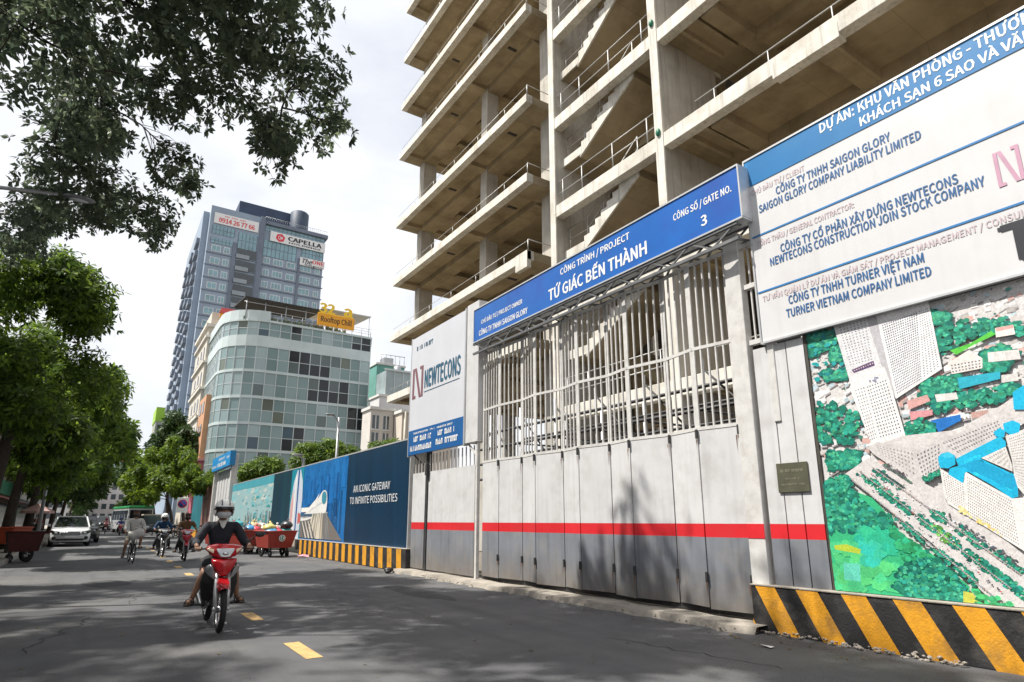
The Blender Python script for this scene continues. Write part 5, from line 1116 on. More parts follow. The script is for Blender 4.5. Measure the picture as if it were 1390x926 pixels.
# small white buildings behind the lot
def back_block(label, x0, x1, y0, y1, z, col, wins):
    t = thing('back_lot_building', label, 'building', ((x0+x1)/2, (y0+y1)/2, 0))
    m = MB(); m.box(x0, x1, y0, y1, 0, z); m.build('wall', pm('back_%.2f_%.2f' % col[:2], col, .85, .08, .6, streak=.25), t)
    m = MB(); m.box(x0-.15, x1+.15, y0-.15, y1, z, z+.3); m.build('parapet', pm('back_trim', (.6, .59, .56), .85, .1, 1), t)
    for (x, zz, w, h) in wins:
        m = MB(); m.box(x, x+w, y0-.03, y0+.02, zz, zz+h); o = m.build('window', M_dglass, t)
        m = MB(); m.box(x+w/2-.05, x+w/2+.05, y0-.06, y0-.031, zz, zz+h); m.box(x-.08, x+w+.08, y0-.1, y0, zz-.15, zz-.02); m.build('frame', M_frame, o)
    return t
a = back_block('white two tone house with paired windows just right of the glass block', 22.2, 24.7, 60, 62.5, 12.6, (.56, .53, .49), [(22.4, 8.9, .7, 1.3), (22.4, 11.0-.4, .7, 1.4), (23.6, 8.9, .6, 1.3), (23.6, 10.6, .6, 1.4)])
a = back_block('cream house with a dark window pair left of the concrete slab', 24.8, 30.5, 58, 62, 12.2, (.57, .51, .44), [(26.3, 9.6, 1.3, 1.3), (28.4, 9.6, 1.2, 1.3), (26.3, 6.5, 1.3, 1.3)])
for x in (25.1, 25.7): m = MB(); m.tube([(x, 57.9, 2), (x, 57.9, 12.3)], .11, 8); m.build('drain_pipe', M_cream, a)
b = back_block('taller white house with a glazed roof room behind the cream house', 28.4, 40, 74, 78, 17.0, (.60, .60, .60), [(29.6, 14.2, .7, 1.2)])
m = MB(); m.box(29.2, 40, 74.2, 77.5, 17.3, 20.6); o = m.build('roof_room', pm('roof_room_glass', (.30, .36, .37), .3, .2, .6), b)
m = MB()
for k in range(9): m.box(29.2+k*1.2-.05, 29.2+k*1.2+.05, 74.1, 74.2, 17.3, 20.7)
m.box(29.0, 40, 74.05, 74.2, 20.6, 20.85); m.build('frame', M_mull, o)
for x in (31.5, 34.5, 36): m = MB(); m.lathe([(.45, 0), (.5, .8), (.1, 1.0), (.001, 1.0)], 'Z', 12, 0, (x, 76, 20.9)); m.build('water_tank', M_steelg, b)
b = back_block('sea green stair tower with a rail above the white houses', 34.6, 39.4, 92, 96, 26.0, (.14, .34, .29), [])
m = MB()
for k in range(6): m.tube([(35.3+k*.8, 92, 26.3), (35.3+k*.8, 92, 27.8)], .05, 5)
m.tube([(35.2, 92, 27.8), (39.4, 92, 27.8)], .06, 5); m.box(36.2, 37.8, 93, 95, 26.3, 27.6); m.build('roof_rail', M_steelg, b)

# left side of the street: shophouses behind the trees
def shophouse(label, y0, y1, z, col, sign, scol):
    t = thing('shophouse', label, 'building', (-9, (y0+y1)/2, .13))
    m = MB(); m.box(-16, -7.4, y0, y1, .13, z); m.build('wall', pm('shop_%.2f_%.2f_%.2f' % col, col, .9, .1, .6, streak=.3), t)
    m = MB(); m.box(-7.42, -7.36, y0+.5, y1-.5, .2, 3.0); m.build('shop_front', M_dglass, t)
    m = MB(); m.prism([(-7.4, 3.5), (-5.9, 3.0), (-5.9, 3.06), (-7.4, 3.58)], 'Y', y0+.3, y1-.3); m.build('awning', pm('awn_%.2f_%.2f' % scol[:2], scol, .8, .15, 1), t)
    m = MB(); m.box(-7.36, -7.15, y0+.4, y1-.4, 3.7, 4.9); m.build('sign_board', pm('shopsign_%.2f_%.2f' % sign[:2], sign, .5, .1, 1), t)
    n = max(2, int((y1-y0)/2.6))
    for j in range(int((z-5.5)/3)):
        for i in range(n):
            w = (y1-y0)/n; m = MB(); m.box(-7.42, -7.37, y0+w*(i+.25), y0+w*(i+.75), 5.8+3*j, 7.6+3*j); m.build('window', M_dglass, t)
shophouse('beige shophouse with a blue sign board at the left picture edge', -8, 12, 8.5, (.36, .32, .26), (.02, .06, .22), (.25, .22, .2))
shophouse('grey shophouse with a dark sign, standing behind the nearest left trees', 12, 27, 9, (.28, .27, .25), (.03, .08, .15), (.1, .18, .3))
shophouse('cream shophouse with yellow sign board on the left', 27, 40, 12, (.40, .36, .28), (.5, .33, .03), (.35, .28, .2))
shophouse('white shophouse with a red sign board on the left', 40, 56, 10.5, (.42, .42, .41), (.38, .03, .03), (.3, .3, .32))
shophouse('brown shophouse with a green sign board further left', 56, 80, 13, (.30, .23, .18), (.04, .2, .12), (.3, .1, .08))
shophouse('grey shophouse with a white sign board, far on the left', 80, 130, 14, (.33, .33, .34), (.5, .5, .5), (.15, .2, .25))
h2 = thing('printed_hoarding', 'short red and teal printed hoarding beyond the distant gate', 'hoarding', (7.5, 60, 0))
m = MB(); m.box(7.45, 7.6, 54.2, 59.5, .5, 4.2, 0, col=(.33, .16, .14))
for k in range(40):
    y, z = random.uniform(54.3, 59), random.uniform(.6, 3.6); s = random.uniform(.15, .5); c = random.choice([(.45, .08, .07), (.5, .42, .38), (.1, .09, .1), (.5, .2, .16)])
    m.poly([(7.449-k*2e-4, y, z), (7.449-k*2e-4, y+s, z), (7.449-k*2e-4, y+s*.7, z+s*1.4), (7.449-k*2e-4, y+.1, z+s)], 0, c)
m.build('printed_panel', vcol_mat('hoarding_red', .5, .15, 2), h2, fix=False)
m = MB(); m.box(7.45, 7.6, 59.6, 66, .3, 3.9); m.build('printed_panel', pm('teal_panel', (.02, .16, .20), .5, .2, .6), h2)
m = MB(); m.box(7.2, 7.6, 59.5, 66, 0, .6); m.build('base', M_yel, h2)
# ------------------------------------------------------------------ trees
M_bark = pm('bark', (.055, .042, .033), .95, .3, 5, .8, 18, dirt=(.09, .08, .065), dirt_amt=.5, dscale=2)
LM = {'big': leaf_mat('leaf_dark_rosette', (.05, .075, .05), (.165, .21, .125), .47),
      'left': leaf_mat('leaf_deep_green', (.030, .066, .012), (.155, .25, .030), .48),
      'right': leaf_mat('leaf_fresh_green', (.040, .085, .010), (.16, .24, .02), .42),
      'deep': leaf_mat('leaf_far_dark', (.016, .040, .012), (.055, .100, .022), .35),
      'shrub': leaf_mat('leaf_shrub', (.040, .085, .012), (.15, .23, .03), .38)}
def leaf_cloud(name, P, D, size, nl, mat, parent, r, droop=.25, width=.36):
    """whorls of folded leaves at twig ends P with twig directions D"""
    n = len(P); off = np.array(base_of(parent)); N = n*nl
    Pn = np.repeat(P, nl, 0); Dn = np.repeat(D, nl, 0)
    a = np.tile(np.arange(nl)*2*np.pi/nl, n)+np.repeat(r.uniform(0, 6.3, n), nl)+r.normal(0, .25, N)
    ref = np.where(np.abs(Dn[:, 2:3]) < .9, np.array([[0, 0, 1.]]), np.array([[1., 0, 0]]))
    U = np.cross(Dn, ref); U /= np.linalg.norm(U, axis=1, keepdims=True); V = np.cross(Dn, U)
    out = U*np.cos(a)[:, None]+V*np.sin(a)[:, None]
    el = r.normal(.35, .35, N)[:, None]
    d = out*np.cos(el)+Dn*np.sin(el); d[:, 2] -= droop; d /= np.linalg.norm(d, axis=1, keepdims=True)
    s = np.cross(d, Dn+r.normal(0, .35, (N, 3))); s /= np.linalg.norm(s, axis=1, keepdims=True)+1e-6
    L_ = (size*r.uniform(.65, 1.3, N))[:, None]; w = L_*width*.5
    b = Pn+out*L_*.08
    v = np.empty((N, 4, 3)); v[:, 0] = b; v[:, 1] = b+d*L_*.55+s*w; v[:, 2] = b+d*L_; v[:, 2, 2] -= L_[:, 0]*.12; v[:, 3] = b+d*L_*.55-s*w
    v = (v.reshape(-1, 3)-off)
    me = bpy.data.meshes.new(name); me.vertices.add(4*N); me.vertices.foreach_set('co', v.ravel())
    me.loops.add(4*N); me.loops.foreach_set('vertex_index', np.arange(4*N)); me.polygons.add(N)
    me.polygons.foreach_set('loop_start', np.arange(N)*4); me.polygons.foreach_set('loop_total', np.full(N, 4))
    me.update(calc_edges=True); me.materials.append(mat)
    at_ = me.attributes.new('var', 'FLOAT', 'FACE')
    cl = np.repeat(np.clip(r.normal(.42, .26, n), 0, 1), nl); at_.data.foreach_set('value', np.clip(cl+r.normal(0, .16, N), 0, 1))
    o = bpy.data.objects.new(name, me); C.objects.link(o); o.parent = parent
    return o
def tree(name, label, base, trunk, blobs, nwhorl, size, nl, mat, seed, group=None, sub=9, rad=.25, droop=.25, shell=.55, cat='tree', limb_r=.10, width=.36, clump=.75, tight=.10):
    """trunk: points from the ground; blobs: (x, y, z, rx, ry, rz) clumps of the crown, each reached by a limb from the trunk top"""
    r = np.random.default_rng(seed); t = thing(name, label, cat, base, 0, group)
    tb = MB(); n = len(trunk)
    tb.tube(trunk, [rad*(1.25 if i == 0 else 1-.45*i/(n-1)) for i in range(n)], 12)
    top = Vector(trunk[-1]); mid = Vector(trunk[-2]) if n > 2 else top
    vol = np.array([b[3]*b[4]*b[5] for b in blobs])**.72; share = np.maximum(3, (nwhorl*vol/vol.sum()).astype(int))
    P, D = [], []; nodes = [(top, 1.0), (top, 1.0), (mid, 1.0)]       # points a further limb may leave from, with thickness left
    order = sorted(range(len(blobs)), key=lambda i: (Vector(blobs[i][:3])-top).length)
    for i_ in order:
        b, k = blobs[i_], share[i_]; c = Vector(b[:3]); rr = np.array(b[3:6])
        st, th = min(nodes, key=lambda q: (q[0]-c).length+.35*(q[0]-top).length+.6*(1-q[1])*rad*4)
        hop = (c-st); bend = Vector((r.normal(0, .12)*hop.length, r.normal(0, .12)*hop.length, .14*hop.length*r.uniform(.2, 1)))
        limb = [st+hop*q+bend*(4*q*(1-q)) for q in (0, .25, .5, .75, 1)]
        lr = max(.02, min(rad*.55, limb_r*(.5+.08*hop.length))*(1 if th == 1.0 else max(.35, th))); tb.tube(limb, [lr, lr*.85, lr*.7, lr*.55, lr*.4], 7)
        for q_, p_ in zip((.85, .75, .6, .5), limb[1:]): nodes.append((p_, th*q_))
        ends = []
        for _ in range(sub):
            u = r.normal(0, 1, 3); u /= np.linalg.norm(u); e = np.array(c)+u*rr*r.uniform(.55, .95)
            q = r.uniform(.45, 1); i0 = min(3, int(q*4)); s0 = limb[i0].lerp(limb[i0+1], q*4-i0)
            m1 = s0.lerp(Vector(e), .5)+Vector(r.normal(0, .08, 3)*np.mean(rr)); tb.tube([s0, m1, Vector(e)], [lr*.34, lr*.24, lr*.12], 5, cap=False)
            ends.append((np.array(m1), e))
        # whorls gather around the twigs
        u = r.normal(0, 1, (k, 3)); u /= np.linalg.norm(u, axis=1, keepdims=True)
        rad_ = r.uniform(0, 1, k)**(1/3)*(1-shell)+shell*r.uniform(.75, 1.02, k)
        p = np.array(c)+u*rr*rad_[:, None]
        ee = np.array([e for _, e in ends]); near = ee[r.integers(0, len(ee), k)]
        pull = r.beta(1.4, 1.6 if clump < .9 else .7, k)[:, None]*clump; p = p*(1-pull)+near*pull+r.normal(0, tight, (k, 3))*rr
        d = p-np.array(c); d[:, 2] += .3*rr[2]; d /= np.linalg.norm(d, axis=1, keepdims=True)+1e-6
        P.append(p); D.append(d)
    tb.build('trunk', M_bark, t)
    leaf_cloud('crown', np.vstack(P), np.vstack(D), size, nl, mat, t, r, droop, width)
    return t
# the big tree that hangs over the street; its trunk stands left of the view
rr = random.Random(21)
bl = [(.3,7.6,8.6,1.5,1.6,1.0),(1.15,8.6,9.0,1.1,1.3,1.0),(2.15,9.75,9.1,.75,.9,.7),(2.75,10.3,8.7,.55,.7,.55),(1.9,10.9,8.55,.7,.9,.5),(2.05,11.9,8.6,.45,.6,.6),(2.05,12.2,9.3,.55,.8,.5),
      (1.0,11.2,9.6,1.1,1.3,.7),(.2,12.2,9.5,1.0,1.2,.7),(-.3,10.2,9.4,1.3,1.5,.9),(-1.1,8.8,9.2,1.4,1.5,1.1),(-1.8,11.2,9.0,1.3,1.6,1.2),(-1.0,13.2,9.3,1.0,1.3,.9),
      (.35,14.0,9.0,.65,.8,.55),(.75,14.6,8.9,.5,.6,.5),(.25,15.6,8.5,.6,.9,.55),(.35,17.3,8.7,.45,.7,.6),(-.6,15.2,8.4,.8,1.1,.8),(-1.6,14.6,8.5,1.0,1.4,1.1),(-2.0,17.2,8.6,.9,1.5,1.0),(-.9,17.6,9.2,.7,1.1,.7),(-2.7,19.2,8.6,1.0,1.3,.8),
      (.7,7.4,10.6,1.6,1.8,1.3),(.2,9.5,11.2,2.0,2.2,1.3),(-1.6,11,11.6,2.0,2.4,1.4),(1.7,9.6,10.9,.9,1.2,.8)]
up = []      # upper storeys of the crown, above the picture
for k in range(64):
    z = rr.uniform(12, 18); gx, gy = rr.uniform(-2.5, 6.7), rr.uniform(3, 18)          # where its shade falls on the street
    up.append((gx-.543*z, gy+.2*z, z, rr.uniform(.8, 1.45), rr.uniform(.9, 1.7), rr.uniform(.6, 1.0)))
tree('street_tree', 'huge old tree whose dark branches hang over the street, upper left', (-3.4, 10.5, .1), [(-3.4, 10.5, 0), (-3.45, 10.5, 3), (-3.2, 10.4, 6), (-2.9, 10.4, 8.6)], bl, 5200, .14, 8, LM['big'], 4, 'street trees on the left', sub=22, rad=.42, droop=.05, shell=.45, limb_r=.055, width=.46, clump=.97, tight=.11)
# a second crown of the same avenue behind the camera's left shoulder and one over the near road shade the road; both stand on the left pavement
tree('street_tree', 'broad avenue tree above the big dark branches, mostly out of view', (-3.6, 5.5, .1), [(-3.6, 5.5, 0), (-3.6, 5.5, 4), (-3.3, 5.6, 9), (-3.0, 6.2, 12.5)], up, 4600, .36, 7, LM['big'], 5, 'street trees on the left', sub=7, rad=.45, shell=.4, clump=.92, tight=.14)
def avenue(label, x, y, lean, h, crown, n, size, mat, seed, group, rad=.24, sub=8, fork=.42):
    r = random.Random(seed); tp = (x+lean, y+.3, h*fork)
    tr_ = [(x, y, .1), (x+lean*.15, y, h*fork*.4), (x+lean*.55, y+.1, h*fork*.75), tp]
    cx, cy, cz, rx, ry, rz, nb = crown; bl = []
    for k in range(nb):
        while True:
            u = [r.uniform(-1, 1) for _ in range(3)]
            if sum(q*q for q in u) <= 1: break
        s = r.uniform(.22, .38); bl.append((cx+rx*u[0]*.85, cy+ry*u[1]*.85, cz+rz*u[2]*.85, rx*s, ry*s, rz*s*.85))
    return tree('street_tree', label, (x, y, .1), tr_, bl, n, size, 6, mat, seed, group, sub=sub, rad=rad, shell=.5, limb_r=.08)
GL, GR = 'street trees on the left', 'street trees on the right'
avenue('first left avenue tree behind the big one, low leafy crown and dark leaning trunk', -3.1, 26.5, .35, 11.5, (-2.7, 26.5, 7.0, 3.2, 4.2, 4.0, 30), 5400, .25, LM['left'], 31, GL, .30)
avenue('second left avenue tree, beside the white car', -3.4, 37.5, .3, 12, (-2.7, 37.5, 7.0, 3.4, 5.0, 4.4, 26), 3400, .31, LM['left'], 32, GL)
avenue('third left avenue tree, beyond the white car', -3.5, 49, .5, 13, (-2.6, 49, 7.4, 3.9, 6, 4.6, 20), 1900, .45, LM['left'], 33, GL)
avenue('fourth left avenue tree with a bright tip over the road', -3.6, 62, .5, 13, (-2.4, 62, 7.2, 4.6, 7, 4.6, 18), 1500, .55, LM['left'], 34, GL)
avenue('fifth left avenue tree, far down the street', -3.8, 80, .5, 14, (-3.0, 80, 7.8, 5.0, 9, 5.2, 18), 1300, .7, LM['deep'], 35, GL)
avenue('sixth left avenue tree, far down the street', -4.0, 104, .5, 14, (-3.4, 104, 8.4, 5.2, 11, 5.6, 16), 1100, .9, LM['deep'], 36, GL)
avenue('last left avenue tree before the far buildings', -4.2, 140, .5, 15, (-4.0, 140, 9, 5.6, 14, 6.0, 16), 900, 1.1, LM['deep'], 37, GL)
avenue('light green right avenue tree nearest the parking sign', 7.4, 71, -.6, 10, (5.9, 71, 6.6, 2.1, 4.0, 3.2, 18), 1500, .42, LM['right'], 41, GR, .2)
avenue('tall dark right avenue tree behind the light green one', 7.6, 92, -.6, 16, (7.3, 92, 10.3, 3.6, 6, 5.2, 20), 1500, .62, LM['deep'], 42, GR)
avenue('yellow green right avenue tree with a low rounded crown', 7.4, 82, -.8, 9, (5.3, 82, 6.4, 2.2, 4.0, 3.6, 16), 1200, .48, LM['right'], 43, GR, .2)
avenue('right avenue tree in the far row, bright crown', 7.6, 112, -.8, 12, (5.8, 112, 7.4, 3.0, 8, 4.6, 16), 1100, .75, LM['right'], 44, GR)
avenue('right avenue tree at the far end of the street', 7.8, 145, -.8, 13, (5.6, 145, 8.0, 3.6, 12, 5.6, 16), 900, 1.0, LM['deep'], 45, GR)
avenue('loose yellow green tree right beside the distant gate', 8.8, 58, -.7, 6.5, (7.3, 58, 4.9, 2.0, 3.2, 1.6, 14), 1000, .32, LM['right'], 46, GR, .12)
def shrub(label, x, y, z, r_, n, size, seed):
    r = random.Random(seed); bl = [(x+r.uniform(-.6, .6)*r_, y+r.uniform(-.6, .6)*r_, z+r.uniform(-.35, .5)*r_, r_*.55, r_*.55, r_*.42) for _ in range(8)]
    tree('lot_tree', label, (x, y, 0), [(x, y, 0), (x, y, z*.5), (x+.1, y, z*.75)], bl, n, size, 6, LM['shrub'], seed, 'small trees behind the hoarding', sub=6, rad=.12, shell=.5)
shrub('round light green tree top above the pale printed panel', 10.4, 52, 4.9, 1.75, 900, .34, 51)
shrub('darker tree top above the blue printed panel, left half', 11.7, 42, 5.35, 1.6, 900, .3, 52)
shrub('darker tree top above the blue printed panel, right half', 13.7, 42.5, 5.5, 1.55, 800, .3, 53)
shrub('low creeper top beside the concrete column', 18.6, 46, 7.0, 1.3, 500, .3, 54)
# fallen leaves and litter on the road edge
m = MB(); r_ = random.Random(8)
for k in range(260):
    x = r_.choice([r_.gauss(-2.1, .25), r_.gauss(6.85, .2), r_.uniform(-2, 7)]); y = r_.uniform(3.5, 26); a = r_.uniform(0, 6.3); s = r_.uniform(.02, .045)
    m.poly([(x+s*math.cos(a), y+s*math.sin(a), .008), (x-.4*s*math.sin(a), y+.4*s*math.cos(a), .016), (x-s*math.cos(a), y-s*math.sin(a), .008), (x+.4*s*math.sin(a), y-.4*s*math.cos(a), .014)])
props(m.build('fallen_leaves', pm('dry_leaf', (.20, .14, .06), .9, .4, 3)), 'dry fallen leaves scattered over the asphalt', 'leaves', kind='stuff')
# ------------------------------------------------------------------ people
def skin_shape(chains, sub=1):
    """chains: lists of (x, y, z, radius); points that coincide are shared. Returns verts, faces of one smooth surface"""
    V, Rr, E, idx = [], [], set(), {}
    for ch in chains:
        last = None
        for p in ch:
            key = tuple(round(c, 4) for c in p[:3])
            if key not in idx: idx[key] = len(V); V.append(p[:3]); Rr.append(p[3])
            i = idx[key]
            if last is not None and last != i: E.add((last, i))
            last = i
    me = bpy.data.meshes.new('s'); me.from_pydata(V, list(E), [])
    o = bpy.data.objects.new('s', me); C.objects.link(o)
    md = o.modifiers.new('k', 'SKIN'); md.use_smooth_shade = True; md.branch_smoothing = .6
    for i, sv in enumerate(me.skin_vertices[0].data):
        r = Rr[i]; sv.radius = r if hasattr(r, '__len__') else (r, r); sv.use_root = (i == 0)
    s2 = o.modifiers.new('d', 'SUBSURF'); s2.levels = s2.render_levels = sub
    bpy.context.view_layer.update()
    m2 = bpy.data.meshes.new_from_object(o.evaluated_get(bpy.context.evaluated_depsgraph_get()))
    v = [q.co[:] for q in m2.vertices]; f = [tuple(p.vertices) for p in m2.polygons]
    bpy.data.objects.remove(o); bpy.data.meshes.remove(me); bpy.data.meshes.remove(m2)
    return v, f
M_skin = pm('skin', (.30, .165, .105), .55, .10, 6)
M_eye = pm('eye_dark', (.01, .008, .007), .2, .1, 5)
M_hair = pm('hair_black', (.012, .010, .009), .6, .3, 20)
def rider(label, loc, rotz, J, top, bottom, helmet=None, mask=None, shoes=None, sleeve=1.0, leg=1.0, shirt_v=None, hat=None, lean=0.0, group=None, scale=1.0):
    """J: joints. Body, one continuous mesh with head, hands and feet; clothes, hair and helmet are children"""
    t = thing('person', label, 'person', loc, rotz, group, scale)
    A = lambda k: Vector(J[k]); chains = []
    pel, chs, nek, hed = A('pelvis'), A('chest'), A('neck'), A('head')
    mid = pel.lerp(chs, .5)+Vector((0, .02, 0))
    chains.append([(*pel, .115), (*mid, .10), (*chs, .112), (*nek, .052), (*(nek.lerp(hed, .45)), .052)])
    for s in 'LR':
        sh, el, wr, hd = A('sh'+s), A('el'+s), A('wr'+s), A('hd'+s)
        chains.append([(*chs, .112), (*sh, .05), (*sh.lerp(el, .5), .045), (*el, .04), (*el.lerp(wr, .5), .038), (*wr, .027), (*hd, .034)])
        hp, kn, an, to = A('hp'+s), A('kn'+s), A('an'+s), A('to'+s)
        chains.append([(*pel, .115), (*hp, .078), (*hp.lerp(kn, .5), .07), (*kn, .056), (*kn.lerp(an, .35), .052), (*kn.lerp(an, .75), .038), (*an, .033), (*an.lerp(to, .5), .036), (*to, .026)])
    v, f = skin_shape(chains, 1)
    b = MB(); b.faces(v, f, 0, True)
    # head with jaw, nose, ears, eyes
    b.ball(hed, .105, 0, .80, .98, 1.14, 16, 11); b.ball(hed+Vector((0, -.035, -.065)), .065, 0, .85, .9, .85, 12, 8)
    b.ball(hed+Vector((0, -.108, -.012)), .016, 0, .8, 1.1, 1.6, 8, 6)
    for s in (-1, 1):
        b.ball(hed+Vector((s*.084, .005, -.005)), .024, 0, .4, .8, 1.3, 8, 6)
        b.ball(hed+Vector((s*.034, -.094, .012)), .011, 1, 1.2, .6, .7, 8, 6)
    b.ball(hed+Vector((0, -.098, -.052)), .02, 2, 1.2, .45, .35, 8, 6)
    # fingers closed round the grip, thumb underneath
    for s in 'LR':
        hd, wr = A('hd'+s), A('wr'+s); fw = (hd-wr).normalized(); sd = fw.cross(Vector((0, 0, 1))).normalized()
        for k, (o_, ln) in enumerate(((-.030, .85), (-.010, 1.0), (.010, .95), (.029, .75))):
            p0 = hd+sd*o_+fw*.012; p1 = p0+fw*.034*ln+Vector((0, 0, -.006)); p2 = p1+fw*.006+Vector((0, 0, -.030*ln)); p3 = p2-fw*.024*ln+Vector((0, 0, -.010))
            b.tube([p0, p1, p2, p3], [.0105, .010, .009, .007], 6)
        ins = 1 if (hd.x < 0) else -1
        p0 = hd+Vector((ins*.022, .01, -.012)); b.tube([p0, p0+Vector((ins*.02, -.018, -.02)), p0+Vector((ins*.014, -.038, -.035))], [.012, .011, .008], 6)
    b.build('body', [M_skin, M_eye, pm('lips', (.22, .09, .07), .5, .1, 9)], t, local=True)
    # jacket or shirt
    ch = [[(*(pel+Vector((0, 0, -.02))), .150), (*mid, .146), (*chs, .158), (*(nek+Vector((0, .01, -.035))), .072)]]
    for s in 'LR':
        sh, el, wr = A('sh'+s), A('el'+s), A('wr'+s); c = [(*chs, .158), (*sh, .088), (*sh.lerp(el, .5), .074)]
        if sleeve > .5: c += [(*el, .064), (*el.lerp(wr, .5), .06), (*wr.lerp(el, .08), .046)]
        else: c += [(*sh.lerp(el, .72), .07)]
        ch.append(c)
    v, f = skin_shape(ch, 2); m = MB(); m.faces(v, f, 0, True); jk = m.build('jacket' if sleeve > .5 else 'shirt', top, t, local=True)
    if shirt_v is not None:
        m = MB(); q = nek+Vector((0, -.075, -.03)); c_ = chs+Vector((0, -.168, -.02))
        m.prism([(0, 0), (1, 0), (1, 1), (0, 1)], 'X', 0, .001) if False else None
        n = 9; up_, dn = [], []
        for k in range(n):
            u = -1+2*k/(n-1); up_.append((q.x+u*.062, q.y+abs(u)*.055-.012, q.z+.02*abs(u)+.01)); dn.append((c_.x+u*.022, c_.y+.006+abs(u)*.008, c_.z+.045+.02*abs(u)))
        m.faces(up_+dn, [(k, k+1, n+k+1, n+k) for k in range(n-1)], 0, True)
        m.build('undershirt', shirt_v, jk, local=True)
    ch = [[(*pel, .148), (*(pel+Vector((0, -.01, .09))), .138)]]
    for s in 'LR':
        hp, kn, an = A('hp'+s), A('kn'+s), A('an'+s); c = [(*pel, .148), (*hp, .108), (*hp.lerp(kn, .5), .102), (*hp.lerp(kn, .92), .086)]
        if leg > .5: c += [(*kn, .078), (*kn.lerp(an, .5), .066), (*kn.lerp(an, .93), .056)]
        ch.append(c)
    v, f = skin_shape(ch, 1); m = MB(); m.faces(v, f, 0, True); m.build('trousers' if leg > .5 else 'shorts', bottom, t, local=True)
    if shoes is not None:
        for s in 'LR':
            an, to = A('an'+s), A('to'+s); d = (to-an); d.z = 0; d.normalize(); m = MB(); z0 = min(an.z, to.z)-.045
            sd = Vector((d.y, -d.x, 0)); o_ = []
            for (u, w) in ((-.06, .03), (.03, .036), (.12, .046), (.19, .04), (.215, 0), (.19, -.04), (.12, -.046), (.03, -.036), (-.06, -.03)): o_.append(an+d*u+sd*w)
            n = len(o_); m.faces([(p.x, p.y, z0) for p in o_]+[(p.x, p.y, z0+.022) for p in o_], [tuple(range(n)), tuple(range(2*n-1, n-1, -1))]+[(k, (k+1) % n, n+(k+1) % n, n+k) for k in range(n)])
            c = an+d*.11; arc = [c+sd*(.048*math.cos(q))+Vector((0, 0, z0-c.z+.02+.058*math.sin(q))) for q in np.linspace(0, math.pi, 9)]
            m.tube(arc, .011, 6); c = an+d*.03; m.tube([c+sd*(.044*math.cos(q))+Vector((0, 0, z0-c.z+.02+.075*math.sin(q))) for q in np.linspace(0, math.pi, 9)], .009, 6)
            m.build('sandal', shoes, t, local=True)
    if helmet is not None:
        shell, band = helmet; m = MB(); c = hed+Vector((0, .014, .02))
        k = MB(); k.lathe([(.001, .142)]+[(.138*math.sin(R(a)), .142*math.cos(R(a))) for a in range(10, 96, 10)], 'Z', 28); m.faces([(p[0]*.97+c.x, p[1]*1.10+c.y, p[2]+c.z) for p in k.v], k.f, 0, True)
        k = MB(); k.lathe([(.138, -.012), (.137, -.05), (.122, -.10), (.108, -.10)], 'Z', 24, a0=R(-32), a1=R(212)); m.faces([(p[0]*.965+c.x, p[1]*1.10+c.y, p[2]+c.z) for p in k.v], k.f, 0, True)
        hm = m.build('helmet', shell, t, local=True)
        m = MB(); k = MB(); k.lathe([(.1375, .004), (.1395, -.004), (.138, -.014), (.130, -.018)], 'Z', 28); m.faces([(p[0]*.975+c.x, p[1]*1.105+c.y, p[2]+c.z) for p in k.v], k.f, 0, True)
        vs = []     # visor lip, dark, over the brow
        for q in np.linspace(R(200), R(340), 14): vs += [(c.x+.132*math.cos(q), c.y+.150*math.sin(q), c.z+.030), (c.x+.134*math.cos(q), c.y+.160*math.sin(q), c.z+.002)]
        m.faces(vs, [(2*i, 2*i+2, 2*i+3, 2*i+1) for i in range(13)], 0, True)
        for q in (-.05, .05): m.tube([(c.x+q, c.y-.148*math.cos(R(a)), c.z+.134*math.sin(R(a))) for a in range(22, 80, 10)], .007, 5)
        m.tube([(c.x-.10, c.y, c.z-.02), (hed.x-.085, hed.y-.02, hed.z-.06), (hed.x, hed.y-.06, hed.z-.125), (hed.x+.085, hed.y-.02, hed.z-.06), (c.x+.10, c.y, c.z-.02)], .006, 5)
        m.build('visor', band, hm, local=True)
    elif hat is not None:
        m = MB(); c = hed+Vector((0, .005, .05)); k = MB(); k.lathe([(.001, .085), (.06, .078), (.095, .05), (.108, 0), (.108, -.01)], 'Z', 20)
        m.faces([(p[0]*.92+c.x, p[1]*1.05+c.y, p[2]+c.z) for p in k.v], k.f, 0, True)
        vs = []
        for q in np.linspace(R(210), R(330), 10): vs += [(c.x+.098*math.cos(q), c.y+.11*math.sin(q), c.z), (c.x+.10*math.cos(q), c.y+.19*math.sin(q), c.z-.012)]
        m.faces(vs, [(2*i, 2*i+2, 2*i+3, 2*i+1) for i in range(9)], 0, True); m.build('cap', hat, t, local=True)
    else:
        m = MB(); m.ball(hed+Vector((0, .018, .03)), .112, 0, .86, .98, 1.0); m.build('hair', M_hair, t, local=True)
    if mask is not None:
        m = MB(); vs = []; n = 11
        for j, (dz, ex) in enumerate(((-.018, .006), (-.04, .014), (-.065, .016), (-.088, .010), (-.105, .0))):
            for k in range(n):
                q = R(200+140*k/(n-1)); rx, ry = (.088, .108) if j < 3 else (.078, .098)
                vs.append((hed.x+(rx+ex)*math.cos(q), hed.y+(ry+ex)*math.sin(q), hed.z+dz-.004))
        m.faces(vs, [(j*n+k, j*n+k+1, (j+1)*n+k+1, (j+1)*n+k) for j in range(4) for k in range(n-1)], 0, True)
        m.build('face_mask', mask, t, local=True)
    return t
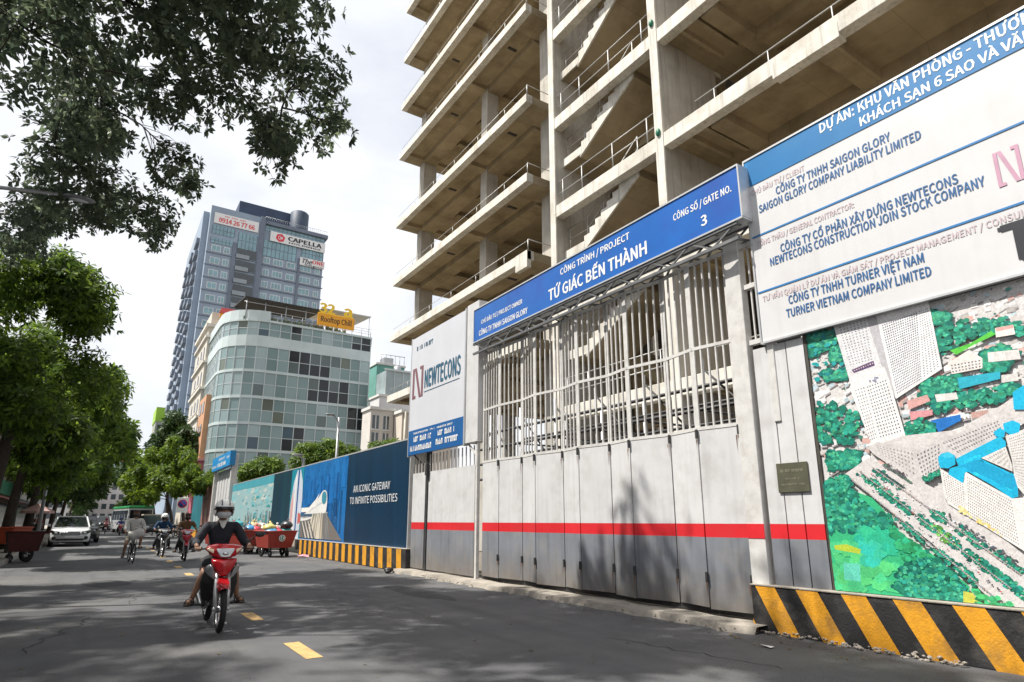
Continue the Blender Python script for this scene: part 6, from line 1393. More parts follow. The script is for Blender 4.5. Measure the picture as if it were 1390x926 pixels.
MOTO = dict(pelvis=(0, .24, .88), chest=(0, .10, 1.27), neck=(0, .05, 1.42), head=(0, .005, 1.545),
            shL=(.185, .09, 1.345), elL=(.315, .0, 1.10), wrL=(.335, -.25, 1.075), hdL=(.325, -.335, 1.055), shR=(-.185, .09, 1.345), elR=(-.315, .0, 1.10), wrR=(-.335, -.25, 1.075), hdR=(-.325, -.335, 1.055),
            hpL=(.10, .22, .86), knL=(.195, -.18, .72), anL=(.28, .0, .36), toL=(.325, -.16, .335), hpR=(-.10, .22, .86), knR=(-.19, -.18, .72), anR=(-.29, .0, .36), toR=(-.35, -.15, .335))

# ------------------------------------------------------------------ motorbikes
M_tyre = pm('tyre_rubber', (.016, .016, .016), .85, .3, 10, .3, 60)
M_chrome = pm('chrome', (.55, .55, .56), .22, .1, 5, metal=1.0)
M_silver = pm('silver_plastic', (.50, .51, .52), .3, .08, 5, metal=.5)
M_blackp = pm('black_plastic', (.018, .018, .019), .45, .25, 6)
M_lens = pm('clear_lens', (.62, .65, .68), .08, .1, 6, spec=1.0)
M_orange = pm('indicator_lens', (.75, .60, .45), .15, .1, 6)
def hullm(mb, pts, mi=0, bev=.012):
    bm = bmesh.new()
    for p in pts: bm.verts.new(p)
    bmesh.ops.convex_hull(bm, input=bm.verts[:]); 
    for v in [v for v in bm.verts if not v.link_faces]: bm.verts.remove(v)
    bmesh.ops.dissolve_limit(bm, angle_limit=R(2), verts=bm.verts[:], edges=bm.edges[:])
    if bev: bmesh.ops.bevel(bm, geom=bm.edges[:], offset=bev, segments=2, affect='EDGES', profile=.6, clamp_overlap=True)
    mb.bm(bm, mi, True); bm.free()
def sym(pts): return pts+[(-x, y, z) for x, y, z in pts if abs(x) > 1e-6]
def wheel(parent, name, y, r, w=.075, spokes=16):
    t = MB(); pr = [(r-.075+.0, -w*.32), (r-.045, -w*.5), (r-.012, -w*.36), (r, 0), (r-.012, w*.36), (r-.045, w*.5), (r-.075, w*.32)]
    t.lathe(pr, 'X', 36, 0, (0, y, r)); o = t.build(name, M_tyre, parent, local=True)
    m = MB(); m.lathe([(r-.078, -w*.34), (r-.066, -w*.30), (r-.066, w*.30), (r-.078, w*.34), (r-.088, 0), (r-.078, -w*.34)], 'X', 32, 0, (0, y, r))
    m.lathe([(.001, -.055), (.045, -.055), (.045, .055), (.001, .055)], 'X', 14, 0, (0, y, r))
    for k in range(spokes):
        a = 2*math.pi*k/spokes; s = .03 if k % 2 else -.03
        m.tube([(s, y+.04*math.cos(a+.5), r+.04*math.sin(a+.5)), (0, y+(r-.08)*math.cos(a), r+(r-.08)*math.sin(a))], .0035, 4, cap=False)
    m.build('rim', M_chrome, o, local=True)
    return o
def motorbike(label, loc, rotz, paint, group=None, side=None, plain=False, mirrors=(1, -1)):
    b = thing('motorbike', label, 'motorbike', loc, rotz, group); side = side or M_silver
    wheel(b, 'front_wheel', -.62, .285); wheel(b, 'rear_wheel', .60, .285, .085)
    m = MB()
    for s in (-1, 1): m.tube([(s*.075, -.63, .285), (s*.075, -.56, .52), (s*.07, -.46, .80)], [.024, .027, .02], 8); m.ball((s*.085, -.63, .29), .03, 0, .7, 1, 1, 8, 6)
    m.build('fork', M_silver, b, local=True)
    m = MB(); n = 12; vs = []
    for k in range(n+1):
        a = R(52+104*k/n); rr_ = .318
        for (x, dr) in ((-.07, -.05), (-.062, -.005), (-.03, .022), (0, .03), (.03, .022), (.062, -.005), (.07, -.05)): vs.append((x, -.62-(rr_+dr)*math.cos(a), .285+(rr_+dr)*math.sin(a)))
    m.faces(vs, [(7*k+j, 7*k+j+1, 7*k+j+8, 7*k+j+7) for k in range(n) for j in range(6)], 0, True)
    hullm(m, sym([(.078, -.62, .60), (.06, -.58, .66), (.06, -.72, .615), (.078, -.52, .61), (.05, -.52, .67), (.05, -.80, .57), (.0, -.82, .575)]), 0, .015); m.build('front_fender', paint, b, local=True)
    m = MB()   # tall chest fairing, narrow at the bottom
    hullm(m, sym([(.165, -.46, .915), (.155, -.53, .87), (.06, -.575, .72), (.03, -.545, .685), (.06, -.44, .66), (.12, -.40, .75), (.09, -.56, .89), (0, -.60, .84), (0, -.585, .70)]), 0, .018); m.build('front_fairing', paint, b, local=True)
    for s in (-1, 1):
        m = MB(); hullm(m, [(s*.172, -.50, .85), (s*.222, -.40, .80), (s*.205, -.38, .73), (s*.10, -.48, .64), (s*.075, -.55, .67), (s*.15, -.545, .82), (s*.13, -.40, .66)], 0, .015); m.build('side_wing', side, b, local=True)
        m = MB(); hullm(m, [(s*.20, -.30, .80), (s*.24, -.22, .60), (s*.20, -.14, .36), (s*.09, -.20, .34), (s*.07, -.36, .56), (s*.10, -.34, .80)], 0, .015); m.build('leg_shield', M_blackp, b, local=True)
    m = MB(); hullm(m, sym([(.115, -.50, 1.02), (.225, -.40, 1.06), (.24, -.36, 1.02), (.14, -.47, .93), (.06, -.52, .915), (.10, -.36, 1.10), (.20, -.34, 1.08), (0, -.47, 1.09)]), 0, .016); m.build('handlebar_cowl', paint, b, local=True)
    m = MB(); hullm(m, sym([(.115, -.512, 1.035), (.10, -.535, 1.0), (.055, -.548, .93), (.0, -.55, .925), (.11, -.49, 1.04), (0, -.54, 1.03)]), 0, .008); hl = m.build('headlight', M_lens, b, local=True)
    m = MB(); m.ball((0, -.548, .975), .03, 0, 1.3, .35, .8, 10, 6); m.build('reflector', M_chrome, hl, local=True)
    for s in (-1, 1):
        m = MB(); hullm(m, [(s*.135, -.485, 1.03), (s*.225, -.405, 1.05), (s*.215, -.41, 1.015), (s*.14, -.49, .97), (s*.15, -.46, 1.0), (s*.20, -.40, 1.03)], 0, .006); m.build('indicator', M_orange, b, local=True)
    m = MB()
    for s in (-1, 1): m.tube([(s*.05, -.40, 1.0), (s*.2, -.38, 1.04), (s*.385, -.32, 1.03)], .012, 7); m.tube([(s*.27, -.355, 1.04), (s*.385, -.325, 1.03)], .019, 8); m.tube([(s*.27, -.40, 1.03), (s*.40, -.385, 1.02)], .006, 5)
    m.build('handlebar', M_blackp, b, local=True)
    for s in mirrors:
        m = MB(); m.tube([(s*.27, -.36, 1.05), (s*.34, -.34, 1.16), (s*.41, -.335, 1.20)], .007, 6); m.ball((s*.45, -.335, 1.215), .062, 0, 1.05, .35, .62, 14, 9); m.build('mirror', M_blackp, b, local=True)
    m = MB(); hullm(m, sym([(.12, .02, .74), (.14, .30, .80), (.11, .66, .84), (.13, .30, .74), (.09, .66, .79), (.06, .0, .76)]), 0, .03); m.build('seat', pm('seat_vinyl', (.02, .02, .021), .6, .2, 8), b, local=True)
    m = MB(); hullm(m, sym([(.13, .10, .73), (.14, .50, .78), (.05, .86, .86), (.10, .50, .60), (.12, .10, .58), (.05, .80, .74)]), 0, .02); m.build('rear_body', paint, b, local=True)
    m = MB(); hullm(m, sym([(.10, -.12, .50), (.12, .14, .46), (.10, .14, .30), (.08, -.18, .28), (.05, -.26, .42)]), 0, .02); m.tube([(-.09, -.14, .36), (.09, -.14, .36)], .06, 10); m.lathe([(.001, -.03), (.09, -.03), (.11, .0), (.001, .03)], 'X', 16, 0, (-.13, .02, .36))
    m.tube([(0, -.36, .66), (0, -.12, .5), (0, .12, .58)], .035, 7); m.tube([(.07, .60, .285), (.07, .1, .33)], .02, 6); m.tube([(-.07, .60, .285), (-.07, .1, .33)], .02, 6); m.build('engine', pm('engine_alloy', (.09, .09, .092), .5, .3, 6, metal=.5), b, local=True)
    m = MB(); m.tube([(-.06, -.16, .33), (-.13, -.05, .25), (-.15, .2, .27), (-.16, .75, .42)], [.018, .02, .035, .045], 9); m.build('exhaust', M_chrome, b, local=True)
    m = MB(); m.tube([(-.33, -.04, .29), (.33, -.04, .29)], .013, 7)
    for s in (-1, 1): m.box(s*.26-.05, s*.26+.05, -.075, -.005, .28, .315, 0, .008)
    m.build('footpeg', M_blackp, b, local=True)
    for s in (-1, 1):
        m = MB(); m.tube([(s*.10, .60, .30), (s*.11, .52, .66)], .02, 7); m.build('shock_absorber', M_silver, b, local=True)
    m = MB(); m.box(-.09, .09, .86, .88, .55, .70, 0, .004); m.build('tail_plate', M_wpaint, b, local=True)
    return b
P_red = pm('gloss_red', (.42, .008, .014), .22, .06, 3, coat=.6)
P_dgrey = pm('gloss_graphite', (.03, .032, .036), .25, .1, 3, coat=.5)
P_pink = pm('gloss_coral', (.46, .03, .05), .25, .06, 3, coat=.5)
M_navy = pm('jacket_navy', (.014, .015, .023), .8, .3, 7, 1.0, 11)
M_short = pm('shorts_black', (.015, .015, .018), .9, .25, 7, .9, 12)
M_shirtw = pm('shirt_white', (.55, .54, .51), .9, .1, 6, 1.0, 12)
M_mask = pm('mask_grey', (.42, .43, .44), .85, .2, 22)
M_helw = pm('helmet_white', (.78, .78, .77), .25, .06, 5, coat=.5)
M_helb = pm('helmet_black', (.015, .015, .016), .3, .2, 5)
motorbike('red motorbike ridden toward the camera in the near lane', (1.52, 9.78, 0), R(-1), P_red, mirrors=(1,))
rider('rider in dark jacket, white helmet and face mask on the near red motorbike', (1.52, 9.78, 0), R(-1), MOTO, M_navy, M_short, (M_helw, M_helb), M_mask, pm('sandal_brown', (.03, .022, .018), .7, .2, 6), 1, 0, M_shirtw)
motorbike('coral red motorbike with a capped rider farther back in the lane', (2.85, 26.1, 0), R(-2), P_pink, mirrors=(1, -1))
rider('rider in brown top and dark cap on the farther coral red motorbike', (2.85, 26.1, 0), R(-2), MOTO, pm('shirt_ochre', (.14, .075, .03), .9, .2, 6), M_short, None, M_helb, pm('sandal_brown', (.03, .022, .018)), 0, 1, None, pm('cap_black', (.015, .014, .014), .9, .2, 9))
motorbike('dark grey motorbike beside the coral one, behind it on the left', (2.35, 29.4, 0), R(3), P_dgrey, side=M_chrome)
rider('rider in blue and green jacket with white helmet on the dark motorbike', (2.35, 29.4, 0), R(3), MOTO, pm('jacket_green_blue', (.012, .05, .12), .85, .5, 2.2), M_short, (M_helw, M_helw), M_helb, pm('sandal_brown', (.03, .022, .018)), 1, 1)

# bicycle with a load, ridden toward the camera
bi = thing('bicycle', 'old dark bicycle carrying a pale sack on its handlebar', 'bicycle', (1.18, 25.6, 0), R(4))
wheel(bi, 'front_wheel', -.54, .33, .035, 20); wheel(bi, 'rear_wheel', .52, .33, .035, 20)
m = MB()
for a, b in (((0, -.40, .86), (0, -.05, .32)), ((0, -.38, .80), (0, .22, .78)), ((0, .25, .84), (0, -.05, .32))): m.tube([a, b], .017, 7)
for s in (-.045, .045): m.tube([(s, -.05, .32), (s, .52, .33)], .01, 6); m.tube([(s*.5, .22, .78), (s, .52, .33)], .009, 6); m.tube([(s, -.42, .76), (s, -.54, .33)], .012, 6)
m.tube([(0, -.36, .96), (0, -.42, .76)], .015, 7); m.build('frame', M_blackp, bi, local=True)
m = MB(); m.tube([(-.29, -.20, 1.02), (-.26, -.33, 1.02), (0, -.37, .98), (.26, -.33, 1.02), (.29, -.20, 1.02)], .012, 7); m.build('handlebar', M_chrome, bi, local=True)
m = MB(); hullm(m, sym([(.09, .36, .92), (.04, .10, .93), (.08, .36, .87), (.02, .08, .89)]), 0, .02); m.build('saddle', M_blackp, bi, local=True)
m = MB(); m.tube([(-.10, -.05, .32), (.10, -.05, .32)], .012, 6); m.tube([(-.1, -.05, .32), (-.11, .02, .16)], .012, 6); m.tube([(.1, -.05, .32), (.11, -.12, .48)], .012, 6); m.box(-.20, -.10, -.03, .07, .145, .17); m.box(.10, .20, -.17, -.07, .465, .49); m.build('pedals', M_blackp, bi, local=True)
sk = thing('sack', 'bulging pale cloth sack slung on the bicycle handlebar', 'bag', (1.21, 25.17, .88), R(4))
m = MB(); vs = MB(); vs.ball((0, -.10, .08), .24, 0, 1.1, .62, .72, 18, 12)
r_ = random.Random(6); m.faces([(p[0]+r_.uniform(-.02, .02), p[1]+r_.uniform(-.02, .02), p[2]+.05*math.sin(p[0]*14)) for p in vs.v], vs.f, 0, True); m.tube([(-.1, -.05, .22), (0, -.02, .30), (.1, -.05, .22)], .025, 7); m.build('cloth', M_shirtw, sk, local=True)
BIKE = dict(pelvis=(0, .26, .98), chest=(0, .10, 1.36), neck=(0, .05, 1.51), head=(0, .02, 1.64), shL=(.19, .10, 1.44), elL=(.285, .04, 1.20), wrL=(.295, -.14, 1.06), hdL=(.285, -.21, 1.04), shR=(-.19, .10, 1.44), elR=(-.285, .04, 1.20), wrR=(-.295, -.14, 1.06), hdR=(-.285, -.21, 1.04),
            hpL=(.10, .22, .95), knL=(.20, -.20, .86), anL=(.20, -.10, .55), toL=(.22, -.26, .52), hpR=(-.10, .22, .95), knR=(-.22, -.17, .66), anR=(-.24, .05, .235), toR=(-.27, -.11, .21))
rider('cyclist in white shirt, pale shorts and dark cap riding the loaded bicycle', (1.18, 25.6, 0), R(4), BIKE, M_shirtw, pm('shorts_khaki', (.36, .32, .26), .9, .15, 6), None, M_helb, M_blackp, 1, 0, None, pm('cap_brown', (.05, .03, .02), .9, .2, 9))

# ------------------------------------------------------------------ cars
M_carw = pm('car_white', (.66, .67, .68), .22, .03, 2, coat=.6)
M_cgl = pm('car_glass', (.012, .015, .018), .06, .2, 1, spec=1.0)
def car(label, loc, rotz, paint, group=None, sc=1.0, name='parked_car', cat='car', tall=0.0):
    c = thing(name, label, cat, loc, rotz, group, sc); H = tall
    m = MB()
    def loft(sections, mi=0):
        n = len(sections[0]); vs = [p for s_ in sections for p in s_]
        m.faces(vs, [(i*n+k, i*n+(k+1) % n, (i+1)*n+(k+1) % n, (i+1)*n+k) for i in range(len(sections)-1) for k in range(n)]+[tuple(range(n)), tuple((len(sections)-1)*n+k for k in range(n))], mi, True)
    def sec(y, w, z0, z1, rw=.86): return [(-w*.94, y, z0), (-w, y, z0+.14), (-w, y, z0+(z1-z0)*.62), (-w*.97, y, z1-.08), (-w*rw, y, z1-.01), (0, y, z1+.015), (w*rw, y, z1-.01), (w*.97, y, z1-.08), (w, y, z0+(z1-z0)*.62), (w, y, z0+.14), (w*.94, y, z0)]
    loft([sec(-2.38, .62, .36, .74), sec(-2.30, .80, .27, .86), sec(-2.10, .90, .25, .95), sec(-1.7, .945, .24, 1.00), sec(-1.15, .95, .24, 1.06), sec(0, .95, .24, 1.04), sec(1.7, .95, .24, 1.06), sec(2.2, .90, .28, 1.04), sec(2.36, .80, .36, .95)])
    def cab(y, w, z): return [(-.90, y if z < 1.2 else y, 1.0), (-w, y, z), (w, y, z), (.90, y, 1.0)]
    body = m.build('body', paint, c, local=True, subsurf=0)
    m = MB(); T = 1.66+H
    m.faces([(-.64, -.42, T), (.64, -.42, T), (.66, 1.6, T+.01), (-.66, 1.6, T+.01), (-.70, -.42, T-.06), (.70, -.42, T-.06), (.72, 1.7, T-.06), (-.72, 1.7, T-.06)], [(0, 1, 2, 3), (0, 4, 5, 1), (1, 5, 6, 2), (2, 6, 7, 3), (3, 7, 4, 0)])
    for s in (-1, 1):
        m.beam((s*.86, -1.20, 1.03), (s*.68, -.42, T-.03), .07, .05); m.beam((s*.91, .35, 1.0), (s*.71, .35, T-.04), .08, .06); m.beam((s*.90, 2.2, 1.0), (s*.70, 1.7, T-.04), .14, .08)
        m.tube([(s*.60, -.35, T+.01), (s*.60, -.3, T+.06), (s*.60, 1.5, T+.07), (s*.6, 1.55, T)], .018, 6)
    m.build('roof', paint, body, local=True)
    m = MB()
    q = lambda *P: m.poly(P)
    q((-.84, -1.18, 1.055), (.84, -1.18, 1.055), (.665, -.43, T-.05), (-.665, -.43, T-.05)); m.build('windscreen', M_cgl, c, local=True)
    m = MB()
    for s in (-1, 1): m.poly([(s*.90, -1.0, 1.04), (s*.90, 2.1, 1.04), (s*.70, 1.66, T-.05), (s*.70, -.42, T-.05)])
    m.poly([(-.84, 2.22, 1.04), (.84, 2.22, 1.04), (.67, 1.72, T-.05), (-.67, 1.72, T-.05)]); m.build('side_windows', M_cgl, c, local=True)
    m = MB(); m.prism([(-.46, .66), (-.40, .80), (.40, .80), (.46, .66), (.38, .60), (-.38, .60)], 'Y', -2.415, -2.25); g = m.build('grille', M_blackp, c, local=True)
    m = MB()
    for k in range(7): m.box(-.40, .40, -2.43, -2.416, .615+.026*k, .622+.026*k)
    m.tube([(-.46, -2.42, .66), (-.40, -2.42, .805), (.40, -2.42, .805), (.46, -2.42, .66)], .012, 6); m.build('grille_bars', M_chrome, g, local=True)
    for s in (-1, 1):
        m = MB(); hullm(m, [(s*.50, -2.42, .67), (s*.50, -2.40, .81), (s*.90, -2.22, .90), (s*.93, -2.16, .76), (s*.74, -2.38, .67), (s*.6, -2.2, .75)], 0, .01); hl_ = m.build('headlight', M_cgl, c, local=True); m = MB(); m.ball((s*.66, -2.385, .745), .055, 0, 1.3, .4, 1, 10, 6); m.build('bulb', M_lens, hl_, local=True)
        m = MB(); m.lathe([(.001, 0), (.07, 0), (.10, .03)], 'Y', 14, 0, (s*.74, -2.40, .47)); m.build('fog_lamp', M_blackp, c, local=True)
        m = MB(); hullm(m, [(s*.95, -.82, 1.07), (s*1.13, -.80, 1.10), (s*1.13, -.82, 1.22), (s*.97, -.84, 1.22), (s*.98, -.62, 1.1), (s*1.12, -.66, 1.2)], 0, .02); m.build('mirror', paint, c, local=True)
    m = MB(); m.prism([(-.62, .33), (-.70, .44), (.70, .44), (.62, .33)], 'Y', -2.405, -2.2); m.build('lower_intake', M_blackp, c, local=True)
    m = MB(); m.box(-.25, .25, -2.44, -2.425, .50, .60, 0, .004); m.build('number_plate', M_wpaint, c, local=True)
    for y in (-1.45, 1.42):
        for s in (-1, 1):
            m = MB(); m.lathe([(.20, -.10), (.31, -.11), (.345, -.07), (.345, .07), (.31, .11), (.20, .10)], 'X', 24, 0, (s*.86, y, .345)); w = m.build('wheel', M_tyre, c, local=True)
            m = MB(); m.lathe([(.001, s*.07), (.06, s*.09), (.20, s*.075), (.215, s*.1)], 'X', 20, 0, (s*.86, y, .345)); m.build('rim', M_silver, w, local=True)
    return c
car('white car parked facing the camera on the left side of the street', (-1.15, 45.3, 0), R(2), M_carw, 'cars along the left side')
car('dark grey car close behind the white parked car', (-.72, 52.0, 0), R(1), pm('car_dark', (.03, .032, .036), .25, .1, 2, coat=.5), 'cars along the left side', 1.05)
car('far white car on the left, beyond the row of parked motorbikes', (-.9, 92, 0), R(0), M_carw, 'cars along the left side')
car('far silver car in the right lane beyond the bus', (4.2, 104, 0), R(0), pm('car_silver', (.4, .41, .42), .25, .05, 2, coat=.5), 'far cars in the right lane')
car('far white van in the middle of the street, left of the bus', (1.0, 115, 0), R(0), M_carw, 'far cars in the right lane', 1.1, tall=.25)
# parked motorbikes
pb = motorbike('dark motorbike parked under the parking sign, nearest of the row', (6.5, 62.5, 0), R(25), P_dgrey, 'motorbikes parked on the right')
for i, (x, y, a, l) in enumerate([(5.7, 63.5, 15, 'second dark motorbike parked under the parking sign'), (6.7, 66, 30, 'third dark motorbike parked behind the parking sign'), (5.5, 67, 10, 'outermost dark motorbike parked near the parking sign'), (4.9, 70, 20, 'last dark motorbike of the row by the light green tree')]):
    dup(pb, (x, y, 0), R(a), l, 'motorbikes parked on the right')
for i, (x, y, a, l) in enumerate([(-.9, 66, -30, 'nearest motorbike parked on the left beyond the dark car'), (-1.1, 69, -25, 'second motorbike parked on the left beyond the dark car'), (-.7, 72.5, -35, 'third motorbike parked on the left beyond the dark car'), (-.9, 77, -20, 'fourth motorbike parked on the left beyond the dark car')]):
    dup(pb, (x, y, 0), R(a), l, 'motorbikes parked on the left')
fm = motorbike('far red motorbike riding in the left lane', (1.0, 82, 0), R(180), P_red, 'far motorbikes in traffic')
rider('rider in pink top on the far red motorbike', (1.0, 82, 0), R(180), MOTO, pm('shirt_pink', (.4, .12, .12)), M_short, (P_red, M_helb), None, None, 1, 1)
dup(fm, (2.1, 73, 0), R(0), 'far motorbike behind the cyclist, coming on', 'far motorbikes in traffic')
rider('rider in blue shirt behind the cyclist', (2.1, 73, 0), R(0), MOTO, pm('shirt_blue', (.05, .12, .35)), M_short, (pm('helmet_blue', (.05, .12, .4)), M_helb), None, None, 1, 1)
# small jeep with a cream canvas top
jp = thing('jeep', 'dark open jeep with a cream canvas top in the right lane', 'jeep', (4.15, 64, 0), R(2))
m = MB(); m.box(-.72, .72, -1.6, 1.5, .45, 1.0, 0, .06); hullm(m, sym([(.62, -1.62, .5), (.62, -1.62, 1.0), (.70, -.7, 1.08), (.70, -.7, .5)]), 0, .03); m.build('body', P_dgrey, jp, local=True)
m = MB(); m.box(-.76, .76, -.75, 1.5, 1.82, 1.95, 0, .05); m.build('canvas_top', pm('canvas_cream', (.48, .44, .34), .9, .1, 2), jp, local=True)
m = MB(); m.box(-.66, .66, -.74, -.71, 1.08, 1.80); m.build('windscreen', M_cgl, jp, local=True)
m = MB()
for s in (-1, 1): m.tube([(s*.70, -.72, 1.0), (s*.70, -.70, 1.85)], .03, 6); m.tube([(s*.70, 1.4, 1.0), (s*.70, 1.4, 1.85)], .03, 6)
m.build('frame', M_blackp, jp, local=True)
for s in (-1, 1):
    m = MB(); m.lathe([(.001, 0), (.11, 0), (.12, .04)], 'Y', 16, 0, (s*.42, -1.68, .85)); m.build('headlight', M_lens, jp, local=True)
    for y in (-1.1, 1.0):
        m = MB(); m.lathe([(.15, -.09), (.30, -.1), (.34, 0), (.30, .1), (.15, .09)], 'X', 20, 0, (s*.68, y, .34)); m.build('wheel', M_tyre, jp, local=True)
bs = thing('bus', 'white city bus with green roof stripe far down the street', 'bus', (3.5, 88, 0), R(8))
m = MB(); m.box(-1.25, 1.25, -5, 5, .4, 2.15, 0, .08); m.box(-1.22, 1.22, -4.95, 4.95, 2.151, 2.75); m.build('body', M_carw, bs, local=True)
m = MB(); m.box(-1.26, 1.26, -5.02, 5.02, 2.76, 3.05, 0, .06); m.build('roof', pm('bus_green', (.03, .30, .09), .4, .1, 2), bs, local=True)
m = MB(); m.box(-1.1, 1.1, -5.03, -5.0, 1.35, 2.6); m.build('windscreen', M_cgl, bs, local=True)
for k in range(6):
    for s in (-1, 1):
        m = MB(); m.box(min(s*1.255, s*1.23), max(s*1.255, s*1.23), -4.6+1.55*k, -3.25+1.55*k, 1.5, 2.55); m.build('window', M_cgl, bs, local=True)
for s in (-1, 1):
    for y in (-3.4, 3.0):
        m = MB(); m.lathe([(.2, -.12), (.42, -.14), (.48, 0), (.42, .14), (.2, .12)], 'X', 20, 0, (s*1.12, y, .48)); m.build('wheel', M_tyre, bs, local=True)

# ------------------------------------------------------------------ rubbish carts, stalls and street furniture
M_binr = pm('cart_red', (.34, .035, .022), .6, .2, 3, .2, 30, dirt=(.12, .05, .03), dirt_amt=.5, dscale=3, streak=.3)
def cart(label, loc, rotz, group, paint=M_binr, disc=True):
    c = thing('rubbish_cart', label, 'cart', loc, rotz, group)
    m = MB(); A_ = [(-.46, -.62), (.46, -.62), (.46, .62), (-.46, .62)]; B_ = [(-.58, -.80), (.58, -.80), (.58, .76), (-.58, .76)]
    vs = [(x, y, .36) for x, y in A_]+[(x, y, 1.0) for x, y in B_]+[(x*.96, y*.96, 1.0) for x, y in B_]+[(x*.93, y*.93, .40) for x, y in A_]
    m.faces(vs, [(0, 1, 2, 3)]+[(k, (k+1) % 4, 4+(k+1) % 4, 4+k) for k in range(4)]+[(4+k, 4+(k+1) % 4, 8+(k+1) % 4, 8+k) for k in range(4)]+[(8+k, 8+(k+1) % 4, 12+(k+1) % 4, 12+k) for k in range(4)]+[(12, 13, 14, 15)])
    m.build('tub', paint, c, local=True)
    m = MB()
    for a, b in (((-.6, -.82), (.6, -.82)), ((.6, -.82), (.6, .78)), ((.6, .78), (-.6, .78)), ((-.6, .78), (-.6, -.82))): m.tube([(*a, 1.0), (*b, 1.0)], .022, 6)
    m.tube([(-.4, .78, .95), (-.4, 1.1, 1.02), (.4, 1.1, 1.02), (.4, .78, .95)], .018, 6); m.build('rim', paint, c, local=True)
    for x, y, r_ in ((-.42, .18, .27), (.42, .18, .27), (-.34, -.52, .14), (.34, -.52, .14)):
        m = MB(); m.lathe([(r_*.55, -.03), (r_*.9, -.035), (r_, 0), (r_*.9, .035), (r_*.55, .03)], 'X', 20, 0, (x, y, r_)); w = m.build('wheel', M_tyre, c, local=True)
        m = MB(); m.lathe([(.001, -.03), (.04, -.03), (.04, .03), (.001, .03)], 'X', 10, 0, (x, y, r_))
        for k in range(5): a = 2*math.pi*k/5; m.tube([(x, y, r_), (x, y+r_*.62*math.cos(a), r_+r_*.62*math.sin(a))], .012, 5)
        m.build('hub', M_chrome if r_ > .2 else M_blackp, w, local=True)
    m = MB(); m.tube([(-.42, .18, .27), (.42, .18, .27)], .02, 6); m.box(-.36, -.30, -.55, -.48, .15, .38); m.box(.30, .36, -.55, -.48, .15, .38); m.box(-.44, -.38, .12, .24, .25, .38); m.box(.38, .44, .12, .24, .25, .38); m.build('axle', M_blackp, c, local=True)
    if disc:
        m = MB(); m.lathe([(.001, 0), (.13, 0), (.13, .012)], 'Y', 24, 0, (0, -.772, .73)); d = m.build('emblem_disc', M_wpaint, c, local=True); d.rotation_euler = (0, 0, 0)
        m = MB()
        for a0 in (20, 140, 260): 
            pts = [(.085*math.cos(R(a0+q)), -.778, .73+.085*math.sin(R(a0+q))) for q in range(0, 95, 10)]; m.tube(pts, .014, 5)
        m.box(-.02, .02, -.782, -.772, .68, .78); m.build('emblem', pm('emblem_green', (.03, .2, .1), .5, .1, 5), d, local=True)
    return c
GC = 'red rubbish carts by the hoarding'
BAGM = [pm('bag_%d' % i, c, .35, .12, 6, .5, 14) for i, c in enumerate([(.62, .60, .56), (.04, .22, .42), (.55, .05, .08), (.05, .32, .33), (.50, .36, .22), (.03, .03, .035), (.55, .50, .16), (.68, .68, .70)])]
BN = ['white', 'blue', 'red', 'turquoise', 'beige', 'black', 'yellow', 'pale grey']
def bag(loc, s, mi, label, seed):
    r = random.Random(seed); t = thing('rubbish_bag', label, 'bag', loc, r.uniform(0, 6), 'rubbish bags heaped on the carts')
    k = MB(); k.ball((0, 0, s*.55), s, 0, 1.1, .9, .62, 12, 8); m = MB()
    m.faces([(p[0]*(1+r.uniform(-.12, .12)), p[1]*(1+r.uniform(-.12, .12)), p[2]*(1+r.uniform(-.10, .10))) for p in k.v], k.f, 0, True); m.build('bag_body', BAGM[mi], t, local=True, subsurf=1)
    m = MB(); m.tube([(0, 0, s*1.1), (.01, .02, s*1.25), (.05, .03, s*1.45)], [s*.14, s*.07, s*.18], 7); m.build('knot', BAGM[mi], t, local=True)
carts = [((6.15, 26.75), 8, 'rubbish cart with a round white emblem, nearest the striped barrier'), ((5.55, 29.6), 30, 'second rubbish cart, turned a little, behind the front cart'), ((4.95, 31.6), 15, 'rubbish cart half hidden behind the near rider'), ((6.3, 30.8), 5, 'rear rubbish cart against the hoarding')]
for i, ((x, y), a, l) in enumerate(carts):
    cart(l, (x, y, 0), R(a), GC)
    r = random.Random(50+i)
    for k in range(7):
        mi = [2, 1, 0, 4, 3, 7, 6, 5][(k*3+i*5) % 8]; q = R(a); u, v = r.uniform(-.38, .38), r.uniform(-.55, .5); h = .78+.10*(k % 3)+(.10 if k > 4 else 0)
        bag((x+u*math.cos(q)-v*math.sin(q), y+u*math.sin(q)+v*math.cos(q), h), r.uniform(.20, .30), mi, ['%s rubbish bag heaped on the nearest cart with the emblem', '%s rubbish bag heaped on the second cart', '%s rubbish bag heaped on the cart behind the rider', '%s rubbish bag heaped on the rear cart'][i] % (BN[mi]+(['', '', '', '', ' small', '', ''][k])), 100+10*i+k)
hc = cart('dark red handcart standing at the left kerb', (-2.0, 28.1, 0), R(-80), 'handcarts at the left kerb', pm('cart_dark_red', (.07, .011, .008), .7, .25, 3, .2, 30, streak=.3), False); hc.scale = (.8, .66, 1.02)
cart('orange red handcart behind the dark red one', (-3.0, 33.5, .13), R(-20), 'handcarts at the left kerb', pm('cart_orange', (.38, .06, .02), .7, .2, 3), False)
m = MB(); r_ = random.Random(3); m.faces([(6.9+.28*u*(1+r_.uniform(-.15, .15)), 25.2+.2*v, .02+r_.uniform(0, .1)) for u, v in ((-1, -.6), (-.2, -1), (.7, -.7), (1, .1), (.4, .9), (-.5, .8))]+[(6.9, 25.2, .14)], [(k, (k+1) % 6, 6) for k in range(6)])
props(m.build('plastic_scrap', pm('plastic_pink', (.62, .30, .38), .4, .1, 5), origin=(6.9, 25.2, 0)), 'crumpled pink plastic scrap on the road by the striped barrier', 'litter')
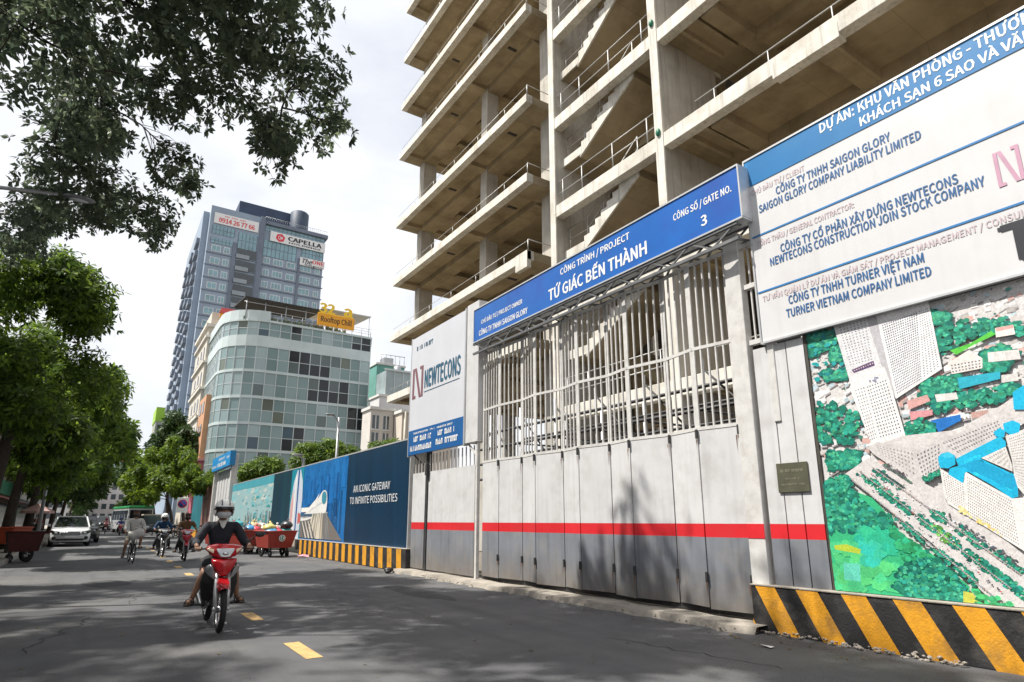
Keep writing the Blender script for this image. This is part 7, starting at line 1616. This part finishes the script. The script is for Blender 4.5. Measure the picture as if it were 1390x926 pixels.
m = MB(); m.faces([(6.62, 4.74, .012), (6.60, 4.60, .02), (6.53, 4.6, .012), (6.54, 4.75, .03)], [(0, 1, 2, 3)]); props(m.build('paper_scrap', M_wpaint, origin=(6.58, 4.68, 0)), 'small white paper scrap on the asphalt before the near barrier', 'litter')
m = MB(); m.ball((6.95, 16.7, .08), .12, 0, 1.2, .8, .6, 9, 6); m.ball((6.85, 16.55, .05), .08, 0, 1, 1, .6, 8, 5); props(m.build('rubbish_pile', M_blackp, origin=(6.95, 16.7, 0)), 'little dark rubbish heap at the end of the long striped barrier', 'litter')

def lamp_post(label, x, y, h, dx, dy=0.0, name='street_lamp', group='street lamps'):
    t = thing(name, label, 'street lamp', (x, y, .1), 0, group)
    m = MB(); m.tube([(x, y, .1), (x, y, h*.5), (x, y, h)], [.10, .08, .06], 10); m.build('pole', M_steelg, t)
    m = MB(); m.tube([(x, y, h-.3), (x+dx*.3, y+dy*.3, h-.02), (x+dx*.8, y+dy*.8, h+.12)], [.045, .04, .035], 8); m.build('arm', M_steelg, t)
    m = MB(); k = MB(); k.ball((0, 0, 0), .11, 0, 2.6, 1.0, .55, 14, 8); m.faces([(p[0]*(1 if dx > 0 else 1)+x+dx, p[1]+y+dy, p[2]+h+.13) for p in k.v], k.f, 0, True); hd_ = m.build('lamp_head', pm('lamp_grey', (.22, .23, .24), .4, .1, 5, metal=.4), t)
    m = MB(); m.ball((x+dx, y+dy, h+.09), .09, 0, 2.0, .9, .35, 12, 6); m.build('lens', M_lens, hd_)
    return t
lamp_post('street lamp whose long arm crosses the leaves at the upper left', -2.9, 14.2, 7.62, 1.75)
lamp_post('grey street lamp post rising into the leaves behind the dark red handcart', -2.42, 41, 8.0, 1.2)
lamp_post('lamp post standing behind the blue hoarding, right of the glass block', 10.6, 33.6, 7.0, -.5)
lamp_post('small lamp post over the pale arch of the hoarding', 8.0, 30.4, 4.35, -.3)
t = thing('parking_sign', 'white no parking sign plate with blue disc on a post at the right kerb', 'sign', (6.7, 67.2, 0))
m = MB(); m.tube([(6.7, 67.25, 0), (6.7, 67.25, 3.5)], .045, 8); m.build('post', M_steelg, t)
m = MB(); m.box(6.22, 7.18, 67.15, 67.2, 2.15, 3.55, 0, .01); pz = m.build('plate', M_wpaint, t)
m = MB(); m.lathe([(.001, 0), (.40, 0), (.40, .01)], 'Y', 28, 0, (6.7, 67.135, 2.98)); m.build('red_ring', pm('sign_red', (.55, .02, .03), .4, .05, 4), pz)
m = MB(); m.lathe([(.001, 0), (.31, 0), (.31, .01)], 'Y', 28, 0, (6.7, 67.122, 2.98)); m.build('blue_disc', pm('sign_blue_disc', (.02, .06, .35), .4, .05, 4), pz)
m = MB(); m.beam((6.48, 67.115, 3.2), (6.92, 67.115, 2.76), .012, .075); m.build('red_bar', MATS['sign_red'], pz)
um = thing('parasol', 'faded pink street parasol over a small food stall on the left pavement', 'parasol', (-3.05, 48.2, .13))
m = MB(); m.tube([(-3.05, 48.2, .1), (-3.05, 48.2, 2.3)], .025, 7); m.build('pole', M_steelg, um)
m = MB(); n = 8
for k in range(n):
    a, b = 2*math.pi*k/n, 2*math.pi*(k+1)/n; m.poly([(-3.05, 48.2, 2.45), (-3.05+0.85*math.cos(a), 48.2+0.85*math.sin(a), 1.98), (-3.05+0.85*math.cos(b), 48.2+0.85*math.sin(b), 1.98)]); m.poly([(-3.05+0.85*math.cos(a), 48.2+0.85*math.sin(a), 1.98), (-3.05+0.85*math.cos(b), 48.2+0.85*math.sin(b), 1.98), (-3.05+0.86*math.cos(b), 48.2+0.86*math.sin(b), 1.84), (-3.05+0.86*math.cos(a), 48.2+0.86*math.sin(a), 1.84)])
m.build('canopy', pm('parasol_pink', (.50, .32, .30), .9, .12, 3), um)
st = thing('food_stall', 'small steel food stall under the pink parasol', 'stall', (-2.9, 47.8, .13))
m = MB(); m.box(-3.4, -2.5, 47.4, 48.0, .75, .82, 0, .01); m.build('counter', M_steelg, st)
m = MB(); m.box(-3.36, -2.54, 47.44, 47.96, .45, .74); m.build('cabinet', M_binr, st)
for x, y in ((-3.35, 47.45), (-2.55, 47.45), (-3.35, 47.95), (-2.55, 47.95)):
    m = MB(); m.tube([(x, y, .13), (x, y, .45)], .02, 6); m.build('leg', M_steelg, st)
m = MB(); m.box(-3.3, -2.7, 47.5, 47.9, .83, 1.2); m.build('glass_case', M_cgl, st)
rider('vendor in red shirt standing behind the food stall', (-3.0, 49.4, .13), R(10), dict(pelvis=(0, 0, .93), chest=(0, .0, 1.28), neck=(0, 0, 1.44), head=(0, -.01, 1.57), shL=(.19, 0, 1.37), elL=(.24, .02, 1.10), wrL=(.22, -.10, .90), hdL=(.21, -.15, .86), shR=(-.19, 0, 1.37), elR=(-.24, .02, 1.10), wrR=(-.22, -.10, .90), hdR=(-.21, -.15, .86), hpL=(.10, 0, .90), knL=(.11, -.01, .50), anL=(.11, .02, .08), toL=(.12, -.12, .05), hpR=(-.10, 0, .90), knR=(-.11, -.01, .50), anR=(-.11, .02, .08), toR=(-.12, -.12, .05)), pm('shirt_red', (.3, .04, .03), .9), M_short, None, None, M_blackp, 0, 1)
bp = thing('blue_panel_fence', 'blue sheet fence on the left pavement at the picture edge', 'fence', (-4.9, 27, .13))
m = MB(); m.box(-5.0, -4.9, 24, 30, 1.6, 4.2); m.build('sheet', pm('fence_blue', (.02, .10, .25), .6, .15, 1, streak=.3), bp)
for y in (24.1, 27, 29.9):
    m = MB(); m.tube([(-4.86, y, .13), (-4.86, y, 4.3)], .05, 7); m.build('post', M_steelg, bp)
tp = thing('tarp_heap', 'tall grey tarpaulin covering stacked goods on the left pavement', 'tarpaulin', (-4.1, 30.5, .13))
m = MB(); hullm(m, [(-4.7, 29.9, .13), (-3.6, 29.9, .13), (-3.6, 31.1, .13), (-4.7, 31.1, .13), (-4.3, 30.3, 2.9), (-3.95, 30.5, 2.9), (-4.6, 30.2, 1.6), (-3.7, 30.2, 1.5)], 0, .05); m.build('cloth', pm('tarp_grey', (.30, .31, .31), .7, .3, 2.2, .8, 6), tp)
tb = thing('shop_flag_sign', 'upright teal sign board on a post by the first left tree', 'sign', (-4.2, 34.0, .13))
m = MB(); m.tube([(-4.2, 34.06, .13), (-4.2, 34.06, 4.5)], .04, 7); m.build('post', M_steelg, tb)
m = MB(); m.box(-4.5, -3.9, 33.95, 34.02, 2.4, 4.4, 0, .02); m.build('board', pm('teal_board', (.04, .28, .26), .5, .2, 3), tb)
